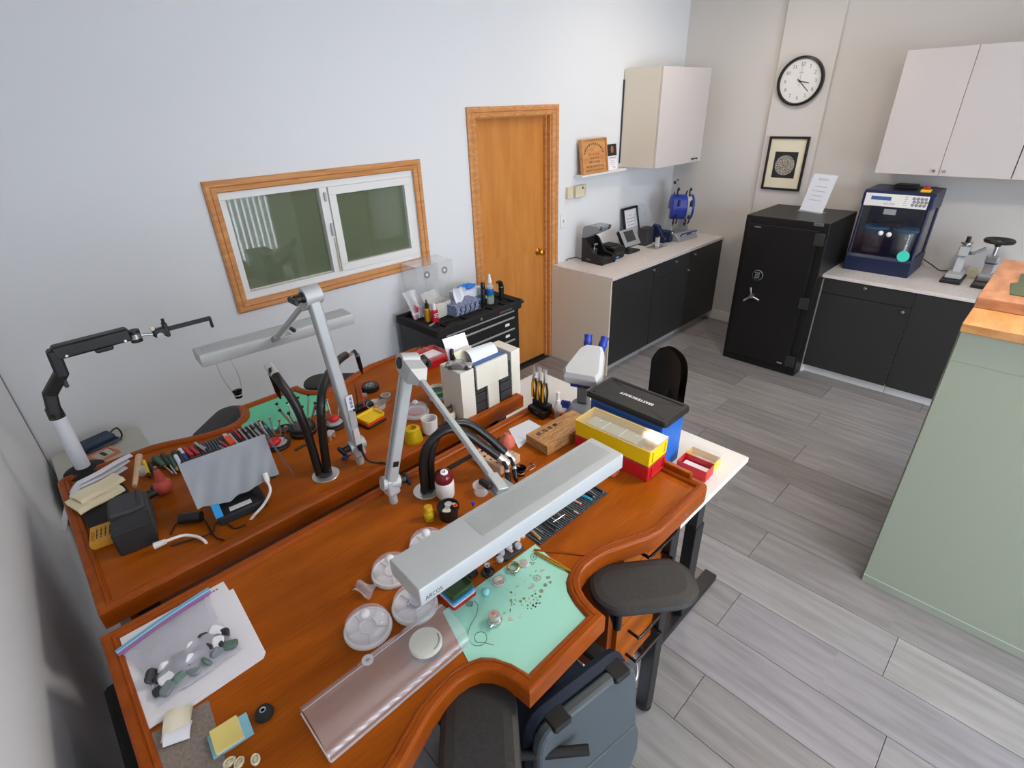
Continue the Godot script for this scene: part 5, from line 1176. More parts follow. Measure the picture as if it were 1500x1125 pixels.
func lamp(label: String, base: Vector3, elbow_base: Vector3, knee: Vector3, wrist: Vector3, head_at: Vector3, head_dir: Vector3, head_tilt: float, open_side: Vector3) -> Node3D:
	var o = thing("bench_lamp", label, "desk lamp", base)
	var q = -base
	# foot pin and lower joint
	part("pin", mb().rod(Vector3.ZERO, elbow_base + q, 0.0125), "lamp", o)
	part("pivot", mb().at(Vector3(0, 0.035, 0)).loft(rrect(0.04, 0.04, 0.008), [Vector2(0.004, 0), Vector2(0, 0.006), Vector2(0, 0.05), Vector2(0.004, 0.056)]), "lamp", o)
	# lower arm: square hollow section
	var a = elbow_base + q
	var k = knee + q
	var y = (k - a).normalized()
	var away = (wrist - knee); away.y = 0
	var z = (away - y * away.dot(y)).normalized()
	var x = y.cross(z)
	var bs = Basis(x, y, z)
	var la = a.distance_to(k)
	part("lower_arm", mb().pose(bs, a).box(Vector3(0, la / 2, 0), Vector3(0.034, la, 0.036), 0.008), "lamp", o)
	part("side_line", mb().pose(bs, a).box(Vector3(0.0172, la / 2, 0.004), Vector3(0.001, la * 0.98, 0.002), 0).box(Vector3(-0.0172, la / 2, 0.004), Vector3(0.001, la * 0.98, 0.002), 0), "grey", o)
	part("lower_joint", mb().pose(bs, a).rod(Vector3(-0.026, 0.0, 0), Vector3(0.026, 0.0, 0), 0.021, 0.021, 24), "lamp", o)
	var kn = part("clamp_knob", mb().pose(bs, a).rod(Vector3(0.026, 0, 0), Vector3(0.046, 0, 0), 0.011).box(Vector3(0.052, 0.0, 0), Vector3(0.012, 0.016, 0.05), 0.004), "black", o)
	part("socket", mb().pose(bs, a).box(Vector3(0, 0.075, 0.0185), Vector3(0.016, 0.018, 0.003)), "black", o)
	# knee housing and rod
	part("knee", mb().pose(bs, k).rod(Vector3(-0.024, 0, 0), Vector3(0.024, 0, 0), 0.026, 0.026, 28), "lamp", o)
	part("knee_cap", mb().pose(bs, k).rod(Vector3(-0.028, 0, 0), Vector3(-0.0235, 0, 0), 0.015, 0.016, 20).rod(Vector3(0.0235, 0, 0), Vector3(0.03, 0, 0), 0.016, 0.015, 20), "black", o)
	part("knee_knob", mb().pose(bs, k).rod(Vector3(0.03, 0, 0), Vector3(0.048, 0, 0), 0.012).box(Vector3(0.054, 0, -0.005), Vector3(0.014, 0.018, 0.052), 0.005), "black", o)
	var w = wrist + q
	var ry = (w - k).normalized()
	var rz = x.cross(ry)
	var rb = Basis(x, ry, rz)
	var lr = k.distance_to(w)
	part("housing", mb().pose(rb, k).loft([Vector2(-0.024, -0.02), Vector2(0.024, -0.02), Vector2(0.024, 0.026), Vector2(-0.024, 0.026)], [Vector2(0.002, 0), Vector2(0, 0.004), Vector2(0, 0.055), Vector2(0.014, 0.085)]), "lamp", o)
	part("rod", mb().pose(rb, k).box(Vector3(0, lr / 2 + 0.04, 0), Vector3(0.016, lr - 0.08, 0.014), 0.003), "lamp", o)
	var br = part("bracket", mb().pose(rb, w).box(Vector3(0, 0.005, 0), Vector3(0.028, 0.05, 0.018), 0.003), "alu", o)
	# head
	var hx = head_dir.normalized()
	var hz = (open_side - hx * open_side.dot(hx)); hz.y = 0; hz = hz.normalized()
	var hb = Basis(hx, hz.cross(hx) * 1.0, hz)
	if hb.y.y < 0: hb = Basis(-hx, (hz).cross(-hx), hz)
	hb = hb * Basis(Vector3(1, 0, 0), head_tilt)
	var ha = head_at + q
	var lettered = 1.0 if hb.x.x > 0 else 1.0
	var sec = [Vector2(-0.05, -0.02), Vector2(-0.05, 0.01), Vector2(-0.044, 0.016), Vector2(0.045, 0.016), Vector2(0.0485, 0.0148), Vector2(0.05, 0.0115), Vector2(0.05, -0.022), Vector2(0.046, -0.026), Vector2(-0.046, -0.026)]
	var sb = hb * Basis(Vector3(0, 0, 1), Vector3(1, 0, 0), Vector3(0, 1, 0))   # section in (z, y), drawn along x
	var hd = part("head", mb().pose(sb, ha - hb.x * 0.278).loft(sec, [Vector2(0.0015, 0), Vector2(0, 0.0015), Vector2(0, 0.5545), Vector2(0.0015, 0.556)]), "lamp", o)
	for i in 17: part("fin", mb().pose(hb, ha).box(Vector3(0.07, 0.0165, -0.033 + i * 0.0037), Vector3(0.38, 0.0012, 0.0022), 0.0004), "lamp", hd)
	part("lettering", mb().pose(hb, ha).text("ARCOS", 0.012, Vector3(-0.25 * lettered, -0.012, 0.0502), Vector3(lettered, 0, 0), Vector3(0, 0, 1)), "grey_dark", hd)
	part("diffuser", mb().pose(hb, ha).box(Vector3(0, -0.0265, 0.002), Vector3(0.5, 0.002, 0.07), 0), "frost", hd)
	part("tilt_plate", mb().pose(Basis(hb.x, hb.y, hb.z), ha).box(Vector3(0, 0.012, -0.056), Vector3(0.05, 0.006, 0.05), 0.001), "alu", br)
	part("tilt_screw", mb().pose(hb, ha).lathe([Vector2(0, 0.015), Vector2(0.009, 0.015), Vector2(0.007, 0.02), Vector2(0, 0.02)], 14, Vector3(0, 0, -0.06)), "steel", br)
	part("tilt_knob", mb().pose(hb, ha).box(Vector3(-0.03, 0.03, -0.075), Vector3(0.014, 0.014, 0.036), 0.004), "black", br)
	o.set_meta("hb", hb)
	return o

func hose(label: String, plate: Vector3, paths: Array, pens: Array):
	var o = thing("hose_stand", label, "hose stand", plate)
	part("plate", mb().disc(Vector3.ZERO, 0.043, 0.004, 32), "pale_steel", o)
	part("bush", mb().lathe([Vector2(0, 0.004), Vector2(0.022, 0.004), Vector2(0.021, 0.012), Vector2(0, 0.012)], 24), "grey_dark", o)
	for a in [0.6, 2.7, 4.8]: part("screw", mb().disc(Vector3(cos(a) * 0.033, 0.004, sin(a) * 0.033), 0.0035, 0.0012, 10), "steel", o)
	for p in paths:
		var ps = []
		for v in p: ps.append(v - plate)
		var c = curve(ps, 8)
		var h = part("hose", mb().tube(c, 0.0135, 14), "hose", o)
		var e = c[-1]; var d = (c[-1] - c[-3]).normalized()
		part("ferrule", mb().rod(e - d * 0.012, e + d * 0.028, 0.0138), "pale_steel", h)
	for p in pens:
		# [from, to, joint from]
		var a = p[0] - plate; var b = p[1] - plate
		var h = part("handpiece", mb().rod(a, a.lerp(b, 0.7), 0.0085, 0.008).rod(a.lerp(b, 0.7), b, 0.008, 0.0025), "black_gloss", o)
		part("collar", mb().rod(a - (b - a).normalized() * 0.004, a + (b - a).normalized() * 0.004, 0.0092), "steel", h)
		part("lead", mb().tube(curve([p[2] - plate, (p[2] - plate).lerp(a, 0.5) + Vector3(0, 0.006, 0), a], 4), 0.006, 8), "rubber", h)
	return o

# turntable of screwdrivers: each is [angle round the stand, lean, length, colour of its head]
func driver_stand(label: String, at: Vector3, r: float, h: float, body: String, top: String, kit: Array, dl: Array):
	var o = thing("screwdriver_stand", label, "screwdriver stand", at)
	part("turntable", mb().lathe([Vector2(0, 0), Vector2(r * 0.96, 0), Vector2(r, 0.003), Vector2(r, h - 0.004), Vector2(r * 0.95, h), Vector2(r * 0.8, h), Vector2(r * 0.78, h - 0.004), Vector2(0, h - 0.004)], 32), body, o)
	part("top_ring", mb().lathe([Vector2(0, h - 0.004), Vector2(r * 0.76, h - 0.004), Vector2(r * 0.7, h + 0.002), Vector2(0, h + 0.003)], 28), top, o)
	part("groove", mb().lathe([Vector2(r * 1.001, h * 0.45), Vector2(r * 1.004, h * 0.47), Vector2(r * 1.004, h * 0.52), Vector2(r * 1.001, h * 0.54)], 32), "grey", o)
	var i = 0
	for k in kit:
		var d = Vector3(cos(k[0]), 0, sin(k[0]))
		var a = at + Vector3(0, h - 0.002, 0) + d * r * 0.6
		var b = a + (Vector3(0, 1, 0) + d * k[1]).normalized() * k[2]
		var s = thing("screwdriver", dl[i], "screwdriver", a, 0, "")
		var v = b - a
		part("blade", mb().rod(Vector3.ZERO, v * 0.25, 0.001, 0.0012, 8), "steel", s)
		part("barrel", mb().rod(v * 0.2, v * 0.9, 0.0026, 0.0026, 10), "steel", s)
		part("colour_ring", mb().rod(v * 0.88, v * 0.925, 0.0032, 0.0032, 10), k[3], s)
		part("head", mb().lathe([Vector2(0, 0), Vector2(0.003, 0), Vector2(0.0065, v.length() * 0.06), Vector2(0.0065, v.length() * 0.07), Vector2(0, v.length() * 0.075)], 12, v * 0.925, v), k[4], s)
		i += 1

func dust_cover(label: String, at: Vector3, r: float, wedge: bool) -> Node3D:
	var o = thing("dust_cover", label, "dust cover", at, r * 9)
	part("base", mb().lathe([Vector2(0, 0), Vector2(r * 0.98, 0), Vector2(r, 0.004), Vector2(r * 0.99, 0.009), Vector2(r * 0.95, 0.012), Vector2(r * 0.9, 0.012), Vector2(r * 0.87, 0.009), Vector2(0, 0.009)], 40), "white_pl", o)
	if wedge:
		for i in 5:
			var a = TAU * i / 5
			part("divider", mb().pose(Basis(Vector3.UP, a), Vector3(0, 0.011, 0)).box(Vector3(r * 0.6, 0, 0), Vector3(r * 0.48, 0.005, 0.0016), 0.0005), "white_pl", o)
		part("divider", mb().lathe([Vector2(r * 0.33, 0.009), Vector2(r * 0.33, 0.0135), Vector2(r * 0.36, 0.0135), Vector2(r * 0.36, 0.009)], 28), "white_pl", o)
	var pr = [Vector2(r * 0.9, 0.012)]
	for i in 9:
		var a = PI / 2 * i / 8.0
		pr.append(Vector2(r * 0.9 * cos(a) * (1.0 if i else 1.0), 0.024 + r * 0.42 * sin(a)))
	part("dome", mb().lathe(pr, 40, Vector3.ZERO, Vector3.UP, 0.5), "dome", o)
	part("knob", mb().ball(Vector3(0, 0.024 + r * 0.42 + 0.006, 0), Vector3(0.0115, 0.009, 0.0115), 18), "white_pl", o)
	return o

func far_bench_things():
	var H = 1.08
	# lamp
	var fl = lamp("aluminium bench lamp with a barcode label on its arm, over the far bench", Vector3(-4.6743, 1.08, 1.6353), Vector3(-4.6743, 1.08, 1.6353) + Vector3(0, 0.075, 0), Vector3(-4.7086, 1.6676, 1.6213), Vector3(-4.69, 1.41, 1.185), Vector3(-4.655, 1.393, 1.112), Vector3(1, 0, 0.045), 0.0, Vector3(0, 0, -1))
	var lb := mb()
	var a0 = Vector3(-4.6743, 1.08, 1.6353)
	# labels on the arm's outer face
	var f0 = Vector3(-0.002, 0.24, 0.0195)
	part("label", mb().box(f0, Vector3(0.022, 0.05, 0.001), 0), "paper_blue", fl)
	part("label", mb().box(f0 - Vector3(0, 0.06, 0), Vector3(0.022, 0.05, 0.001), 0), "grey_light", fl)
	for i in 9: lb.box(f0 + Vector3(0.003, 0.02 - i * 0.0045, 0.0008), Vector3(0.008, 0.001 + 0.0012 * (i % 3), 0.0004), 0)
	part("barcode", lb, "ink", fl)
	part("switch_plate", mb().box(Vector3(-0.003, 0.115, 0.022), Vector3(0.02, 0.062, 0.008), 0.003), "white_metal", fl)
	part("plug", mb().rod(Vector3(-0.003, 0.088, 0.026), Vector3(-0.002, 0.066, 0.03), 0.009, 0.006), "black", fl)
	solo("lamp_cord", mb().tube(curve([a0 + Vector3(-0.002, 0.07, 0.03), a0 + Vector3(0.006, 0.03, 0.045), a0 + Vector3(0.03, 0.014, 0.06), a0 + Vector3(0.045, 0.014, 0.078), a0 + Vector3(0.05, -0.02, 0.1), a0 + Vector3(0.05, -0.08, 0.104)], 6), 0.0035, 8), "rubber", "black lamp cord running over the back edge of the far bench", "cord")
	solo("blue_clip", mb().box(Vector3(0, 0.008, 0), Vector3(0.03, 0.012, 0.012), 0.004).tube([Vector3(-0.012, 0.01, 0.01), Vector3(0, 0.018, 0.02), Vector3(0.014, 0.008, 0.014)], 0.003, 6), "royal", "little royal blue clip at the foot of the far bench lamp", "clip", Vector3(-4.6977, 1.08, 1.5769), 0.5)
	# loupe hanging from the far lamp
	var lo = thing("hanging_loupe", "black eye loupe hanging on a wire loop from the far lamp", "loupe", Vector3(-4.853, 1.225, 1.13))
	part("cup", mb().lathe([Vector2(0.006, -0.012), Vector2(0.0125, -0.012), Vector2(0.0135, 0.006), Vector2(0.0175, 0.014), Vector2(0.0165, 0.015), Vector2(0.012, 0.008), Vector2(0.011, -0.01)], 28), "black_gloss", lo)
	part("ring", mb().lathe([Vector2(0.0137, -0.004), Vector2(0.0145, -0.003), Vector2(0.0145, 0), Vector2(0.0137, 0.001)], 28), "steel", lo)
	part("lens", mb().disc(Vector3(0, -0.011, 0), 0.0115, 0.003, 20), "glass", lo)
	part("wire", mb().tube(curve([Vector3(-0.014, 0.01, 0), Vector3(-0.028, 0.06, 0.0), Vector3(-0.036, 0.12, 0.0), Vector3(-0.03, 0.185, 0.01), Vector3(-0.005, 0.187, -0.01), Vector3(0.012, 0.12, 0), Vector3(0.02, 0.06, 0), Vector3(0.016, 0.014, 0)], 8), 0.0008, 6), "steel", lo)
	# hoses
	hose("black flexible hose pair on a round steel plate on the far bench", Vector3(-4.7861, 1.08, 1.6122), [[Vector3(-4.7997, 1.085, 1.5968), Vector3(-4.8013, 1.2248, 1.5886), Vector3(-4.8115, 1.3376, 1.582), Vector3(-4.8247, 1.4016, 1.5511), Vector3(-4.8289, 1.4353, 1.5118)], [Vector3(-4.7778, 1.085, 1.6097), Vector3(-4.7647, 1.2151, 1.6067), Vector3(-4.7459, 1.3307, 1.6057), Vector3(-4.6929, 1.3701, 1.5484), Vector3(-4.6048, 1.3715, 1.4576), Vector3(-4.5384, 1.3573, 1.3958)]],
		[[Vector3(-4.8367, 1.435, 1.5158), Vector3(-4.8279, 1.3425, 1.5097), Vector3(-4.8341, 1.4483, 1.5176)], [Vector3(-4.5016, 1.3422, 1.397), Vector3(-4.4914, 1.2591, 1.3907), Vector3(-4.5112, 1.3599, 1.3912)]])
	# screwdriver stands
	var bk = "black"
	driver_stand("grey topped turntable of coloured screwdrivers half behind the covered tablet", Vector3(-4.824, 1.08, 1.3303), 0.042, 0.016, "black", "grey_light", [[3.6, 0.5, 0.085, "grey", bk], [4.2, 0.35, 0.09, "yellow", "gold"], [4.9, 0.2, 0.085, "steel", "steel"], [5.6, 0.25, 0.07, "orange", "gold"], [0.8, 0.3, 0.07, "red", "steel"]],
		["screwdriver with a black head, leftmost in the stand behind the covered tablet", "screwdriver with a golden head and yellow ring in the stand behind the tablet", "all-silver screwdriver in the stand behind the covered tablet", "screwdriver with an orange ring in the stand behind the covered tablet", "screwdriver with a red ring at the front of the stand behind the tablet"])
	solo("red_dome", mb().ball(Vector3(0, 0.014, 0), Vector3(0.024, 0.014, 0.02)), "red", "flat red knob on top of the turntable behind the tablet", "knob", Vector3(-4.8376, 1.096, 1.3434))
	var lbs = []
	var cols = ["black", "grey", "yellow", "white_pl", "steel", "teal", "brass", "grey_dark", "red"]
	var words = ["black", "grey", "yellow", "white", "silver", "teal", "brass", "dark grey", "red"]
	var kit = []
	for i in 9:
		kit.append([2.6 + i * 0.66, 0.25 + 0.3 * ((i * 5) % 4) / 3.0, 0.085 + 0.01 * (i % 3), cols[i], bk])
		lbs.append("screwdriver with a %s ring and black head in the tall black turntable" % words[i])
	driver_stand("tall black turntable full of black headed screwdrivers in front of the jade mat", Vector3(-4.7241, 1.08, 1.3162), 0.047, 0.034, "black", "slate", kit, lbs)
	driver_stand("grey topped black turntable behind the far lamp post, with a red knob", Vector3(-4.6214, 1.08, 1.3591), 0.04, 0.018, "black", "grey_light", [[2.7, 0.6, 0.06, "grey", "black"], [3.3, 0.35, 0.07, "grey", "steel"], [4.2, 0.2, 0.085, "red", "red"], [4.9, 0.35, 0.08, "sky", "sky"], [5.8, 0.4, 0.085, "grey", "black"]],
		["short black headed screwdriver on the left of the turntable behind the lamp post", "silver headed screwdriver in the turntable behind the lamp post", "screwdriver with a red head in the turntable behind the lamp post", "screwdriver with a light blue head in the turntable behind the lamp post", "long black headed screwdriver in the turntable behind the lamp post"])
	solo("red_dome", mb().ball(Vector3(0, 0.012, 0), Vector3(0.02, 0.012, 0.017)), "red", "flat red knob on the turntable behind the far lamp post", "knob", Vector3(-4.6184, 1.098, 1.3552))
	solo("dish", mb().lathe([Vector2(0, 0), Vector2(0.026, 0), Vector2(0.03, 0.006), Vector2(0.026, 0.006), Vector2(0.022, 0.003), Vector2(0, 0.003)], 24), "black_gloss", "small black dish left of the tall black screwdriver turntable", "dish", Vector3(-4.7633, 1.08, 1.2404))
	var sb = thing("steel_block", "little grey steel block on feet between the black hoses and the lamp", "steel block", Vector3(-4.6755, 1.08, 1.4269), 0.6)
	part("block", mb().bx(0, 0.012, 0, 0.04, 0.014, 0.026), "pale_steel", sb)
	for s in [-1, 1]: part("foot", mb().bx(s * 0.012, 0, 0, 0.012, 0.012, 0.024), "pale_steel", sb)
	stick("black_rod", "short black rod lying in front of the tall screwdriver turntable", "rod", Vector3(-4.7946, 1.084, 1.4063), Vector3(-4.7564, 1.084, 1.3988), [[0, 1, 0.004, 0.004, "black", "rod"]])
	solo("parts_rest", mb().bx(0, 0, 0, 0.016, 0.004, 0.03).bx(0, 0, 0.04, 0.016, 0.004, 0.025), "aqua", "pair of small aqua rubber pieces on the jade mat edge", "rubber pieces", Vector3(-4.8085, 1.0825, 1.1768), 0.5)
	# tweezer stand and neighbours
	var o = thing("tool_rest", "black rest with slots holding a black and a red pin tool", "tool rest", Vector3(-4.484, 1.08, 1.3251), 0.0559)
	part("base", slab(0.085, 0.018, 0.03, 0.003), "black", o)
	part("step", mb().bx(0.01, 0.018, -0.008, 0.06, 0.008, 0.012), "grey_dark", o)
	stick("pin_tool", "black pin tool leaning in the slotted black rest", "hand tool", Vector3(-4.5155, 1.1, 1.3553), Vector3(-4.503, 1.2061, 1.3332), [[0, 0.75, 0.0026, 0.0026, "black", "shaft"], [0.75, 1, 0.0018, 0.0008, "black", "hook"]])
	stick("pin_tool", "red pin tool leaning in the slotted black rest", "hand tool", Vector3(-4.4874, 1.1, 1.3478), Vector3(-4.4791, 1.1962, 1.3236), [[0, 0.8, 0.0026, 0.0026, "red", "shaft"], [0.8, 1, 0.0016, 0.0008, "red", "hook"]])
	o = thing("round_tin", "round black tin with a printed lid behind the pin tool rest", "tin", Vector3(-4.3799, 1.08, 1.2071))
	part("tin", mb().disc(Vector3.ZERO, 0.036, 0.024, 32, 0.002), "black", o)
	part("lid_print", mb().strokes([[0.1, 0.6, 0.3, 0.4, 0.5, 0.6, 0.7, 0.35, 0.9, 0.5], [0.2, 0.3, 0.5, 0.2, 0.8, 0.3], [0.25, 0.75, 0.5, 0.8, 0.75, 0.72]], 0.05, 0.004, Vector3(0, 0.0243, 0)), "grey_light", o)
	solo("steel_nut", mb().lathe([Vector2(0.004, 0), Vector2(0.011, 0), Vector2(0.011, 0.009), Vector2(0.004, 0.009)], 16), "pale_steel", "small pale ring behind the black pin tool rest", "ring", Vector3(-4.4254, 1.08, 1.2352))
	o = thing("clear_dish", "round clear plastic dish beside the yellow tray on the far bench", "dish", Vector3(-4.4412, 1.08, 1.356))
	part("dish", mb().lathe([Vector2(0, 0), Vector2(0.034, 0), Vector2(0.038, 0.02), Vector2(0.0365, 0.02), Vector2(0.033, 0.002), Vector2(0, 0.002)], 32), "frost", o)
	part("contents", mb().bx(0, 0.002, 0, 0.02, 0.006, 0.012, 0.002), "brass", o)
	o = thing("yellow_tray", "yellow tray stacked on an orange tray and a black mat, beside the clear dish", "tray", Vector3(-4.5127, 1.08, 1.4345), 0.1491)
	part("black_tray", slab(0.088, 0.008, 0.075, 0.004), "black", o)
	part("orange_tray", mb().at(Vector3(0, 0.008, 0)).loft(rrect(0.085, 0.07, 0.008), [Vector2(0.003, 0), Vector2(0, 0.004), Vector2(0, 0.012)]), "orange", o)
	part("yellow_tray", mb().at(Vector3(0, 0.02, 0)).loft(rrect(0.085, 0.07, 0.008), [Vector2(0.003, 0), Vector2(0, 0.004), Vector2(0, 0.013), Vector2(0.004, 0.013), Vector2(0.006, 0.005)]), "yellow", o)
	var dc = dust_cover("clear domed dust cover on the far bench beside the white cup", Vector3(-4.3612, 1.08, 1.5114), 0.05, false)
	part("disc", mb().disc(Vector3(0, 0.009, 0), 0.03, 0.003, 24), "pink", dc)
	o = thing("yellow_cup", "translucent yellow cup standing upside down in front of the white cup", "cup", Vector3(-4.4717, 1.08, 1.6518))
	part("shell", mb().lathe([Vector2(0.034, 0), Vector2(0.033, 0.004), Vector2(0.026, 0.048), Vector2(0.02, 0.052), Vector2(0.016, 0.052), Vector2(0.016, 0.03), Vector2(0.0145, 0.03), Vector2(0.0145, 0.05)], 32), "yellow_clear", o)
	part("core", mb().lathe([Vector2(0, 0.012), Vector2(0.013, 0.012), Vector2(0.013, 0.03), Vector2(0, 0.03)], 24), "yellow", o)
	o = thing("white_cup", "small matt white cup between the yellow cup and the dust cover", "cup", Vector3(-4.4009, 1.08, 1.6572))
	part("cup", mb().lathe([Vector2(0, 0), Vector2(0.022, 0), Vector2(0.026, 0.004), Vector2(0.029, 0.06), Vector2(0.0265, 0.06), Vector2(0.024, 0.006), Vector2(0, 0.006)], 32), "white_pl", o)
	o = thing("metal_pot", "small steel pot behind the clear dish on the far bench", "pot", Vector3(-4.3823, 1.08, 1.3323))
	part("pot", mb().lathe([Vector2(0, 0), Vector2(0.018, 0), Vector2(0.02, 0.025), Vector2(0.017, 0.025), Vector2(0.016, 0.003), Vector2(0, 0.003)], 24), "pale_steel", o)
	part("lid_tab", mb().bx(-0.022, 0.014, 0, 0.018, 0.006, 0.01), "grey_dark", o)
	o = thing("cream_jar", "cream jar with a brown bear-shaped lid at the foot of the white organizer", "jar", Vector3(-4.3039, 1.08, 1.6459))
	part("jar", mb().lathe([Vector2(0, 0), Vector2(0.02, 0), Vector2(0.022, 0.003), Vector2(0.022, 0.034), Vector2(0.018, 0.038), Vector2(0, 0.038)], 24), "cream", o)
	part("lid", mb().ball(Vector3(0, 0.046, 0), Vector3(0.017, 0.013, 0.015), 16), "brown", o)
	for s in [-1, 1]: part("ear", mb().ball(Vector3(s * 0.011, 0.058, 0), Vector3(0.006, 0.007, 0.005), 10), "brown", o)
	o = thing("snack_tub", "open tub with a yellow and green label half behind the white organizer", "tub", Vector3(-4.234, 1.08, 1.4777))
	part("tub", mb().lathe([Vector2(0, 0), Vector2(0.03, 0), Vector2(0.038, 0.045), Vector2(0.0365, 0.045), Vector2(0.029, 0.003), Vector2(0, 0.003)], 28), "paper", o)
	part("label", mb().lathe([Vector2(0.0345, 0.022), Vector2(0.0352, 0.023), Vector2(0.0385, 0.042), Vector2(0.0375, 0.043)], 28), "teal", o)
	part("rim", mb().lathe([Vector2(0.0372, 0.043), Vector2(0.04, 0.044), Vector2(0.0395, 0.0475), Vector2(0.037, 0.047)], 28), "lemon", o)
	part("contents", mb().disc(Vector3(0, 0.03, 0), 0.033, 0.006, 24), "green_dark", o)
	# red lidded bin with papers
	o = thing("red_bin", "long red plastic bin holding white sheets, behind the near lamp knee", "bin", Vector3(-4.052, 1.08, 1.19), 0.0)
	o.position.y = 1.08
	part("bin", tray(0.118, 0.034, 0.11, 0.008, 0.003, 0.003, 0.002), "red", o)
	part("upper_walls", mb().at(Vector3(0, 0.034, 0)).loft(rrect(0.118, 0.11, 0.008), [Vector2(0, 0), Vector2(-0.002, 0.024), Vector2(0.001, 0.024), Vector2(0.003, 0)], false, false), "red_clear", o)
	for i in 3: part("sheet", mb().pose(Basis(Vector3.UP, 0.06 * i - 0.05), Vector3(0.002 * i, 0.03 + i * 0.004, 0)).bx(0, 0, 0, 0.098, 0.003, 0.088, 0.0005), "paper", o)
	white_organizer()
	tools_corner()
	tablet_corner()

func white_organizer():
	# low white desk organizer of two uprights and a T-shaped front, with drawers between
	var fl = Vector3(-4.2732, 1.08, 1.693)
	var tr = Vector3(-4.0045, 1.2774, 1.7035)
	var o = thing("white_organizer", "white desk organizer with a T-shaped front and small smoky drawers", "organizer", Vector3(-4.1695, 1.08, 1.6514), 0.0)
	var w = 0.3; var dp = 0.12; var ht = 0.2
	o.position = Vector3(fl.x + w / 2, 1.08, fl.z - dp / 2)
	var x0 = -w / 2
	part("upright", mb().bx(x0 + 0.032, 0, 0, 0.064, ht, dp, 0.002), "unit_white", o)
	part("upright", mb().bx(-x0 - 0.024, 0, 0, 0.048, ht, dp, 0.002), "unit_white", o)
	part("back", mb().bx(0.008, 0, -dp / 2 + 0.004, w - 0.12, ht - 0.05, 0.006), "unit_white", o)
	part("front_panel", mb().bx(0.002, ht * 0.53, dp / 2 - 0.002, 0.158, ht * 0.47, 0.01, 0.001).bx(0.002, 0, dp / 2 - 0.002, 0.056, ht * 0.53, 0.01, 0.001), "unit_white", o)
	part("pocket", mb().bx(0.002, ht - 0.05, dp / 2 - 0.026, 0.156, 0.052, 0.036, 0.001), "blue_dull", o)
	for i in 3:
		for j in 4: part("drawer", mb().box(Vector3(x0 + 0.09 + i * 0.068, 0.022 + j * 0.04, 0.01), Vector3(0.064, 0.036, 0.09), 0.002), "smoke_drawer", o)
	# papers in the pocket
	o = thing("folded_paper", "curled white paper standing in the pocket of the white organizer", "paper", Vector3(fl.x + w / 2 - 0.002, 1.08, fl.z - dp / 2))
	part("sheet", mb().sheet(func(u, v):
		var a = v * 3.4 - 0.7
		return Vector3((u - 0.5) * 0.13 + v * 0.008, 0.19 + 0.026 * sin(a) + 0.03 * v * (1 - u * 0.3), 0.028 - 0.03 * (1 - cos(a))), 6, 18, 0.0006), "paper_blue", o)
	solo("drawing_sheet", mb().sheet(func(u, v): return Vector3((u - 0.5) * 0.1, v * 0.125, -0.05 * v + 0.006 * sin(v * 3)), 6, 8, 0.0006), "paper", "white drawing sheet leaning up behind the curled paper", "paper", Vector3(fl.x + 0.085, 1.235, fl.z - 0.09), -0.1)
	solo("kraft_card", mb().sheet(func(u, v): return Vector3((u - 0.5) * 0.09, v * 0.09, -0.05 * v), 4, 6, 0.0008), "paper_cream", "cream card leaning in the organizer in front of the drawing sheet", "card", Vector3(fl.x + 0.1, 1.225, fl.z - 0.05), 0.1)
	o = thing("pen_cap_bottle", "thin black bottle standing on the white organizer beside the model car", "bottle", Vector3(fl.x + 0.05, 1.2805, fl.z - 0.105))
	part("body", mb().lathe([Vector2(0, 0), Vector2(0.008, 0), Vector2(0.008, 0.045), Vector2(0.006, 0.048), Vector2(0, 0.048)], 14), "black", o)
	part("foot", mb().lathe([Vector2(0, 0), Vector2(0.0088, 0), Vector2(0.0088, 0.006), Vector2(0, 0.006)], 14), "black_gloss", o)
	# model car
	o = thing("model_car", "silver grey model sports car on top of the white organizer", "model car", Vector3(fl.x + 0.03, 1.28, fl.z - 0.042), 0.95 - PI / 2 - 0.25)
	var prof = [Vector2(-0.047, 0.004), Vector2(0.048, 0.004), Vector2(0.05, 0.01), Vector2(0.046, 0.015), Vector2(0.025, 0.0185), Vector2(0.012, 0.026), Vector2(-0.01, 0.0275), Vector2(-0.03, 0.021), Vector2(-0.046, 0.019), Vector2(-0.05, 0.012)]
	var pp = []
	for p in prof: pp.append(Vector2(p.x, -p.y))
	part("body", mb().pose(Basis(Vector3(1, 0, 0), Vector3(0, 0, 1), Vector3(0, -1, 0)), Vector3(0, 0, -0.021)).loft(pp, [Vector2(0.004, 0), Vector2(0.001, 0.004), Vector2(0, 0.01), Vector2(0, 0.032), Vector2(0.001, 0.038), Vector2(0.004, 0.042)], true, true, 0.6), "car_silver", o)
	part("windows", mb().box(Vector3(-0.002, 0.0225, 0.018), Vector3(0.024, 0.006, 0.0035), 0.001).box(Vector3(-0.002, 0.0225, -0.018), Vector3(0.024, 0.006, 0.0035), 0.001), "smoke", o)
	part("windscreen", mb().pose(Basis(Vector3(0, 0, 1), -0.53), Vector3(0.019, 0.0227, 0)).box(Vector3.ZERO, Vector3(0.014, 0.001, 0.03), 0.0004), "smoke", o)
	for x in [-0.03, 0.03]:
		for z in [-1, 1]: part("wheel", mb().rod(Vector3(x, 0.009, z * 0.015), Vector3(x, 0.009, z * 0.0215), 0.009, 0.008, 18), "grey_dark", o)

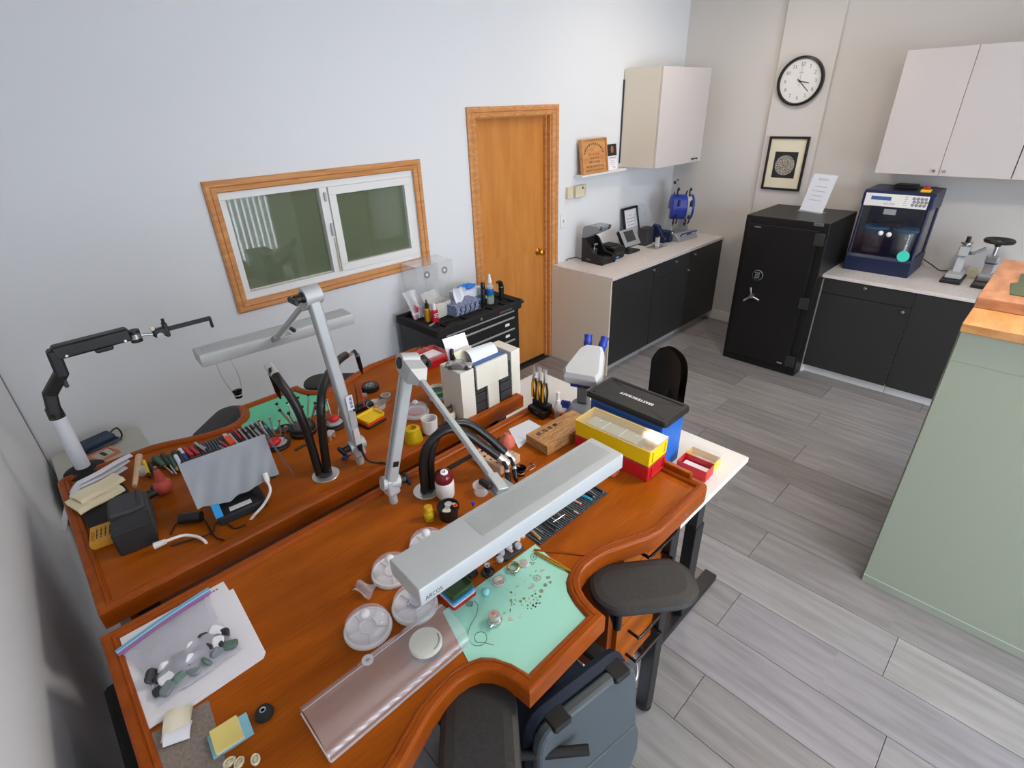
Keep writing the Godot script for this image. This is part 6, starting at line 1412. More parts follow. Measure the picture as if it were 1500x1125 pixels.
func tools_corner():
	# monitor arm without a monitor
	var o = thing("monitor_arm", "black monitor arm with a clamp on a white pole at the left wall", "monitor arm", Vector3(-5.34, 1.08, 0.99))
	var q = -o.position
	part("base", mb().lathe([Vector2(0, 0), Vector2(0.058, 0), Vector2(0.058, 0.004), Vector2(0.03, 0.014), Vector2(0.024, 0.018), Vector2(0, 0.018)], 36), "black_matt", o)
	part("pole", mb().rod(Vector3(0, 0.012, 0), Vector3(-5.3398, 1.2955, 0.9897) + q, 0.0215, 0.0215, 24), "arm_white", o)
	var p = [Vector3(-5.3398, 1.2955, 0.9897) + q, Vector3(-5.3302, 1.3691, 0.9859) + q, Vector3(-5.2815, 1.4293, 1) + q, Vector3(-5.2781, 1.4955, 1) + q, Vector3(-5.0924, 1.4976, 1) + q, Vector3(-5.0659, 1.4844, 1) + q, Vector3(-5.0168, 1.4762, 1) + q]
	part("collar", mb().rod(p[0] - Vector3(0, 0.006, 0), p[0] + Vector3(0, 0.03, 0), 0.022, 0.02, 20), "black", o)
	var arm_box = func(a, b, w, h):
		var y = (b - a).normalized(); var z = Vector3(0, 0, 1); z = (z - y * z.dot(y)).normalized()
		return mb().pose(Basis(y.cross(z), y, z), (a + b) / 2).box(Vector3.ZERO, Vector3(w, a.distance_to(b) + w * 0.7, h), 0.007)
	var s1 = part("lower_link", arm_box.call(p[0] + Vector3(0, 0.02, 0), p[1], 0.036, 0.04), "black", o)
	part("lower_link", arm_box.call(p[1], p[2], 0.034, 0.04), "black", o)
	part("elbow", arm_box.call(p[2], p[3], 0.034, 0.042), "black", o)
	var up = part("upper_arm", arm_box.call(p[3] + Vector3(0.012, 0, 0), p[4], 0.042, 0.046), "black", o)
	part("cable_clip", mb().box((p[3] + p[4]) / 2 + Vector3(0.028, -0.026, 0), Vector3(0.05, 0.018, 0.03), 0.006), "black", up)
	part("cable_clip", mb().box((p[1] + p[2]) / 2 + Vector3(0.022, 0.0, 0.014), Vector3(0.012, 0.035, 0.016), 0.004), "grey_dark", s1)
	for v in [p[3] + Vector3(0.026, -0.012, 0.0235), p[4] + Vector3(-0.006, -0.014, 0.0235)]: part("rivet", mb().lathe([Vector2(0, 0), Vector2(0.004, 0), Vector2(0.004, 0.0015), Vector2(0, 0.0015)], 12, v, Vector3(0, 0, 1)), "steel", up)
	part("wrist", mb().rod(p[5] + Vector3(0, -0.02, 0), p[5] + Vector3(0, 0.02, 0), 0.017, 0.017, 20), "black", o)
	part("wrist_band", mb().rod(p[5] + Vector3(0, -0.008, 0), p[5] + Vector3(0, 0.008, 0), 0.0178, 0.0178, 20), "steel", o)
	part("stem", mb().rod(p[5], p[6], 0.0045), "steel", o)
	var c = p[6] + Vector3(0.022, 0.0, 0)
	var cl = part("clamp", mb().box(c, Vector3(0.045, 0.03, 0.026), 0.006).box(c + Vector3(0.018, 0.004, 0), Vector3(0.014, 0.05, 0.03), 0.004).rod(c + Vector3(0.018, 0.03, 0), c + Vector3(0.018, 0.042, 0), 0.005), "black", o)
	part("clamp_knob", mb().rod(c + Vector3(-0.006, -0.006, 0.012), c + Vector3(-0.006, -0.006, 0.024), 0.011), "chrome", cl)
	part("clamp_knob", mb().ball(c + Vector3(-0.02, 0.018, 0.004), Vector3(0.008, 0.008, 0.008), 10), "beige", cl)
	var e = Vector3(-4.8349, 1.4641, 1) + q
	part("phone_bar", mb().box((c + e) / 2 + Vector3(0.012, 0.01, 0), Vector3(e.x - c.x - 0.02, 0.014, 0.014), 0.003), "black", o)
	part("phone_hook", mb().box(e + Vector3(-0.002, -0.002, 0), Vector3(0.009, 0.034, 0.014), 0.003), "black", o)
	# little cabinet in the corner with the glasses case
	o = thing("corner_cabinet", "low cream cabinet in the corner behind the far bench", "cabinet", Vector3(-5.28, 0, 0.24))
	part("top", mb().at(Vector3(0, 0.715, 0)).loft(rrect(0.36, 0.4, 0.03), [Vector2(0.002, 0), Vector2(0, 0.003), Vector2(0, 0.012), Vector2(0.003, 0.015)]), "cream_grey", o)
	part("body", mb().box(Vector3(0, 0.365, 0), Vector3(0.34, 0.7, 0.38)), "cream_grey", o)
	part("door", mb().box(Vector3(0, 0.36, 0.192), Vector3(0.33, 0.66, 0.012)), "grey_light", o)
	o = thing("glasses_case", "navy blue zip case with a black loop on the cream corner cabinet", "case", Vector3(-5.2825, 0.75, 0.1047), 0.25)
	o.position.y = 0.73
	part("shell", mb().loft(rrect(0.15, 0.075, 0.02), [Vector2(0.01, 0), Vector2(0, 0.01), Vector2(0, 0.03), Vector2(0.012, 0.045)]), "navy_dull", o)
	part("flap", mb().at(Vector3(0.01, 0.012, 0.05)).loft(rrect(0.14, 0.04, 0.01), [Vector2(0.004, 0), Vector2(0, 0.004), Vector2(0.004, 0.01)]), "navy", o)
	part("loop", mb().tube(curve([Vector3(0.07, 0.04, 0), Vector3(0.1, 0.045, 0), Vector3(0.1, 0.02, 0.03), Vector3(0.08, 0.005, 0.05)]), 0.004, 6), "black", o)
	o = thing("copper_frame", "flat copper coloured frame with a grey plate on the cream corner cabinet", "frame", Vector3(-5.2772, 0.735, 0.2261), 0.3)
	o.position.y = 0.73
	part("frame", tray(0.1, 0.012, 0.1, 0.004, 0.012, 0.003), "copper", o)
	part("plate", mb().bx(0, 0.003, 0, 0.072, 0.006, 0.072, 0.002), "cream_grey", o)
	part("mark", mb().bx(0, 0.009, 0, 0.016, 0.001, 0.05, 0), "grey_dark", o)
	# soft stack at the bench's left end
	solo("black_cloth", mb().sheet(func(u, v): return Vector3((u - 0.5) * 0.13, 0.004 + 0.002 * sin(u * 9 + v * 4), (v - 0.5) * 0.2), 10, 10, 0.003), "black_matt", "folded black cloth under the cream cloth at the left end of the far bench", "cloth", Vector3(-5.3221, 1.083, 1.2712), 0.1)
	for i in 2: solo("cream_cloth", mb().sheet(func(u, v):
		return Vector3((u - 0.5) * 0.125, 0.012 + (0.006 if v < 0.92 else 0.006 - (v - 0.92) * 0.1) + 0.002 * sin(u * 7), (v - 0.5) * (0.06 if i else 0.09)), 12, 12, 0.006 if i else 0.009), "cloth", ["folded cream cleaning cloth under another cream cloth", "top cream cleaning cloth folded beneath the white paper strips"][i], "cloth", [Vector3(-5.3389, 1.083, 1.2132), Vector3(-5.3246, 1.094, 1.1914)][i], 0.28 + 0.06 * i)
	for i in 3: solo("paper_strip", mb().sheet(func(u, v):
		var z = (v - 0.5) * 0.028 + 0.01 * sin(u * 2.2 + i)
		var drop = pow(max(0.0, 0.35 - u), 1.6) * 0.55
		return Vector3((u - 0.5) * (0.215 + 0.01 * i), 0.017 - drop + 0.004 * sin(u * 6 + i) + 0.003 * i, z), 24, 4, 0.0008), "tissue", ["uppermost white paper strip hanging over the left end of the far bench", "middle white paper strip of the three at the far bench end", "lowest white paper strip of the three at the far bench end"][2 - i], "paper strip", [Vector3(-5.3435, 1.085, 1.1318), Vector3(-5.3325, 1.09, 1.118), Vector3(-5.3242, 1.094, 1.109)][i], 0.3 - 0.06 * i)
	o = thing("yellow_carton", "flat yellow carton printed with black lines at the left end of the far bench", "carton", Vector3(-5.3548, 1.09, 1.4199), -0.1765)
	o.position.y = 1.08
	part("carton", mb().bx(0, 0, 0, 0.058, 0.022, 0.082, 0.001), "carton", o)
	var b := mb()
	for i in 4: print_lines(b, [0.045], 0.01, 0.003, Vector3(-0.012 + i * 0.01, 0.0221, 0), Vector3(0, 0, -1), Vector3.UP)
	b.text("LUTHOLD", 0.01, Vector3(-0.021, 0.0221, 0.008), Vector3(0, 0, -1), Vector3.UP)
	part("print", b, "ink", o)
	# tools in a row on a ribbed mat
	var h = 1.09
	stick("mallet", "pale wooden hammer handle standing out of the tool row by the white strips", "hammer", Vector3(-5.2418, 1.1, 1.2464), Vector3(-5.1931, 1.12, 1.1065), [[0, 0.6, 0.007, 0.009, "beech", "handle"], [0.55, 1, 0.009, 0.011, "beech", "grip"]])
	stick("cutter", "yellow handled cutter next to the wooden hammer handle", "cutter", Vector3(-5.1959, 1.09, 1.2121), Vector3(-5.1886, 1.09, 1.0966), [[0.2, 1, 0.007, 0.0075, "yellow", "grip"], [0, 0.2, 0.004, 0.005, "black", "nose"], [0.97, 1.05, 0.0065, 0.005, "black", "end_cap"]])
	solo("glass_bulb", mb().ball(Vector3(0, 0.02, 0), Vector3(0.016, 0.02, 0.016)), "frost", "small clear bulb between the wooden hammer and the yellow cutter", "bulb", Vector3(-5.2061, 1.08, 1.1725))
	stick("pliers_tool", "black handled tool between the yellow cutter and the red blower", "hand tool", Vector3(-5.1789, 1.09, 1.2402), Vector3(-5.1751, 1.09, 1.1276), [[0, 1, 0.005, 0.008, "black", "grip"], [-0.3, 0, 0.002, 0.004, "steel", "tip"]])
	stick("green_screwdriver", "thick dark green screwdriver handle in the tool row", "screwdriver", Vector3(-5.1358, 1.09, 1.25), Vector3(-5.1554, 1.09, 1.1036), [[0.45, 1, 0.009, 0.0115, "green_dark", "handle"], [0, 0.45, 0.003, 0.003, "steel", "blade"], [0.4, 0.47, 0.007, 0.007, "brass", "ferrule"]])
	stick("hand_file", "dark grey handled file between the two green tools", "file", Vector3(-5.1294, 1.09, 1.2251), Vector3(-5.1316, 1.09, 1.1001), [[0.3, 1, 0.006, 0.008, "grey_dark", "handle"], [-0.3, 0.3, 0.003, 0.003, "steel", "blade"]])
	stick("green_pen", "slim green pen with a brass tip in the tool row", "pen", Vector3(-5.1204, 1.09, 1.2453), Vector3(-5.1177, 1.09, 1.1207), [[0.15, 1, 0.006, 0.006, "green_dark", "barrel"], [0, 0.15, 0.002, 0.006, "brass", "tip"]])
	stick("white_pen", "white marker with a black cap in the tool row", "pen", Vector3(-5.1064, 1.09, 1.2388), Vector3(-5.1002, 1.09, 1.1101), [[0, 0.75, 0.007, 0.007, "paper_blue", "barrel"], [0.75, 1, 0.0075, 0.0075, "navy_dull", "cap"]])
	stick("black_pen", "black pen between the white marker and the blue pen", "pen", Vector3(-5.0915, 1.09, 1.222), Vector3(-5.0867, 1.09, 1.1245), [[0, 1, 0.006, 0.006, "black", "barrel"]])
	stick("blue_pen", "clear and blue pen beside the red handled pair", "pen", Vector3(-5.0796, 1.09, 1.2014), Vector3(-5.0802, 1.09, 1.1077), [[0, 0.5, 0.005, 0.006, "royal", "grip"], [0.5, 1, 0.006, 0.006, "paper_blue", "barrel"]])
	stick("red_tool", "red handled tool left of its twin in the tool row", "hand tool", Vector3(-5.0607, 1.09, 1.1873), Vector3(-5.0653, 1.09, 1.1175), [[0, 1, 0.006, 0.007, "red", "grip"]])
	stick("red_tool", "red handled tool right of its twin in the tool row", "hand tool", Vector3(-5.0433, 1.09, 1.1943), Vector3(-5.0488, 1.09, 1.1291), [[0, 1, 0.006, 0.007, "red", "grip"]])
	o = thing("ribbed_mat", "dark grey ribbed tool mat in front of the jade mat on the far bench", "tool mat", Vector3(-4.935, 1.08, 1.193), -0.0471)
	part("base", slab(0.27, 0.003, 0.15, 0.003), "grey_dark", o)
	for i in 30: part("rib", mb().box(Vector3(-0.13 + i * 0.009, 0.0055, 0), Vector3(0.0045, 0.006, 0.148), 0.0015), "ribbed", o)
	h = 1.094
	stick("steel_file", "steel blade lying left of the orange handle on the ribbed mat", "file", Vector3(-5.0167, 1.094, 1.2192), Vector3(-5.0302, 1.094, 1.1145), [[0, 1, 0.004, 0.005, "steel", "blade"]])
	o = thing("orange_knife", "flat orange handle lying on the ribbed mat", "knife", Vector3(-4.9385, 1.094, 1.194), 1.5644)
	part("handle", slab(0.062, 0.008, 0.022, 0.003), "orange", o)
	part("blade", mb().bx(0.045, 0.003, 0, 0.03, 0.002, 0.014), "steel", o)
	stick("red_knife", "thin red handled knife left of the orange handle", "knife", Vector3(-4.9554, 1.094, 1.2373), Vector3(-4.9659, 1.094, 1.1646), [[0, 0.75, 0.004, 0.0045, "red", "handle"], [0.75, 1, 0.003, 0.001, "steel", "blade"]])
	stick("grey_knife", "grey steel knife in front of the thin red knife", "knife", Vector3(-4.9644, 1.094, 1.2574), Vector3(-4.9782, 1.094, 1.1887), [[0, 0.6, 0.004, 0.004, "grey", "handle"], [0.6, 1, 0.003, 0.001, "steel", "blade"]])
	stick("red_pen", "slim red pen on the ribbed mat right of the orange handle", "pen", Vector3(-4.9047, 1.094, 1.205), Vector3(-4.9024, 1.094, 1.1155), [[0, 0.9, 0.0042, 0.0042, "red", "barrel"], [0.9, 1, 0.004, 0.002, "red", "end"]])
	stick("steel_scraper", "flat steel tool between the orange handle and the slim red pen", "scraper", Vector3(-4.9259, 1.094, 1.2385), Vector3(-4.926, 1.094, 1.1499), [[0, 1, 0.004, 0.006, "grey_light", "blade"]])
	var tn = ["copper", "purple", "gold", "grey", "teal_dull"]
	for i in 5: stick("mat_tool", "thin %s ringed screwdriver in a groove at the right of the ribbed mat" % ["copper", "purple", "gold", "grey", "teal"][i], "screwdriver", Vector3(-4.8822, 1.094, 1.2481) + Vector3(i * 0.016 - 0.01, 0, -0.004 * i), Vector3(-4.8793, 1.094, 1.1403) + Vector3(i * 0.016 - 0.01, 0, -0.004 * i), [[0, 0.9, 0.0028, 0.0028, "steel", "barrel"], [0.5, 0.6, 0.0036, 0.0036, tn[i], "ring"], [0.9, 1, 0.004, 0.0048, "steel", "head"]])
	stick("snips", "black handled snips with a pale blade over the ribbed mat", "snips", Vector3(-5.0072, 1.1, 1.2645), Vector3(-5.0221, 1.1, 1.1543), [[0, 0.6, 0.005, 0.006, "black", "grip"], [0.6, 1, 0.003, 0.002, "pale_steel", "blade"]])
	# two black tube rests
	o = stick("tube_rest", "long black tube rest between the tool row and the covered tablet", "tool rest", Vector3(-5.1074, 1.1, 1.2462), Vector3(-4.9957, 1.1, 1.2422), [[0, 1, 0.014, 0.014, "black", "tube"]])
	part("cradle", mb().box(Vector3(-5.1009, 1.08, 1.2147) - o.position + Vector3(0.005, 0.008, 0), Vector3(0.02, 0.016, 0.03), 0.003), "black", o)
	o = stick("tube_rest", "black tube rest with two saddles in front of the red blower", "tool rest", Vector3(-5.2843, 1.1, 1.3345), Vector3(-5.1845, 1.1, 1.326), [[0, 1, 0.014, 0.014, "black", "tube"]])
	for t in [0.35, 0.8]: part("saddle", mb().box((Vector3(-5.1845, 1.1, 1.326) - o.position) * t + Vector3(0, 0.008, -0.01), Vector3(0.012, 0.022, 0.012), 0.003), "black", o)
	stick("brush", "pointed wooden brush handle under the black tube rest", "brush", Vector3(-5.3063, 1.095, 1.2632), Vector3(-5.2722, 1.095, 1.2717), [[0, 1, 0.001, 0.006, "beech", "handle"]])
	o = thing("dust_blower", "dark red rubber bulb blower beside the covered tablet", "blower", Vector3(-5.1791, 1.08, 1.3251))
	part("bulb", mb().ball(Vector3(0, 0.027, 0), Vector3(0.027, 0.027, 0.027)), "red_soft", o)
	part("nozzle", mb().rod(Vector3(0, 0.03, 0), Vector3(-5.1783, 1.1673, 1.3252) - o.position, 0.018, 0.008), "red_soft", o)
	part("tip", mb().rod((Vector3(-5.1783, 1.1673, 1.3252) - o.position) * 0.95, (Vector3(-5.1783, 1.1673, 1.3252) - o.position) * 1.15, 0.0035), "steel", o)

func tablet_corner():
	# wedge-shaped black device at the left
	var o = thing("black_device", "angular charcoal device with a white plug at the left end of the far bench", "bench device", Vector3(-5.2811, 1.08, 1.4742), -0.3227 + 0.18)
	o.position += Vector3(0.004, 0, -0.02)
	var cheek = Basis(Vector3(1, 0, 0), Vector3(0, 0, 1), Vector3(0, -1, 0))
	part("body", mb().bx(0, 0, 0, 0.085, 0.07, 0.16, 0.006), "device_grey", o)
	part("hood", mb().bx(-0.008, 0.05, -0.035, 0.088, 0.034, 0.1, 0.01), "device_grey", o)
	part("front_block", mb().bx(-0.004, 0, 0.06, 0.09, 0.076, 0.07, 0.005), "device_dark", o)
	part("seam", mb().box(Vector3(0.02, 0.0845, -0.035), Vector3(0.001, 0.001, 0.095), 0), "black", o)
	var pl = o.position + Vector3(0.05, 0.03, 0.05)
	o = thing("white_cable", "white plug and cable from the charcoal device into the bench slot", "cable", Vector3.ZERO)
	var c0 = Vector3(-5.2648, 1.105, 1.594)
	part("plug", mb().rod(c0, Vector3(-5.2379, 1.108, 1.6013), 0.0095, 0.007), "white_pl", o)
	part("cable", mb().tube(curve([Vector3(-5.2392, 1.108, 1.6), Vector3(-5.217, 1.106, 1.602), Vector3(-5.1936, 1.1, 1.6028), Vector3(-5.1717, 1.092, 1.6212), Vector3(-5.1613, 1.086, 1.6455), Vector3(-5.1585, 1.075, 1.6546)], 6), 0.0042, 10), "white_pl", o)
	solo("black_lead", mb().tube(curve([Vector3(-5.2202, 1.084, 1.5476), Vector3(-5.1975, 1.086, 1.5157), Vector3(-5.1676, 1.088, 1.5136), Vector3(-5.1433, 1.088, 1.5309), Vector3(-5.1336, 1.086, 1.5584), Vector3(-5.135, 1.084, 1.6095), Vector3(-5.134, 1.084, 1.6525), Vector3(-5.1215, 1.084, 1.6804)], 6), 0.0022, 6), "rubber", "thin black lead looping over the bench from the charcoal device", "lead")
	solo("black_lead", mb().tube(curve([Vector3(-5.2327, 1.084, 1.5975), Vector3(-5.1934, 1.085, 1.6107), Vector3(-5.1543, 1.088, 1.6297), Vector3(-5.1304, 1.087, 1.6265), Vector3(-5.1217, 1.087, 1.6045), Vector3(-5.1047, 1.086, 1.5967), Vector3(-5.0918, 1.085, 1.6247), Vector3(-5.0822, 1.083, 1.6553), Vector3(-5.0555, 1.083, 1.6596)], 6), 0.002, 6), "rubber", "thin black lead crossing the other one beside the bench slot", "lead")
	# tablet on its stand, seen from behind, under a plastic sheet
	o = thing("covered_tablet", "tablet on a black stand seen from behind, under a crinkled grey plastic cover", "tablet", Vector3(-5.0379, 1.08, 1.5647), -0.1011)
	var q = o.transform.affine_inverse()
	var tl = q * Vector3(-5.1293, 1.2258, 1.4839)
	part("stand_base", mb().loft(rrect(0.135, 0.11, 0.008), [Vector2(0.002, 0), Vector2(0, 0.003), Vector2(0, 0.022), Vector2(0.004, 0.026)]), "device_dark", o)
	part("label", mb().bx(0.0, 0.026, 0.03, 0.06, 0.0008, 0.02, 0), "paper", o)
	part("hinge", mb().box(Vector3(0, 0.06, -0.035), Vector3(0.1, 0.08, 0.03), 0.006), "device_dark", o)
	var til = Basis(Vector3(1, 0, 0), -0.45)
	part("screen_case", mb().pose(til, Vector3(0, 0.095, -0.04)).box(Vector3(0.012, 0, 0), Vector3(0.225, 0.118, 0.024), 0.006), "device_dark", o)
	part("port_strip", mb().pose(til, Vector3(0, 0.095, -0.04)).box(Vector3(0.05, -0.05, 0.013), Vector3(0.1, 0.014, 0.004), 0.001), "grey_light", o)
	part("foot_roll", mb().rod(Vector3(-0.15, 0.02, -0.03), Vector3(-0.1, 0.02, 0.0), 0.016), "black", o)
	part("cover", mb().sheet(func(u, v):
		var x = (u - 0.5) * 0.236 + 0.012
		var lift = 0.112 * (1 - v)
		var w = 0.004 * sin(u * 17 + v * 3) * v + 0.003 * sin(u * 31 + v * 9) * v
		var sag = 0.018 * v * v * (1.0 - abs(u - 0.35) * 1.2)
		return Vector3(x * (1.0 - 0.04 * v), 0.06 + lift - sag * 1.3 + 0.014 * v - 0.02 * pow(abs(u - 0.4) * 1.7, 3.0) * 0.0, -0.062 + 0.07 * v + w + sag), 28, 14, 0.0006), "cover", o)
	part("cover_flap", mb().sheet(func(u, v): return Vector3(0.13 + 0.03 * v + 0.006 * u, 0.168 - 0.12 * v, -0.06 + 0.03 * u + 0.05 * v), 4, 8, 0.0006), "cover", o)
	part("tape", mb().pose(Basis(Vector3(1, 0, 0), 0.5), Vector3(-0.06, 0.048, 0.045)).box(Vector3.ZERO, Vector3(0.02, 0.001, 0.045), 0), "sky", o)
	o = thing("white_cable", "white plugged cable from the covered tablet down to the bench slot", "cable", Vector3.ZERO)
	part("plug", mb().rod(Vector3(-4.9518, 1.1666, 1.5885), Vector3(-4.9562, 1.15, 1.6096), 0.0085, 0.007), "white_pl", o)
	part("cable", mb().tube(curve([Vector3(-4.9568, 1.1553, 1.6094), Vector3(-4.958, 1.1334, 1.624), Vector3(-4.9734, 1.1206, 1.6392), Vector3(-4.9971, 1.1, 1.6405), Vector3(-5.0213, 1.09, 1.6453), Vector3(-5.04, 1.075, 1.6431)], 6), 0.0042, 10), "white_pl", o)


# a thin flat piece by its outline in the plan
func flat(called: String, label: String, cat: String, pts: Array, y: float, h: float, m, group := "") -> MeshInstance3D:
	var c = Vector2()
	for p in pts: c += p / pts.size()
	var l = []
	for p in pts: l.append(p - c)
	return solo(called, mb().loft(l, [Vector2(0, 0), Vector2(0, h * 0.8), Vector2(min(0.0008, h), h)]), m, label, cat, Vector3(c.x, y, c.y), 0, group)

func near_bench_things():
	var H = 1.08
	lamp("aluminium bench lamp with a ribbed head, standing on the near bench over the mint mat", Vector3(-4.7048, 1.08, 1.8839), Vector3(-4.7048, 1.08, 1.8839) + Vector3(0, 0.075, 0), Vector3(-4.6208, 1.5285, 1.9345), Vector3(-4.7, 1.41, 2.35), Vector3(-4.697, 1.384, 2.42), Vector3(0.54, 0, 0.022), 0.0, Vector3(0, 0, 1))
	hose("black flexible hose pair with two steel ferrules on a round plate on the near bench", Vector3(-4.6052, 1.08, 1.916), [[Vector3(-4.6147, 1.085, 1.9194), Vector3(-4.6067, 1.1872, 1.917), Vector3(-4.5872, 1.2447, 1.9247), Vector3(-4.5445, 1.2759, 1.9392), Vector3(-4.5034, 1.274, 1.9549), Vector3(-4.4666, 1.2378, 1.9764), Vector3(-4.4248, 1.1834, 2.012), Vector3(-4.4029, 1.1528, 2.0358)], [Vector3(-4.5886, 1.085, 1.9189), Vector3(-4.5821, 1.1756, 1.9155), Vector3(-4.5557, 1.2485, 1.9199), Vector3(-4.5081, 1.2806, 1.9292), Vector3(-4.4544, 1.2677, 1.9461), Vector3(-4.408, 1.2143, 1.9769), Vector3(-4.381, 1.1688, 2.0073), Vector3(-4.3658, 1.143, 2.0241)]],
		[[Vector3(-4.4186, 1.1369, 2.0787), Vector3(-4.4376, 1.095, 2.1052), Vector3(-4.4035, 1.1476, 2.0453)], [Vector3(-4.3906, 1.1348, 2.0797), Vector3(-4.4039, 1.095, 2.1034), Vector3(-4.3665, 1.1377, 2.0339)]])
	# left end: papers, bag, notes
	flat("paper_sheet", "white sheet lying under another sheet at the left end of the near bench", "paper", [Vector2(-5.3819, 1.8323), Vector2(-5.1625, 1.8709), Vector2(-5.1737, 2.1022), Vector2(-5.1831, 2.113), Vector2(-5.3418, 2.1151), Vector2(-5.3906, 2.1002)], 1.0805, 0.0015, "paper")
	flat("paper_sheet", "upper white sheet under the zip bag at the left end of the near bench", "paper", [Vector2(-5.394, 1.8049), Vector2(-5.1721, 1.8061), Vector2(-5.1719, 1.87), Vector2(-5.1823, 2.1071), Vector2(-5.2452, 2.1042), Vector2(-5.4007, 2.1042)], 1.0825, 0.0012, "paper")
	var b := mb()
	b.box(Vector3(-5.206, 1.0838, 1.8454), Vector3(0.03, 0.0003, 0.0006), 0)
	for i in 4: b.box(Vector3(-5.2034, 1.0838, 1.8422) + Vector3(i * 0.007 - 0.01, 0, 0.004), Vector3(0.0045, 0.0003, 0.005), 0)
	solo("printed_mark", b, "ink_grey", "row of small printed boxes at the sheet corner by the zip bag", "print")
	zip_bag()
	o_roll()
	solo("felt_pad", mb().loft(rrect(0.11, 0.2, 0.004), [Vector2(0, 0), Vector2(0, 0.0012), Vector2(0.0005, 0.0018)]), "felt", "taupe felt pad under the papers in the near left corner of the near bench", "pad", Vector3(-5.3613, 1.0805, 2.1885) + Vector3(0, 0, 0.03), -1.4957 + 1.4)
	var o = thing("sticky_notes", "yellow sticky notes on a light blue block in front of the felt pad", "sticky notes", Vector3(-5.289, 1.08, 2.2292), -0.0801)
	part("blue_block", mb().bx(0, 0, 0, 0.07, 0.008, 0.048, 0.0004), "note_blue", o)
	part("white_layer", mb().bx(-0.004, 0.008, 0.001, 0.047, 0.003, 0.049, 0.0002), "paper", o)
	part("yellow_block", mb().bx(-0.005, 0.011, 0.0, 0.048, 0.005, 0.05, 0.0004), "note_yellow", o)
	o = thing("rubber_puck", "small round black rubber knob with a hollow centre, by the sticky notes", "knob", Vector3(-5.2279, 1.08, 2.2342))
	part("body", mb().lathe([Vector2(0.004, 0), Vector2(0.016, 0), Vector2(0.018, 0.005), Vector2(0.015, 0.013), Vector2(0.008, 0.017), Vector2(0.006, 0.017), Vector2(0.004, 0.01)], 28), "rubber", o)
	part("eyelet", mb().lathe([Vector2(0.0035, 0.0165), Vector2(0.0048, 0.0178), Vector2(0.006, 0.0174), Vector2(0.006, 0.012)], 20), "alu", o)
	var k = 0
	for p in [Vector3(-5.307, 1.08, 2.2752), Vector3(-5.295, 1.08, 2.2889), Vector3(-5.2717, 1.08, 2.3045)]:
		o = thing("finger_cot", ["cream rubber finger cot touching the blue note block", "middle one of the three cream finger cots by the notes", "cream rubber finger cot furthest from the sticky notes"][k], "finger cot", p, 0.7 * k)
		part("roll", mb().pose(Basis.from_scale(Vector3(1.0, 1, 0.72))).lathe([Vector2(0.007, 0.004), Vector2(0.008, 0.0005), Vector2(0.0105, 0.0005), Vector2(0.0115, 0.004), Vector2(0.0095, 0.0075), Vector2(0.0075, 0.0065), Vector2(0.007, 0.004)], 20), "cream_rubber", o)
		part("membrane", mb().pose(Basis.from_scale(Vector3(1.0, 1, 0.72))).lathe([Vector2(0.0075, 0.003), Vector2(0.004, 0.0055), Vector2(0, 0.006)], 20), "cream_rubber", o)
		k += 1
	# arched acrylic cover and the tin below it
	o = thing("acrylic_cover", "long clear bent acrylic cover lying over the cream tin in front of the mint mat", "acrylic cover", Vector3(-5.012, H, 2.346), -0.0)
	part("shell", mb().sheet(func(u, v):
		var a = clampf((v - 0.12) / 0.8, 0, 1)
		var y = 0.0 + 0.044 * sin(min(v / 0.3, 1.0) * PI / 2) * (1.0 if v < 0.55 else cos((v - 0.55) / 0.45 * PI / 2))
		return Vector3((u - 0.5) * 0.33, y + 0.0015, -0.062 + 0.122 * (0.08 * min(v / 0.2, 1.0) + 0.92 * pow(a, 0.9)) * 1.0), 4, 24, 0.003), "acrylic_arch", o)
	part("lower_edge", mb().box(Vector3(0, 0.003, 0.0605), Vector3(0.33, 0.005, 0.003), 0.0005), "acrylic_edge", o)
	part("end_edge", mb().box(Vector3(-0.165, 0.004, 0.0), Vector3(0.003, 0.006, 0.118), 0.0005), "acrylic_edge", o)
	part("upper_edge", mb().box(Vector3(0, 0.043, -0.035), Vector3(0.33, 0.002, 0.002), 0.0005), "acrylic_edge", o)
	part("handle_disc", mb().lathe([Vector2(0.005, 0.046), Vector2(0.012, 0.046), Vector2(0.012, 0.0485), Vector2(0.005, 0.0485)], 20, Vector3(-0.025, 0, -0.035)), "acrylic_edge", o)
	o = thing("cream_tin", "round tin with an ivory lid and navy sides under the acrylic cover", "tin", Vector3(-4.9213, 1.08, 2.3461))
	part("tin", mb().lathe([Vector2(0, 0), Vector2(0.033, 0), Vector2(0.035, 0.003), Vector2(0.035, 0.017), Vector2(0, 0.017)], 40), "tin_navy", o)
	part("lid", mb().lathe([Vector2(0.0345, 0.016), Vector2(0.0358, 0.017), Vector2(0.0358, 0.023), Vector2(0.034, 0.0255), Vector2(0, 0.0258)], 40), "ivory", o)
	b = mb()
	for i in 16:
		var a = 0.15 + i * 0.09
		b.strokes(HAN[i % 6], 0.0034, 0.0006, Vector3(cos(a) * 0.029, 0.0261, sin(a) * 0.029), Vector3(-sin(a), 0, cos(a)) * -1.0)
	part("lid_print", b, "ink", o)
	# dust covers
	var d = dust_cover("empty domed dust cover with a white compartment tray, nearest the acrylic cover", Vector3(-4.9856, 1.08, 2.2132), 0.054, true)
	d = dust_cover("domed dust cover holding a dark round dial, left of the lamp head", Vector3(-4.8586, 1.08, 2.1146), 0.052, true)
	part("dial", mb().lathe([Vector2(0.004, 0.012), Vector2(0.0135, 0.012), Vector2(0.0135, 0.0132), Vector2(0.011, 0.0136), Vector2(0.004, 0.0136)], 28, Vector3(0.01, 0, 0.012)), "tin_navy", d)
	d = dust_cover("domed dust cover holding a steel wristwatch head, below the lamp head corner", Vector3(-4.8768, 1.08, 2.2389), 0.054, true)
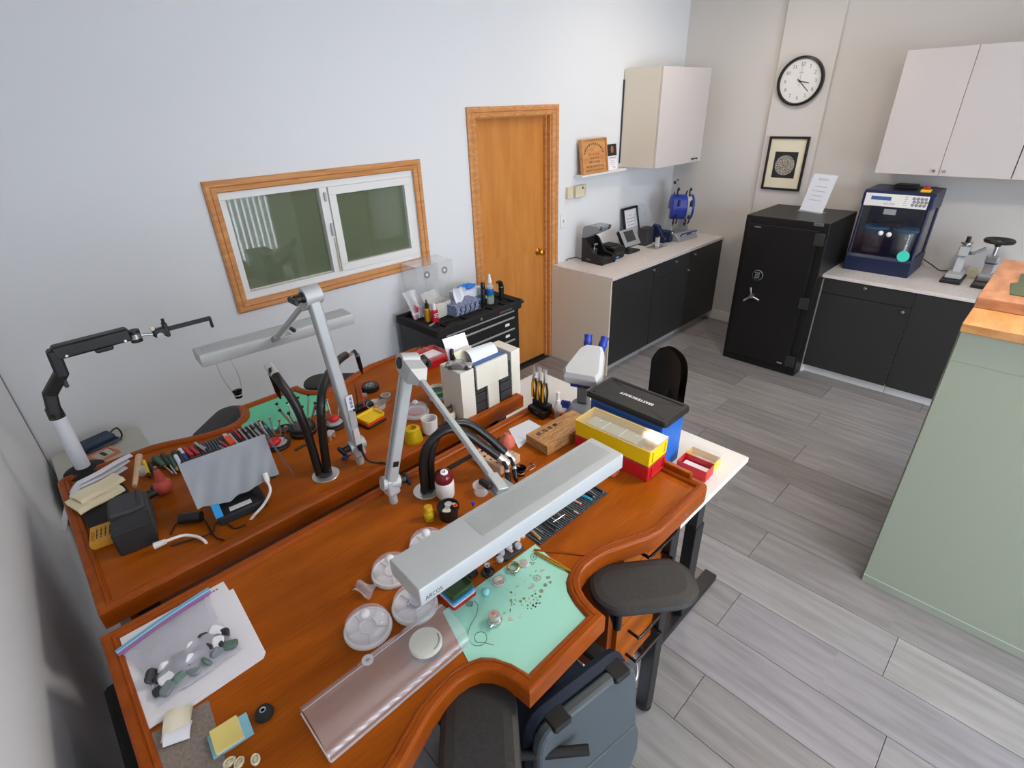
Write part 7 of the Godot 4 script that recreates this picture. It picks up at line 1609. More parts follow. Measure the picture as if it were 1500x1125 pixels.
	part("watch_case", mb().lathe([Vector2(0, 0.012), Vector2(0.016, 0.012), Vector2(0.018, 0.016), Vector2(0.018, 0.021), Vector2(0.015, 0.023), Vector2(0, 0.0235)], 32, Vector3(0.006, 0, 0.004)), "steel", d)
	part("lugs", mb().box(Vector3(0.024, 0.018, -0.008), Vector3(0.008, 0.006, 0.004)).box(Vector3(0.022, 0.018, 0.016), Vector3(0.008, 0.006, 0.004)).box(Vector3(-0.012, 0.018, -0.01), Vector3(0.008, 0.006, 0.004)), "steel", d)
	d = dust_cover("domed dust cover half hidden behind the lamp head, next to the yellow bottle", Vector3(-4.7418, 1.08, 2.1059), 0.05, true)
	o = thing("crumpled_film", "crumpled bit of clear film between two dust covers", "film", Vector3(-4.938, 1.08, 2.117), 0.4)
	part("film", mb().sheet(func(u, v): return Vector3((u - 0.5) * 0.035, 0.012 + 0.008 * sin(u * 9 + v * 5) + 0.02 * v * (1 - v), (v - 0.5) * 0.05 + 0.006 * sin(u * 7)), 10, 10, 0.0005), "bag_thin", o)
	# stacked trays
	o = thing("tray_stack", "stack of green, blue, white and red trays beneath the lamp head edge", "tray", Vector3(-4.7859, 1.08, 2.2795), -0.0167)
	part("red_tray", tray(0.07, 0.008, 0.075, 0.006, 0.003, 0.003), "red", o)
	part("white_tray", mb().at(Vector3(0, 0.008, 0)).loft(rrect(0.068, 0.073, 0.006), [Vector2(0.002, 0), Vector2(0, 0.003), Vector2(0, 0.008)]), "white_pl", o)
	part("blue_tray", mb().at(Vector3(0, 0.016, 0)).loft(rrect(0.066, 0.07, 0.006), [Vector2(0.002, 0), Vector2(0, 0.003), Vector2(0, 0.008)]), "sky", o)
	part("green_tray", mb().at(Vector3(0, 0.024, 0)).loft(rrect(0.062, 0.066, 0.006), [Vector2(0.002, 0), Vector2(0, 0.003), Vector2(0, 0.018), Vector2(0.003, 0.018), Vector2(0.005, 0.004)]), "green_clear", o)
	# holders
	o = thing("dial_holder", "black trumpet-shaped holder with a white bore beside the grey cap rest", "holder", Vector3(-4.6893, 1.08, 2.2866))
	part("body", mb().lathe([Vector2(0, 0), Vector2(0.0165, 0), Vector2(0.0175, 0.003), Vector2(0.015, 0.007), Vector2(0.009, 0.01), Vector2(0.0085, 0.022), Vector2(0.009, 0.026), Vector2(0.0055, 0.027)], 32), "black_gloss", o)
	part("bore", mb().lathe([Vector2(0.002, 0.024), Vector2(0.0055, 0.0275), Vector2(0.0075, 0.0278), Vector2(0.0078, 0.026)], 24), "grey_light", o)
	solo("dial_disc", mb().lathe([Vector2(0.006, 0.003), Vector2(0.016, 0.003), Vector2(0.018, 0.006), Vector2(0.014, 0.01), Vector2(0.006, 0.01), Vector2(0.006, 0.003)], 28), "black_gloss", "black ring holder half under the lamp head behind the tray stack", "holder", Vector3(-4.7212, 1.077, 2.259))
	o = thing("cap_rest", "dark grey rest carrying round pale grey caps along the mat edge", "rest", Vector3(-4.6038, 1.08, 2.2839), -0.03)
	part("base", mb().loft([Vector2(-0.034, -0.022), Vector2(0.034, -0.022), Vector2(0.034, 0.014), Vector2(-0.024, 0.014), Vector2(-0.034, 0.006)], [Vector2(0.001, 0), Vector2(0, 0.001), Vector2(0, 0.009), Vector2(0.001, 0.01)]), "grey_dark", o)
	part("stud", mb().lathe([Vector2(0, 0.01), Vector2(0.005, 0.01), Vector2(0.005, 0.013), Vector2(0, 0.0135)], 18, Vector3(-0.001, 0, 0.001)), "pink", o)
	k = 0
	for p in [Vector3(-4.6464, 1.09, 2.2867), Vector3(-4.6282, 1.09, 2.2725), Vector3(-4.6015, 1.09, 2.2729), Vector3(-4.5822, 1.09, 2.2878)]:
		solo("oil_cup", mb().lathe([Vector2(0, 0), Vector2(0.0085, 0), Vector2(0.0092, 0.002), Vector2(0.009, 0.009), Vector2(0.0075, 0.011), Vector2(0.004, 0.0105), Vector2(0, 0.011)], 22), "cap_grey", ["round pale grey oil cup on the rest, nearest the trumpet-shaped holder", "pale grey oil cup at the lamp side of the rest, second from the trumpet holder", "pale grey oil cup at the lamp side of the rest, third from the trumpet holder", "pale grey oil cup at the end of the rest nearest the ribbed mat"][k], "oil cup", p)
		k += 1
	k = 0
	for p in [Vector3(-4.5602, 1.08, 2.2628), Vector3(-4.5405, 1.08, 2.2615)]:
		solo("cream_plug", mb().lathe([Vector2(0, 0), Vector2(0.008, 0), Vector2(0.0085, 0.006), Vector2(0.005, 0.009), Vector2(0, 0.009)], 18), "cream", ["cream plug beside the grey cap rest", "cream plug beside the corner of the ribbed mat"][k], "plug", p)
		k += 1
	right_tools()
	back_row()
	watch_parts()
	solo("black_board", mb().box(Vector3(0, 0.46, 0), Vector3(0.035, 0.92, 0.75), 0.015), "black_matt", "folded black board standing between the near bench and the left wall", "board", Vector3(-5.456, 0, 2.14))

func zip_bag():
	var o = thing("zip_bag", "clear zip bag with a blue and pink seal, holding dark watch pieces", "bag", Vector3(-5.3104, 1.0838, 1.9868))
	var q = -o.position
	var tl = Vector3(-5.4033, 1.086, 1.8737) + q; var tr = Vector3(-5.2095, 1.086, 1.8386) + q; var br = Vector3(-5.2055, 1.086, 2.0641) + q; var bl = Vector3(-5.3708, 1.086, 2.0737) + q
	var at = func(u, v): return tl.lerp(tr, u).lerp(bl.lerp(br, u), v)
	part("film", mb().sheet(func(u, v):
		var p = at.call(u, v)
		# pulled in at the waist, bulging over its contents
		p = p.lerp(at.call(0.5, v), 0.12 * sin(v * PI) * abs(u - 0.5) * 2)
		p.y += 0.003 + 0.02 * sin(clampf(v * 1.1, 0, 1) * PI) * sin(u * PI) + 0.012 * exp(-pow((v - 0.78) * 5, 2)) * sin(u * PI) + 0.0014 * sin(u * 21 + v * 9) * v
		return p, 24, 24, 0.0006), "bag", o)
	var strip = func(v0, v1, y): return mb().sheet(func(u, v):
		var p = at.call(-0.02 + u * 1.04, lerpf(v0, v1, v))
		p.y += y + 0.004 * sin(u * PI)
		return p, 14, 2, 0.0012)
	part("blue_seal", strip.call(-0.03, 0.045, 0.005), "seal_blue", o)
	part("pink_seal", strip.call(0.055, 0.08, 0.005), "seal_pink", o)
	part("white_strip", strip.call(0.02, 0.03, 0.0064), "paper_blue", o)
	var g := RandomNumberGenerator.new()
	g.seed = 12
	for i in 34:
		var u = 0.1 + 0.8 * (i % 17) / 16.0
		var v = 0.84 + 0.06 * sin(i * 2.1) - (0.14 if i > 16 else 0.0) + 0.12 * (0.5 - u) * 0.0
		var p = at.call(u, v)
		p.y = 0.007 + 0.004 * (i % 3)
		var m = ["chip_dark", "chip_grey", "paper", "chip_dark", "chip_green", "chip_dark"][i % 6]
		part("piece", mb().pose(Basis(Vector3(g.randf(), 1, g.randf()).normalized(), g.randf() * 6.0), p).loft(rrect(0.03, 0.024, 0.008, 3), [Vector2(0.002, -0.004), Vector2(0, -0.002), Vector2(0, 0.003), Vector2(0.003, 0.005)]), m, o)
	part("label", mb().sheet(func(u, v):
		var p = at.call(0.3 + u * 0.35, 0.965 + v * 0.035); p.y += 0.004
		return p, 4, 2, 0.0006), "paper", o)

func o_roll():
	var o = thing("folded_tissue", "folded white tissue lying over the felt pad below the zip bag", "tissue", Vector3(-5.3538, 1.083, 2.1363), -0.4178)
	part("sheet", mb().sheet(func(u, v): return Vector3((u - 0.5) * 0.046, 0.008 + 0.004 * sin(v * 5) + 0.002 * sin(u * 6), (v - 0.5) * 0.06), 8, 10, 0.005), "paper_cream", o)
	part("fold", mb().sheet(func(u, v): return Vector3((u - 0.5) * 0.044 + 0.003, 0.003 + 0.006 * sin(v * 3), 0.02 + (v - 0.5) * 0.035), 8, 6, 0.003), "tissue", o)

func right_tools():
	var o = thing("ribbed_mat", "grey ribbed tool mat half under the lamp head on the near bench", "tool mat", Vector3(-4.3743, 1.08, 2.3032), -0.0086)
	var a = Vector3(-4.5317, 1.08, 2.3191); var b = Vector3(-4.2371, 1.08, 2.3225)
	o.position = (a + b) / 2
	var w = a.distance_to(b)
	part("base", mb().at(Vector3(0, 0, -0.05)).loft(rrect(w, 0.1, 0.002), [Vector2(0, 0), Vector2(0, 0.002), Vector2(0.0005, 0.0025)]), "grey_dark", o)
	var n = int(w / 0.0075)
	for i in n: part("rib", mb().box(Vector3(-w / 2 + (i + 0.5) * w / n, 0.004, -0.05), Vector3(0.0042, 0.0045, 0.099), 0.0014), "ribbed", o)
	var h = 1.089
	stick("spatula", "flat wooden spatula at the corner of the ribbed mat nearest the mint mat", "spatula", Vector3(-4.5126, 1.089, 2.2631), Vector3(-4.5193, 1.089, 2.3077), [[0, 1, 0.0035, 0.0045, "oak_tool", "blade"]])
	stick("steel_pin", "thin steel pin next to the wooden spatula", "pin", Vector3(-4.4985, 1.089, 2.2626), Vector3(-4.4975, 1.089, 2.2975), [[0, 1, 0.0014, 0.0014, "steel", "pin"]])
	stick("black_tool", "black bar lying second from the wooden spatula", "hand tool", Vector3(-4.4705, 1.089, 2.2648), Vector3(-4.4751, 1.089, 2.3171), [[0, 1, 0.002, 0.002, "black", "bar"]])
	stick("black_tool", "black bar lying beside the chromed movement frame", "hand tool", Vector3(-4.4579, 1.089, 2.2661), Vector3(-4.4603, 1.089, 2.3139), [[0, 1, 0.002, 0.002, "black", "bar"]])
	o = thing("movement_clamp", "chromed H-shaped clamp frame on the ribbed mat", "clamp", Vector3(-4.4287, 1.088, 2.2912), -0.0775)
	part("bar", mb().rod(Vector3(-0.022, 0.004, 0.004), Vector3(0.022, 0.004, 0.004), 0.0016), "chrome", o)
	part("bar", mb().rod(Vector3(-0.012, 0.004, -0.012), Vector3(-0.012, 0.004, 0.018), 0.0016), "chrome", o)
	part("bar", mb().rod(Vector3(0.012, 0.004, -0.012), Vector3(0.012, 0.004, 0.016), 0.0016), "chrome", o)
	part("jaw", mb().box(Vector3(0.0, 0.005, -0.008), Vector3(0.02, 0.004, 0.006)), "black", o)
	stick("brass_pin", "short brass pin right of the chromed clamp frame", "pin", Vector3(-4.4012, 1.089, 2.2915), Vector3(-4.4021, 1.089, 2.3086), [[0, 1, 0.0016, 0.0016, "brass", "pin"]])
	stick("pink_pencil", "dark green pencil with a pink tip on the ribbed mat", "pencil", Vector3(-4.3726, 1.089, 2.3214), Vector3(-4.3783, 1.089, 2.2679), [[0.3, 1, 0.0026, 0.0026, "green_dark", "shaft"], [0.1, 0.3, 0.003, 0.003, "pink", "collar"], [0, 0.1, 0.001, 0.003, "pink", "tip"]])
	stick("pink_stick", "flat pale pink stick between the pencil and the teal handle", "stick", Vector3(-4.3362, 1.089, 2.2993), Vector3(-4.3406, 1.089, 2.2645), [[0, 1, 0.0032, 0.0032, "pink", "stick"]])
	stick("teal_tool", "bright teal tool handle on the ribbed mat", "handle", Vector3(-4.3016, 1.089, 2.3121), Vector3(-4.3061, 1.089, 2.2698), [[0.12, 1, 0.0042, 0.0042, "teal_bright", "grip"], [0, 0.12, 0.0034, 0.0042, "teal_bright", "end"]])
	stick("black_pen", "black pen lying right of the teal handle", "pen", Vector3(-4.2864, 1.089, 2.3128), Vector3(-4.2884, 1.089, 2.2659), [[0.15, 1, 0.0034, 0.0034, "black", "barrel"], [0, 0.15, 0.001, 0.003, "steel", "tip"]])
	stick("steel_tweezers", "steel tweezers between two black pens at the end of the ribbed mat", "tweezers", Vector3(-4.2763, 1.089, 2.3101), Vector3(-4.2712, 1.089, 2.2703), [[0, 1, 0.0008, 0.0034, "steel", "arm"]])
	stick("black_pen", "long black pen at the outer corner of the ribbed mat", "pen", Vector3(-4.2512, 1.089, 2.3187), Vector3(-4.2498, 1.089, 2.2743), [[0.1, 1, 0.0036, 0.0036, "black", "barrel"], [0, 0.1, 0.001, 0.003, "grey", "tip"]])
	o = thing("gold_tweezers", "golden tweezers lying along the right edge of the mint mat", "tweezers", Vector3(-4.5525, 1.0825, 2.3837), -1.4235)
	var l = 0.1164
	for s in [-1, 1]: part("arm", mb().loft([Vector2(-l / 2, s * 0.0022), Vector2(-l * 0.1, s * 0.0045), Vector2(l * 0.1, s * 0.005), Vector2(l / 2, s * 0.001), Vector2(l / 2, -s * 0.0005), Vector2(l * 0.1, s * 0.0012), Vector2(-l / 2, s * 0.0012)], [Vector2(0.0002, 0.0005), Vector2(0, 0.001), Vector2(0, 0.005), Vector2(0.0004, 0.006)]), "gold_dull", o)
	# bins at the right end
	o = thing("stack_bin", "red plastic bin below the yellow one at the right end of the near bench", "bin", Vector3(-4.0649, 1.08, 2.2369), -1.5398)
	var bw = 0.2821; var bd = 0.1086
	part("bin", tray(bw, 0.052, bd, 0.004, 0.003, 0.003, 0.002), "red", o)
	part("label_holder", mb().box(Vector3(bw / 2 + 0.001, 0.012, 0), Vector3(0.006, 0.004, bd * 0.7), 0.001).box(Vector3(bw / 2 + 0.001, 0.03, bd * 0.33), Vector3(0.004, 0.036, 0.004), 0.001).box(Vector3(bw / 2 + 0.001, 0.03, -bd * 0.33), Vector3(0.004, 0.036, 0.004), 0.001), "red", o)
	part("lid", mb().at(Vector3(0, 0.052, 0)).loft(rrect(bw, bd, 0.004), [Vector2(0, 0), Vector2(0, 0.004), Vector2(0.002, 0.005)]), "red_clear", o)
	var y = thing("stack_bin", "yellow plastic bin with a clear lid on top of the red bin", "bin", o.position + Vector3(0, 0.0575, 0), o.rotation.y)
	part("bin", tray(bw, 0.055, bd, 0.004, 0.003, 0.003, 0.002), "yellow", y)
	part("label_holder", mb().box(Vector3(bw / 2 + 0.001, 0.012, 0), Vector3(0.006, 0.004, bd * 0.7), 0.001).box(Vector3(bw / 2 + 0.001, 0.03, bd * 0.33), Vector3(0.004, 0.036, 0.004), 0.001).box(Vector3(bw / 2 + 0.001, 0.03, -bd * 0.33), Vector3(0.004, 0.036, 0.004), 0.001), "yellow", y)
	part("inner_box", mb().at(Vector3(-bw * 0.08, 0.004, 0)).loft(rrect(bw * 0.68, bd * 0.52, 0.004), [Vector2(0.002, 0), Vector2(0, 0.035), Vector2(0.003, 0.038)]), "frost_grey", y)
	for i in 2: part("partition", mb().box(Vector3(-bw * 0.19 + i * bw * 0.23, 0.0425, 0), Vector3(0.002, 0.002, bd * 0.5), 0), "paper", y)
	for x in [-0.3, 0.2]: part("button", mb().disc(Vector3(bw * x, 0.042, -0.01), 0.004, 0.003, 12), "paper", y)
	part("lid", mb().at(Vector3(0, 0.055, 0)).loft(rrect(bw + 0.001, bd + 0.001, 0.004), [Vector2(0, -0.004), Vector2(0, 0.003), Vector2(0.002, 0.004)]), "acrylic", y)
	o = thing("pink_clip", "salmon pink plastic clip sticking out from under the lamp head's right end", "clip", Vector3(-4.1475, 1.08, 2.2787), 0.0321)
	part("body", mb().loft(rrect(0.04, 0.022, 0.008), [Vector2(0.002, 0), Vector2(0, 0.002), Vector2(0, 0.014), Vector2(0.003, 0.018)]), "salmon", o)
	part("hole", mb().lathe([Vector2(0, 0), Vector2(0.003, 0), Vector2(0.003, 0.0006), Vector2(0, 0.0006)], 12, Vector3(0.004, 0.009, 0.0105), Vector3(0, 0, 1)), "ink", o)
	# stone box with its inscription
	o = thing("wooden_box", "flat brown wooden box with black Chinese characters beside the pliers stand", "wooden box", Vector3(-4.1099, 1.08, 1.9959), -0.0446)
	var s0 = Vector3(-4.2187, 1.08, 2.062); var s1 = Vector3(-4.2095, 1.08, 1.9577)
	var bl = 0.235; var bdp = s0.distance_to(s1); var bh = 0.036
	var ux = Vector3(cos(o.rotation.y), 0, -sin(o.rotation.y)); var uz = Vector3(sin(o.rotation.y), 0, cos(o.rotation.y))
	o.position = s0 + ux * bl / 2 - uz * bdp / 2
	part("box", mb().bx(0, 0, 0, bl, bh * 0.55, bdp, 0.001), "paulownia", o)
	part("lid", mb().bx(0, bh * 0.57, 0, bl, bh * 0.43, bdp, 0.0015), "paulownia", o)
	var c := mb()
	var z0 = -0.022
	# four written signs and a run of dots
	c.strokes([[0.05, 0.3, 0.4, 0.3], [0.22, 0.05, 0.22, 0.95], [0.2, 0.35, 0.05, 0.7], [0.25, 0.4, 0.4, 0.6], [0.6, 0.15, 0.55, 0.6, 0.42, 0.95], [0.6, 0.15, 0.8, 0.15, 0.8, 0.8, 0.95, 0.85]], 0.021, 0.0024, Vector3(-0.084, bh + 0.0003, z0))
	c.strokes([[0.1, 0.2, 0.9, 0.2], [0.32, 0.05, 0.32, 0.35], [0.68, 0.05, 0.68, 0.35], [0.2, 0.5, 0.1, 0.75], [0.38, 0.5, 0.4, 0.85, 0.7, 0.85, 0.75, 0.7], [0.6, 0.5, 0.65, 0.65], [0.8, 0.5, 0.92, 0.7]], 0.021, 0.0024, Vector3(-0.056, bh + 0.0003, z0))
	c.strokes([[0.1, 0.2, 0.9, 0.2], [0.4, 0.05, 0.25, 0.5, 0.85, 0.5], [0.55, 0.3, 0.55, 0.95], [0.05, 0.7, 0.95, 0.7]], 0.021, 0.0024, Vector3(-0.03, bh + 0.0003, z0))
	c.strokes([[0.15, 0.15, 0.9, 0.15], [0.5, 0.02, 0.5, 0.15], [0.15, 0.15, 0.1, 0.9], [0.3, 0.3, 0.85, 0.3], [0.3, 0.5, 0.85, 0.5], [0.55, 0.3, 0.55, 0.9], [0.3, 0.72, 0.9, 0.72], [0.3, 0.3, 0.3, 0.5], [0.85, 0.3, 0.85, 0.5]], 0.021, 0.0024, Vector3(-0.004, bh + 0.0003, z0))
	for p in [[-0.069, 0.005], [-0.043, 0.004], [0.012, 0.003], [0.02, 0.002]]: c.box(Vector3(p[0], bh + 0.0003, z0 + p[1]), Vector3(0.003, 0.0004, 0.002), 0)
	part("inscription", c, "ink", o)

func back_row():
	var h = 1.08
	var o = thing("pliers_stand", "black stepped stand on the near bench holding three yellow and black pliers", "tool stand", Vector3(-4.0391, 1.08, 1.8605), -0.0088)
	var e = -1.6152
	o.rotation.y = e
	part("base", mb().bx(0, 0, 0, 0.085, 0.03, 0.05, 0.002), "black", o)
	part("step", mb().bx(0.0, 0.03, -0.012, 0.085, 0.02, 0.024, 0.002), "black", o)
	part("print", mb().box(Vector3(0.005, 0.018, 0.0252), Vector3(0.02, 0.003, 0.0004), 0), "grey", o)
	var k = 0
	for x in [-0.028, 0.0, 0.028]:
		var p = thing("pliers", ["pliers without a sleeve, leftmost in the black stand", "middle pliers in the stand, jaws in a clear sleeve", "pliers at the spray bottle end of the stand, jaws in a clear sleeve"][k], "pliers", o.position + Vector3(cos(e) * x, 0.051, -sin(e) * x), e)
		for s in [-1, 1]:
			var hd = part("handle", mb().tube(curve([Vector3(s * 0.011, 0.0, 0.01 * s), Vector3(s * 0.0125, 0.03, 0.004 * s), Vector3(s * 0.011, 0.06, 0.0), Vector3(s * 0.005, 0.09, 0.0)], 5), 0.0045, 8), "black", p)
			part("inlay", mb().tube(curve([Vector3(s * 0.0085, 0.01, 0.004), Vector3(s * 0.009, 0.035, 0.004), Vector3(s * 0.0075, 0.06, 0.003), Vector3(s * 0.004, 0.085, 0.003)], 5), 0.0035, 8), "plier_yellow", hd)
		part("joint", mb().rod(Vector3(0, 0.095, -0.004), Vector3(0, 0.095, 0.004), 0.008, 0.008, 16), "steel", p)
		part("jaws", mb().rod(Vector3(0, 0.095, 0), Vector3(0, 0.142, 0), 0.0068, 0.0018, 12), "steel", p)
		if k: part("sleeve", mb().lathe([Vector2(0.0075, 0.108), Vector2(0.008, 0.145), Vector2(0.0074, 0.145), Vector2(0.007, 0.108)], 14), "acrylic", p)
		k += 1
	o = thing("spray_bottle", "tiny clear spray bottle between the pliers stand and the wooden box", "spray bottle", Vector3(-4.0156, 1.08, 1.9292))
	part("body", mb().lathe(bottle_profile(0.0145, 0.065, 0.007), 24), "bottle_clear", o)
	part("collar", mb().lathe([Vector2(0.009, 0.063), Vector2(0.009, 0.076), Vector2(0.006, 0.079), Vector2(0, 0.079)], 18), "white_pl", o)
	part("nozzle", mb().lathe([Vector2(0.006, 0.079), Vector2(0.006, 0.1), Vector2(0.0075, 0.102), Vector2(0.0075, 0.11), Vector2(0, 0.111)], 18), "white_pl", o)
	flat("paper_slip", "white paper slip with pencil curves between the blower and the wooden box", "paper", [Vector2(-4.196, 1.8513), Vector2(-4.0987, 1.8606), Vector2(-4.1019, 1.9326), Vector2(-4.255, 1.9629)], 1.0803, 0.0009, "paper_blue")
	var b := mb()
	b.tube(curve([Vector3(-4.2086, 1.0814, 1.8993), Vector3(-4.2059, 1.0814, 1.9274), Vector3(-4.2019, 1.0814, 1.9503), Vector3(-4.2311, 1.0814, 1.9557)], 5), 0.0004, 4)
	solo("pencil_line", b, "ink_grey", "thin pencil curve drawn on the paper slip by the blower", "drawing")
	# holed block with the salmon blower
	o = thing("staking_block", "pale beech block drilled with rows of holes under the hose ferrules", "wooden block", Vector3.ZERO)
	var p0 = Vector3(-4.4081, 1.08, 1.8909); var p1 = Vector3(-4.3997, 1.08, 2.0216); var p2 = Vector3(-4.3028, 1.08, 2.0249)
	var ex = (p1 - p0).normalized(); var ez = (p2 - p1).normalized()
	var lx = p0.distance_to(p1); var lz = p1.distance_to(p2)
	var c0 = (p0 + p2) / 2
	o.position = c0
	o.rotation.y = -atan2(ex.z, ex.x)
	var q = o.transform.affine_inverse()
	var BHt = 0.03
	var ol = [Vector2(-lx / 2, lz / 2), Vector2(lx / 2, lz / 2), Vector2(lx / 2, -lz / 2), Vector2(-lx / 2, -lz / 2)]
	ol.reverse()
	part("block", mb().at(Vector3(0, 0, 0)).bx(0, 0, 0, lx, BHt, lz, 0.003), "beech", o)
	var hx = [[699.5,664.5,0.0058],[707,660,0.0052],[704.5,669,0.0056]]
	for i in 4:
		for j in 3: part("hole", mb().disc(Vector3(-lx * 0.34 + i * lx * 0.21, BHt - 0.0003, lz * 0.36 - j * lz * 0.16), [0.0056, 0.0044, 0.0034, 0.0026][i], 0.0009, 14, 0.0001), "hole_dark", o)
	for i in 2:
		for j in 2: part("hole", mb().disc(Vector3(lx * 0.12 + i * lx * 0.2, BHt - 0.0003, -lz * 0.3 - j * lz * 0.12), 0.002, 0.0009, 10, 0.0001), "hole_dark", o)
	o = thing("dust_blower", "salmon pink rubber bulb blower standing on the drilled beech block", "blower", Vector3(-4.311, 1.11, 1.9654))
	part("bulb", mb().lathe([Vector2(0, 0), Vector2(0.016, 0.001), Vector2(0.026, 0.014), Vector2(0.0275, 0.026), Vector2(0.022, 0.042), Vector2(0.011, 0.052), Vector2(0.008, 0.056), Vector2(0.0085, 0.06), Vector2(0.004, 0.062), Vector2(0.0025, 0.058)], 28, Vector3.ZERO, Vector3.UP, 0.5), "salmon", o)
	# loupe and wire
	o = thing("eye_loupe", "black eye loupe with a thin wire lying beside the two handpieces", "loupe", Vector3(-4.351, 1.08, 2.0681))
	part("cup", mb().lathe([Vector2(0.006, 0), Vector2(0.0125, 0), Vector2(0.013, 0.016), Vector2(0.018, 0.026), Vector2(0.017, 0.027), Vector2(0.011, 0.018), Vector2(0.009, 0.003)], 28), "black_gloss", o)
	part("ring", mb().lathe([Vector2(0.0127, 0.006), Vector2(0.0138, 0.007), Vector2(0.0138, 0.011), Vector2(0.0129, 0.012)], 28), "chrome", o)
	part("wire", mb().tube(curve([Vector3(0.013, 0.014, 0.0), Vector3(-4.3267, 1.09, 2.0719) - o.position, Vector3(-4.2948, 1.085, 2.0593) - o.position, Vector3(-4.2893, 1.082, 2.0754) - o.position, Vector3(-4.3184, 1.082, 2.0758) - o.position], 6), 0.0007, 6), "steel", o)
	part("wire_end", mb().box(Vector3(-4.2944, 1.0845, 2.0589) - o.position, Vector3(0.012, 0.006, 0.006), 0.002), "black", o)
	o = thing("clear_cup", "small clear round cup under the near lamp's tilt bracket", "cup", Vector3(-4.4972, 1.08, 2.0438))
	part("cup", mb().lathe([Vector2(0, 0), Vector2(0.021, 0), Vector2(0.0225, 0.003), Vector2(0.0235, 0.03), Vector2(0.025, 0.032), Vector2(0.0225, 0.032), Vector2(0.0215, 0.003), Vector2(0, 0.002)], 32), "frost_thin", o)
	part("contents", mb().tube(curve([Vector3(-0.012, 0.006, 0), Vector3(0.0, 0.01, 0.01), Vector3(0.012, 0.008, -0.004), Vector3(0, 0.012, -0.012)], 5), 0.001, 5), "grey", o)
	# ball on its canister
	o = thing("ball_canister", "glossy bordeaux case ball with a white spot sitting on a white canister", "case ball", Vector3(-4.5779, 1.08, 1.9726))
	part("canister", mb().lathe([Vector2(0, 0), Vector2(0.025, 0), Vector2(0.027, 0.004), Vector2(0.029, 0.04), Vector2(0.0285, 0.052), Vector2(0.024, 0.055), Vector2(0, 0.055)], 32), "white_pl", o)
	part("ball", mb().ball(Vector3(0, 0.068, 0), Vector3(0.0285, 0.0285, 0.0285), 28), "bordeaux", o)
	var cd = Vector3(-0.1, 0.86, 0.32).normalized()
	part("spot", mb().lathe([Vector2(0, 0.0289), Vector2(0.006, 0.0285), Vector2(0.011, 0.0268), Vector2(0.0112, 0.0258)], 24, Vector3(0, 0.068, 0), cd), "paper", o)
	var ck := mb()
	var cx = cd.cross(Vector3(0, 0, -1)).normalized()
	ck.strokes([[0.15, 0.35, 0.5, 0.75, 0.75, 0.3]], 0.012, 0.0022, Vector3(0, 0.068, 0) + cd * 0.0289, Vector3(1, 0.1, 0.0), cd)
	part("tick", ck, "ink", o)
	o = thing("oil_bottle", "small translucent yellow bottle left of the black parts holder", "bottle", Vector3(-4.6748, 1.08, 2.021))
	part("body", mb().lathe([Vector2(0, 0), Vector2(0.0135, 0), Vector2(0.0145, 0.002), Vector2(0.0145, 0.026), Vector2(0.012, 0.029), Vector2(0, 0.029)], 24), "yellow_clear", o)
	part("cap", mb().lathe([Vector2(0.0115, 0.029), Vector2(0.0125, 0.03), Vector2(0.012, 0.044), Vector2(0.0105, 0.046), Vector2(0, 0.046)], 24), "yellow_dull", o)
	b = mb()
	for i in 9:
		var an = 0.3 + i * 0.22
		b.box(Vector3(cos(an) * 0.0148, 0.007 + 0.001 * (i % 2), sin(an) * 0.0148), Vector3(0.0018, 0.003, 0.0018), 0)
	part("print", b, "ink", o)
	o = thing("parts_holder", "round black open holder with glass crystals and an orange tag", "holder", Vector3(-4.6302, 1.08, 2.0555))
	part("wall", mb().lathe([Vector2(0, 0), Vector2(0.026, 0), Vector2(0.027, 0.03), Vector2(0.032, 0.034), Vector2(0.032, 0.042), Vector2(0.0285, 0.042), Vector2(0.027, 0.036), Vector2(0, 0.034)], 36), "black", o)
	for i in 4: part("crystal", mb().disc(Vector3(-0.012 + 0.009 * i, 0.0345 + 0.0025 * i, 0.008 - 0.007 * (i % 3)), [0.012, 0.008, 0.011, 0.006][i], 0.002, 20), ["paper_cream", "bottle_clear", "frost", "frost"][i], o)
	part("orange_tag", mb().lathe([Vector2(0.0035, 0.042), Vector2(0.0035, 0.045), Vector2(0.0065, 0.045), Vector2(0.0065, 0.042), Vector2(0.0035, 0.042)], 16, Vector3(0.014, 0, 0.016)), "orange", o)
	o = thing("blue_pin", "small screwdriver with a blue head standing beside the clear cup", "screwdriver", Vector3(-4.572, 1.08, 2.0959))
	part("shaft", mb().rod(Vector3(0, 0, 0), Vector3(0, 0.03, 0), 0.0022), "steel", o)
	part("head", mb().lathe([Vector2(0, 0.03), Vector2(0.003, 0.03), Vector2(0.006, 0.042), Vector2(0, 0.043)], 14), "royal", o)

func wheel(r: float, h: float, spokes: int) -> Mb:
	var b := mb().lathe([Vector2(r * 0.8, 0), Vector2(r, 0), Vector2(r, h), Vector2(r * 0.8, h), Vector2(r * 0.8, 0)], 24)
	b.lathe([Vector2(0, -0.0), Vector2(r * 0.16, 0), Vector2(r * 0.16, h * 2.2), Vector2(0, h * 2.2)], 10)
	for i in spokes:
		var a = TAU * i / spokes
		b.pose(Basis(Vector3.UP, a)).box(Vector3(r * 0.48, h / 2, 0), Vector3(r * 0.7, h, r * 0.13), 0)
	return b.pose(Basis())

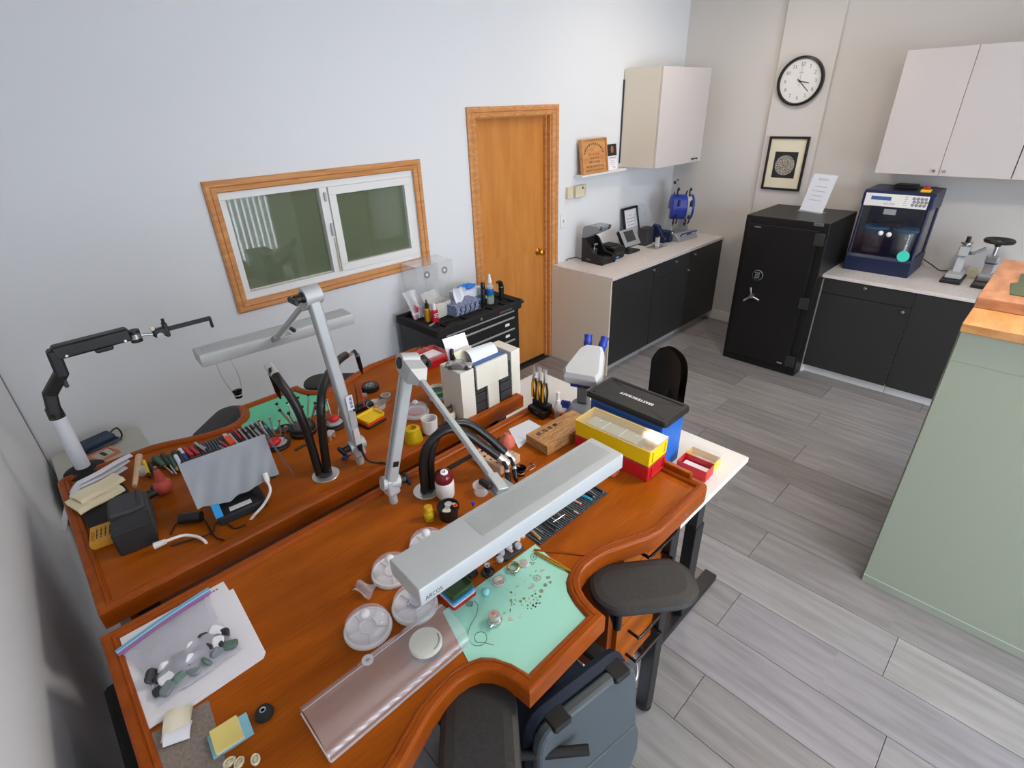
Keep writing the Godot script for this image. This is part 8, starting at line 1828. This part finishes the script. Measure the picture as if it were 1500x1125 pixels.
func watch_parts():
	var m = 1.0819
	# steel case ring and back, movement jars, the movement in its holder
	var o = thing("watch_case", "two-tone steel and gold watch case ring with lugs on the mint mat", "watch case", Vector3(-4.6359, 1.0819, 2.3255), 0.5)
	part("ring", mb().lathe([Vector2(0.0125, 0.001), Vector2(0.0165, 0), Vector2(0.0175, 0.003), Vector2(0.0165, 0.0075), Vector2(0.0145, 0.009), Vector2(0.0125, 0.008), Vector2(0.0125, 0.001)], 36), "steel", o)
	part("bezel", mb().lathe([Vector2(0.0126, 0.0082), Vector2(0.0142, 0.0096), Vector2(0.0158, 0.0088), Vector2(0.0158, 0.0078)], 36), "gold", o)
	for a in [0.42, PI - 0.42, PI + 0.42, -0.42]: part("lug", mb().pose(Basis(Vector3.UP, a)).box(Vector3(0.0195, 0.0035, 0), Vector3(0.008, 0.005, 0.0035), 0.001), "steel", o)
	solo("case_disc", mb().lathe([Vector2(0, 0.001), Vector2(0.0115, 0.0015), Vector2(0.0125, 0), Vector2(0.0135, 0.001), Vector2(0.0135, 0.003), Vector2(0.0125, 0.0035), Vector2(0, 0.0028)], 32), "pale_steel", "round steel case back overlapping the watch case ring", "case back", Vector3(-4.6074, 1.0819, 2.3325))
	o = thing("movement_jar", "round clear jar holding a silver movement on the mint mat", "jar", Vector3(-4.6901, 1.0819, 2.3279))
	part("jar", mb().lathe([Vector2(0, 0), Vector2(0.0175, 0), Vector2(0.0185, 0.002), Vector2(0.0185, 0.009), Vector2(0.017, 0.009), Vector2(0.0165, 0.002), Vector2(0, 0.0015)], 32), "frost_thin", o)
	part("movement", mb().lathe([Vector2(0, 0.002), Vector2(0.0125, 0.002), Vector2(0.0125, 0.006), Vector2(0, 0.006)], 28), "pale_steel", o)
	part("bridge", mb().at(Vector3(0.002, 0.006, -0.002)).loft(rrect(0.016, 0.009, 0.004), [Vector2(0, 0), Vector2(0.0003, 0.0015)]), "ivory", o)
	part("balance", mb().at(Vector3(-0.003, 0.006, 0.006)).lathe([Vector2(0.003, 0), Vector2(0.004, 0), Vector2(0.004, 0.001), Vector2(0.003, 0.001)], 16), "brass", o)
	solo("putty_ball", mb().ball(Vector3(0, 0.0095, 0), Vector3(0.0103, 0.0097, 0.0101), 14), "aqua", "faceted aqua ball of cleaning putty on the mint mat", "putty", Vector3(-4.7382, 1.0819, 2.3338))
	o = thing("movement_holder", "silver movement clamped in a round steel holder with a side screw on the mint mat", "movement holder", Vector3(-4.7736, 1.0819, 2.4048))
	part("base_ring", mb().lathe([Vector2(0, 0), Vector2(0.0165, 0), Vector2(0.017, 0.002), Vector2(0.017, 0.008), Vector2(0.0155, 0.0095), Vector2(0.016, 0.011), Vector2(0.016, 0.014), Vector2(0, 0.015)], 36), "chrome", o)
	part("movement", mb().lathe([Vector2(0, 0.015), Vector2(0.0135, 0.015), Vector2(0.014, 0.018), Vector2(0.014, 0.024), Vector2(0.013, 0.026), Vector2(0, 0.026)], 36), "pale_steel", o)
	part("bridge", mb().at(Vector3(-0.001, 0.026, -0.002)).loft(rrect(0.018, 0.012, 0.005), [Vector2(0, 0), Vector2(0.0003, 0.0012)]), "rose_gold", o)
	part("slot", mb().box(Vector3(-0.001, 0.0274, -0.003), Vector3(0.006, 0.0005, 0.002), 0), "red_deep", o)
	var jw := mb()
	for p in [[0.006, 0.004], [-0.007, 0.003], [0.002, 0.007], [0.004, -0.008], [-0.005, -0.007]]: jw.disc(Vector3(p[0], 0.0262, p[1]), 0.0009, 0.0016, 8)
	part("jewels", jw, "red_deep", o)
	part("side_screw", mb().rod(Vector3(-0.013, 0.009, 0.006), Vector3(-0.022, 0.009, 0.01), 0.0036, 0.0036, 12), "chrome", o)
	# mainspring
	var sp = []
	for i in 20: sp.append(Vector3(-4.784, 1.0822, 2.326) + Vector3(cos(i * 0.75), 0, sin(i * 0.75)) * (0.0015 + i * 0.0004))
	for p in [Vector3(-4.7711, 1.0822, 2.3282), Vector3(-4.7719, 1.0822, 2.3439), Vector3(-4.7935, 1.0822, 2.3616), Vector3(-4.8197, 1.0822, 2.373), Vector3(-4.8396, 1.0822, 2.3871), Vector3(-4.8462, 1.0822, 2.4088), Vector3(-4.8379, 1.0822, 2.4242), Vector3(-4.8231, 1.0822, 2.4277), Vector3(-4.811, 1.0822, 2.4187), Vector3(-4.8095, 1.0822, 2.4057), Vector3(-4.8203, 1.0822, 2.3971), Vector3(-4.8322, 1.0822, 2.4018), Vector3(-4.8357, 1.0822, 2.4149), Vector3(-4.8262, 1.0822, 2.4245), Vector3(-4.8201, 1.0822, 2.4355), Vector3(-4.815, 1.0822, 2.4453)]: sp.append(p)
	solo("mainspring", mb().tube(curve(sp, 3), 0.0005, 6), "spring", "loose grey mainspring curling in an S over the mint mat", "spring")
	# plates and wheels of the taken-apart movement
	solo("main_plate", wheel(0.0098, 0.0012, 3), "pale_steel", "largest round silver plate among the movement pieces on the mat", "plate", Vector3(-4.6165, 1.0819, 2.3889))
	var half = []
	for i in 13: half.append(Vector2(cos(PI * i / 12.0), sin(PI * i / 12.0)) * 0.0105)
	for i in 7: half.append(Vector2(-cos(PI * i / 6.0) * 0.006, sin(PI * i / 6.0) * 0.002))
	flat_part("rotor", half, "pale_steel", "half-moon silver rotor below the largest round plate", "rotor", Vector3(-4.6447, 1.0819, 2.3926), 0.1)
	var ov = func(w, dd): return rrect(w, dd, min(w, dd) * 0.48, 4)
	flat_part("bridge", ov.call(0.013, 0.006), "pale_steel", "oval silver bridge at the mat's upper right among the pieces", "bridge", Vector3(-4.5904, 1.0819, 2.382), -0.3)
	flat_part("bridge", ov.call(0.011, 0.008), "steel", "bright silver bridge right of the largest round plate", "bridge", Vector3(-4.5962, 1.0819, 2.4068), -0.6)
	solo("ring_gear", wheel(0.0038, 0.0008, 4), "steel", "small silver ring above the two golden wheels", "ring", Vector3(-4.6036, 1.0819, 2.4202))
	flat_part("small_bridge", ov.call(0.008, 0.004), "pale_steel", "little oval silver piece left of the half-moon rotor", "bridge", Vector3(-4.6684, 1.0819, 2.3711), -0.4)
	var gw = [[Vector3(-4.6182, 1.0819, 2.4171), 0.0046, "gold_deep", "upper one of the two dark golden wheels"], [Vector3(-4.6381, 1.0819, 2.4226), 0.005, "gold_deep", "lower one of the two dark golden wheels"], [Vector3(-4.652, 1.0819, 2.4311), 0.0032, "gold", "pale golden wheel just below the dark golden pair"], [Vector3(-4.6827, 1.0819, 2.4078), 0.0032, "gold", "golden wheel in the middle of the pieces, right of its neighbour"], [Vector3(-4.6936, 1.0819, 2.4077), 0.0034, "gold", "golden wheel in the middle of the pieces, left of its neighbour"], [Vector3(-4.7075, 1.0819, 2.3892), 0.0028, "gold", "golden wheel at the left of the scattered pieces"], [Vector3(-4.6999, 1.0819, 2.3957), 0.0016, "gold", "tiny golden wheel beside the leftmost golden wheel"], [Vector3(-4.6902, 1.0819, 2.4275), 0.0022, "gold", "small golden wheel left of the two purple discs"], [Vector3(-4.6916, 1.0819, 2.3733), 0.0026, "gold", "golden wheel standing alone nearest the clear jar"], [Vector3(-4.663, 1.0819, 2.4169), 0.0026, "brass", "greenish brass wheel left of the pale golden wheel"], [Vector3(-4.6537, 1.0819, 2.418), 0.0024, "brass", "greenish brass wheel nearest the dark golden pair"]]
	for g in gw: solo("wheel", wheel(g[1], 0.0007, 4), g[2], g[3], "watch wheel", g[0])
	solo("purple_disc", mb().disc(Vector3.ZERO, 0.0028, 0.0012, 16, 0.0002), "plum", "purple jewel disc, the left of the pair", "jewel", Vector3(-4.6813, 1.0819, 2.4366))
	solo("purple_disc", mb().disc(Vector3.ZERO, 0.0028, 0.0012, 16, 0.0002), "plum", "purple jewel disc, the right of the pair", "jewel", Vector3(-4.6716, 1.0819, 2.4385))
	solo("dark_pinion", mb().disc(Vector3.ZERO, 0.0017, 0.0016, 12, 0.0002), "spring", "dark pinion right of the purple discs", "pinion", Vector3(-4.666, 1.0819, 2.4435))
	solo("dark_pinion", mb().disc(Vector3.ZERO, 0.0018, 0.0016, 12, 0.0002), "spring", "dark pinion below the purple discs", "pinion", Vector3(-4.6802, 1.0819, 2.4432))
	flat_part("heart_cam", [Vector2(0, 0.0065), Vector2(-0.0055, 0.001), Vector2(-0.0055, -0.003), Vector2(-0.002, -0.005), Vector2(0, -0.0035), Vector2(0.003, -0.005), Vector2(0.006, -0.002), Vector2(0.005, 0.002)], "pale_pink", "heart-shaped pale pink plate next to the movement holder", "plate", Vector3(-4.7437, 1.0819, 2.4252), 0.3)
	flat_part("spring_clip", [Vector2(0.003, -0.0055), Vector2(0.0058, -0.003), Vector2(0.0045, 0.003), Vector2(0, 0.0058), Vector2(-0.005, 0.003), Vector2(-0.0055, -0.003), Vector2(-0.002, -0.005), Vector2(-0.0015, -0.0042), Vector2(-0.0042, -0.002), Vector2(-0.0038, 0.002), Vector2(0, 0.0043), Vector2(0.0034, 0.002), Vector2(0.0043, -0.0025), Vector2(0.002, -0.0045)], "ivory", "white horseshoe-shaped clip right of the heart-shaped plate", "clip", Vector3(-4.7222, 1.0819, 2.4345), 0.2)
	flat_part("lever", ov.call(0.008, 0.0018), "spring", "dark lever lying above the horseshoe clip", "lever", Vector3(-4.7278, 1.0819, 2.4077), 0.7)
	flat_part("lever", ov.call(0.007, 0.002), "grey", "grey lever right of the movement holder", "lever", Vector3(-4.7423, 1.0819, 2.4034), 0.0)
	flat_part("lever", ov.call(0.006, 0.0022), "pale_pink", "pale lever above the middle golden wheels", "lever", Vector3(-4.6874, 1.0819, 2.3861), 0.3)
	flat_part("lever", ov.call(0.006, 0.002), "pale_pink", "pale lever left of the half-moon rotor's top", "lever", Vector3(-4.6425, 1.0819, 2.3741), -0.1)
	flat_part("lever", ov.call(0.006, 0.003), "pale_pink", "pale lever next to the greenish brass wheels", "lever", Vector3(-4.673, 1.0819, 2.4164), 0.8)
	flat_part("lever", ov.call(0.007, 0.0016), "grey", "grey lever above the largest round plate", "lever", Vector3(-4.6025, 1.0819, 2.371), 0.1)
	flat_part("lever", ov.call(0.005, 0.0014), "spring", "dark lever touching the left of the largest round plate", "lever", Vector3(-4.6221, 1.0819, 2.3709), 0.3)
	for p in [Vector3(-4.7104, 1.0819, 2.3951), Vector3(-4.7104, 1.0819, 2.4022), Vector3(-4.7156, 1.0819, 2.3993), Vector3(-4.6844, 1.0819, 2.4155), Vector3(-4.661, 1.0819, 2.4268), Vector3(-4.669, 1.0819, 2.4267), Vector3(-4.6629, 1.0819, 2.4338), Vector3(-4.6805, 1.0819, 2.4274), Vector3(-4.6963, 1.0819, 2.4331), Vector3(-4.6907, 1.0819, 2.4394), Vector3(-4.6485, 1.0819, 2.4113), Vector3(-4.6984, 1.0819, 2.4164)]:
		solo("watch_screw", mb().lathe([Vector2(0, 0), Vector2(0.0012, 0), Vector2(0.0012, 0.0008), Vector2(0.0006, 0.0008), Vector2(0.0006, 0.0018), Vector2(0, 0.0018)], 10), "spring", "tiny dark blue steel screw among the movement pieces on the mint mat", "screw", p, 0, "loose watch screws on the mint mat")

func flat_part(called: String, pts: Array, m, label: String, cat: String, at: Vector3, turn: float):
	return solo(called, mb().loft(pts, [Vector2(0, 0), Vector2(0, 0.0008), Vector2(0.0002, 0.001)]), m, label, cat, at, turn)
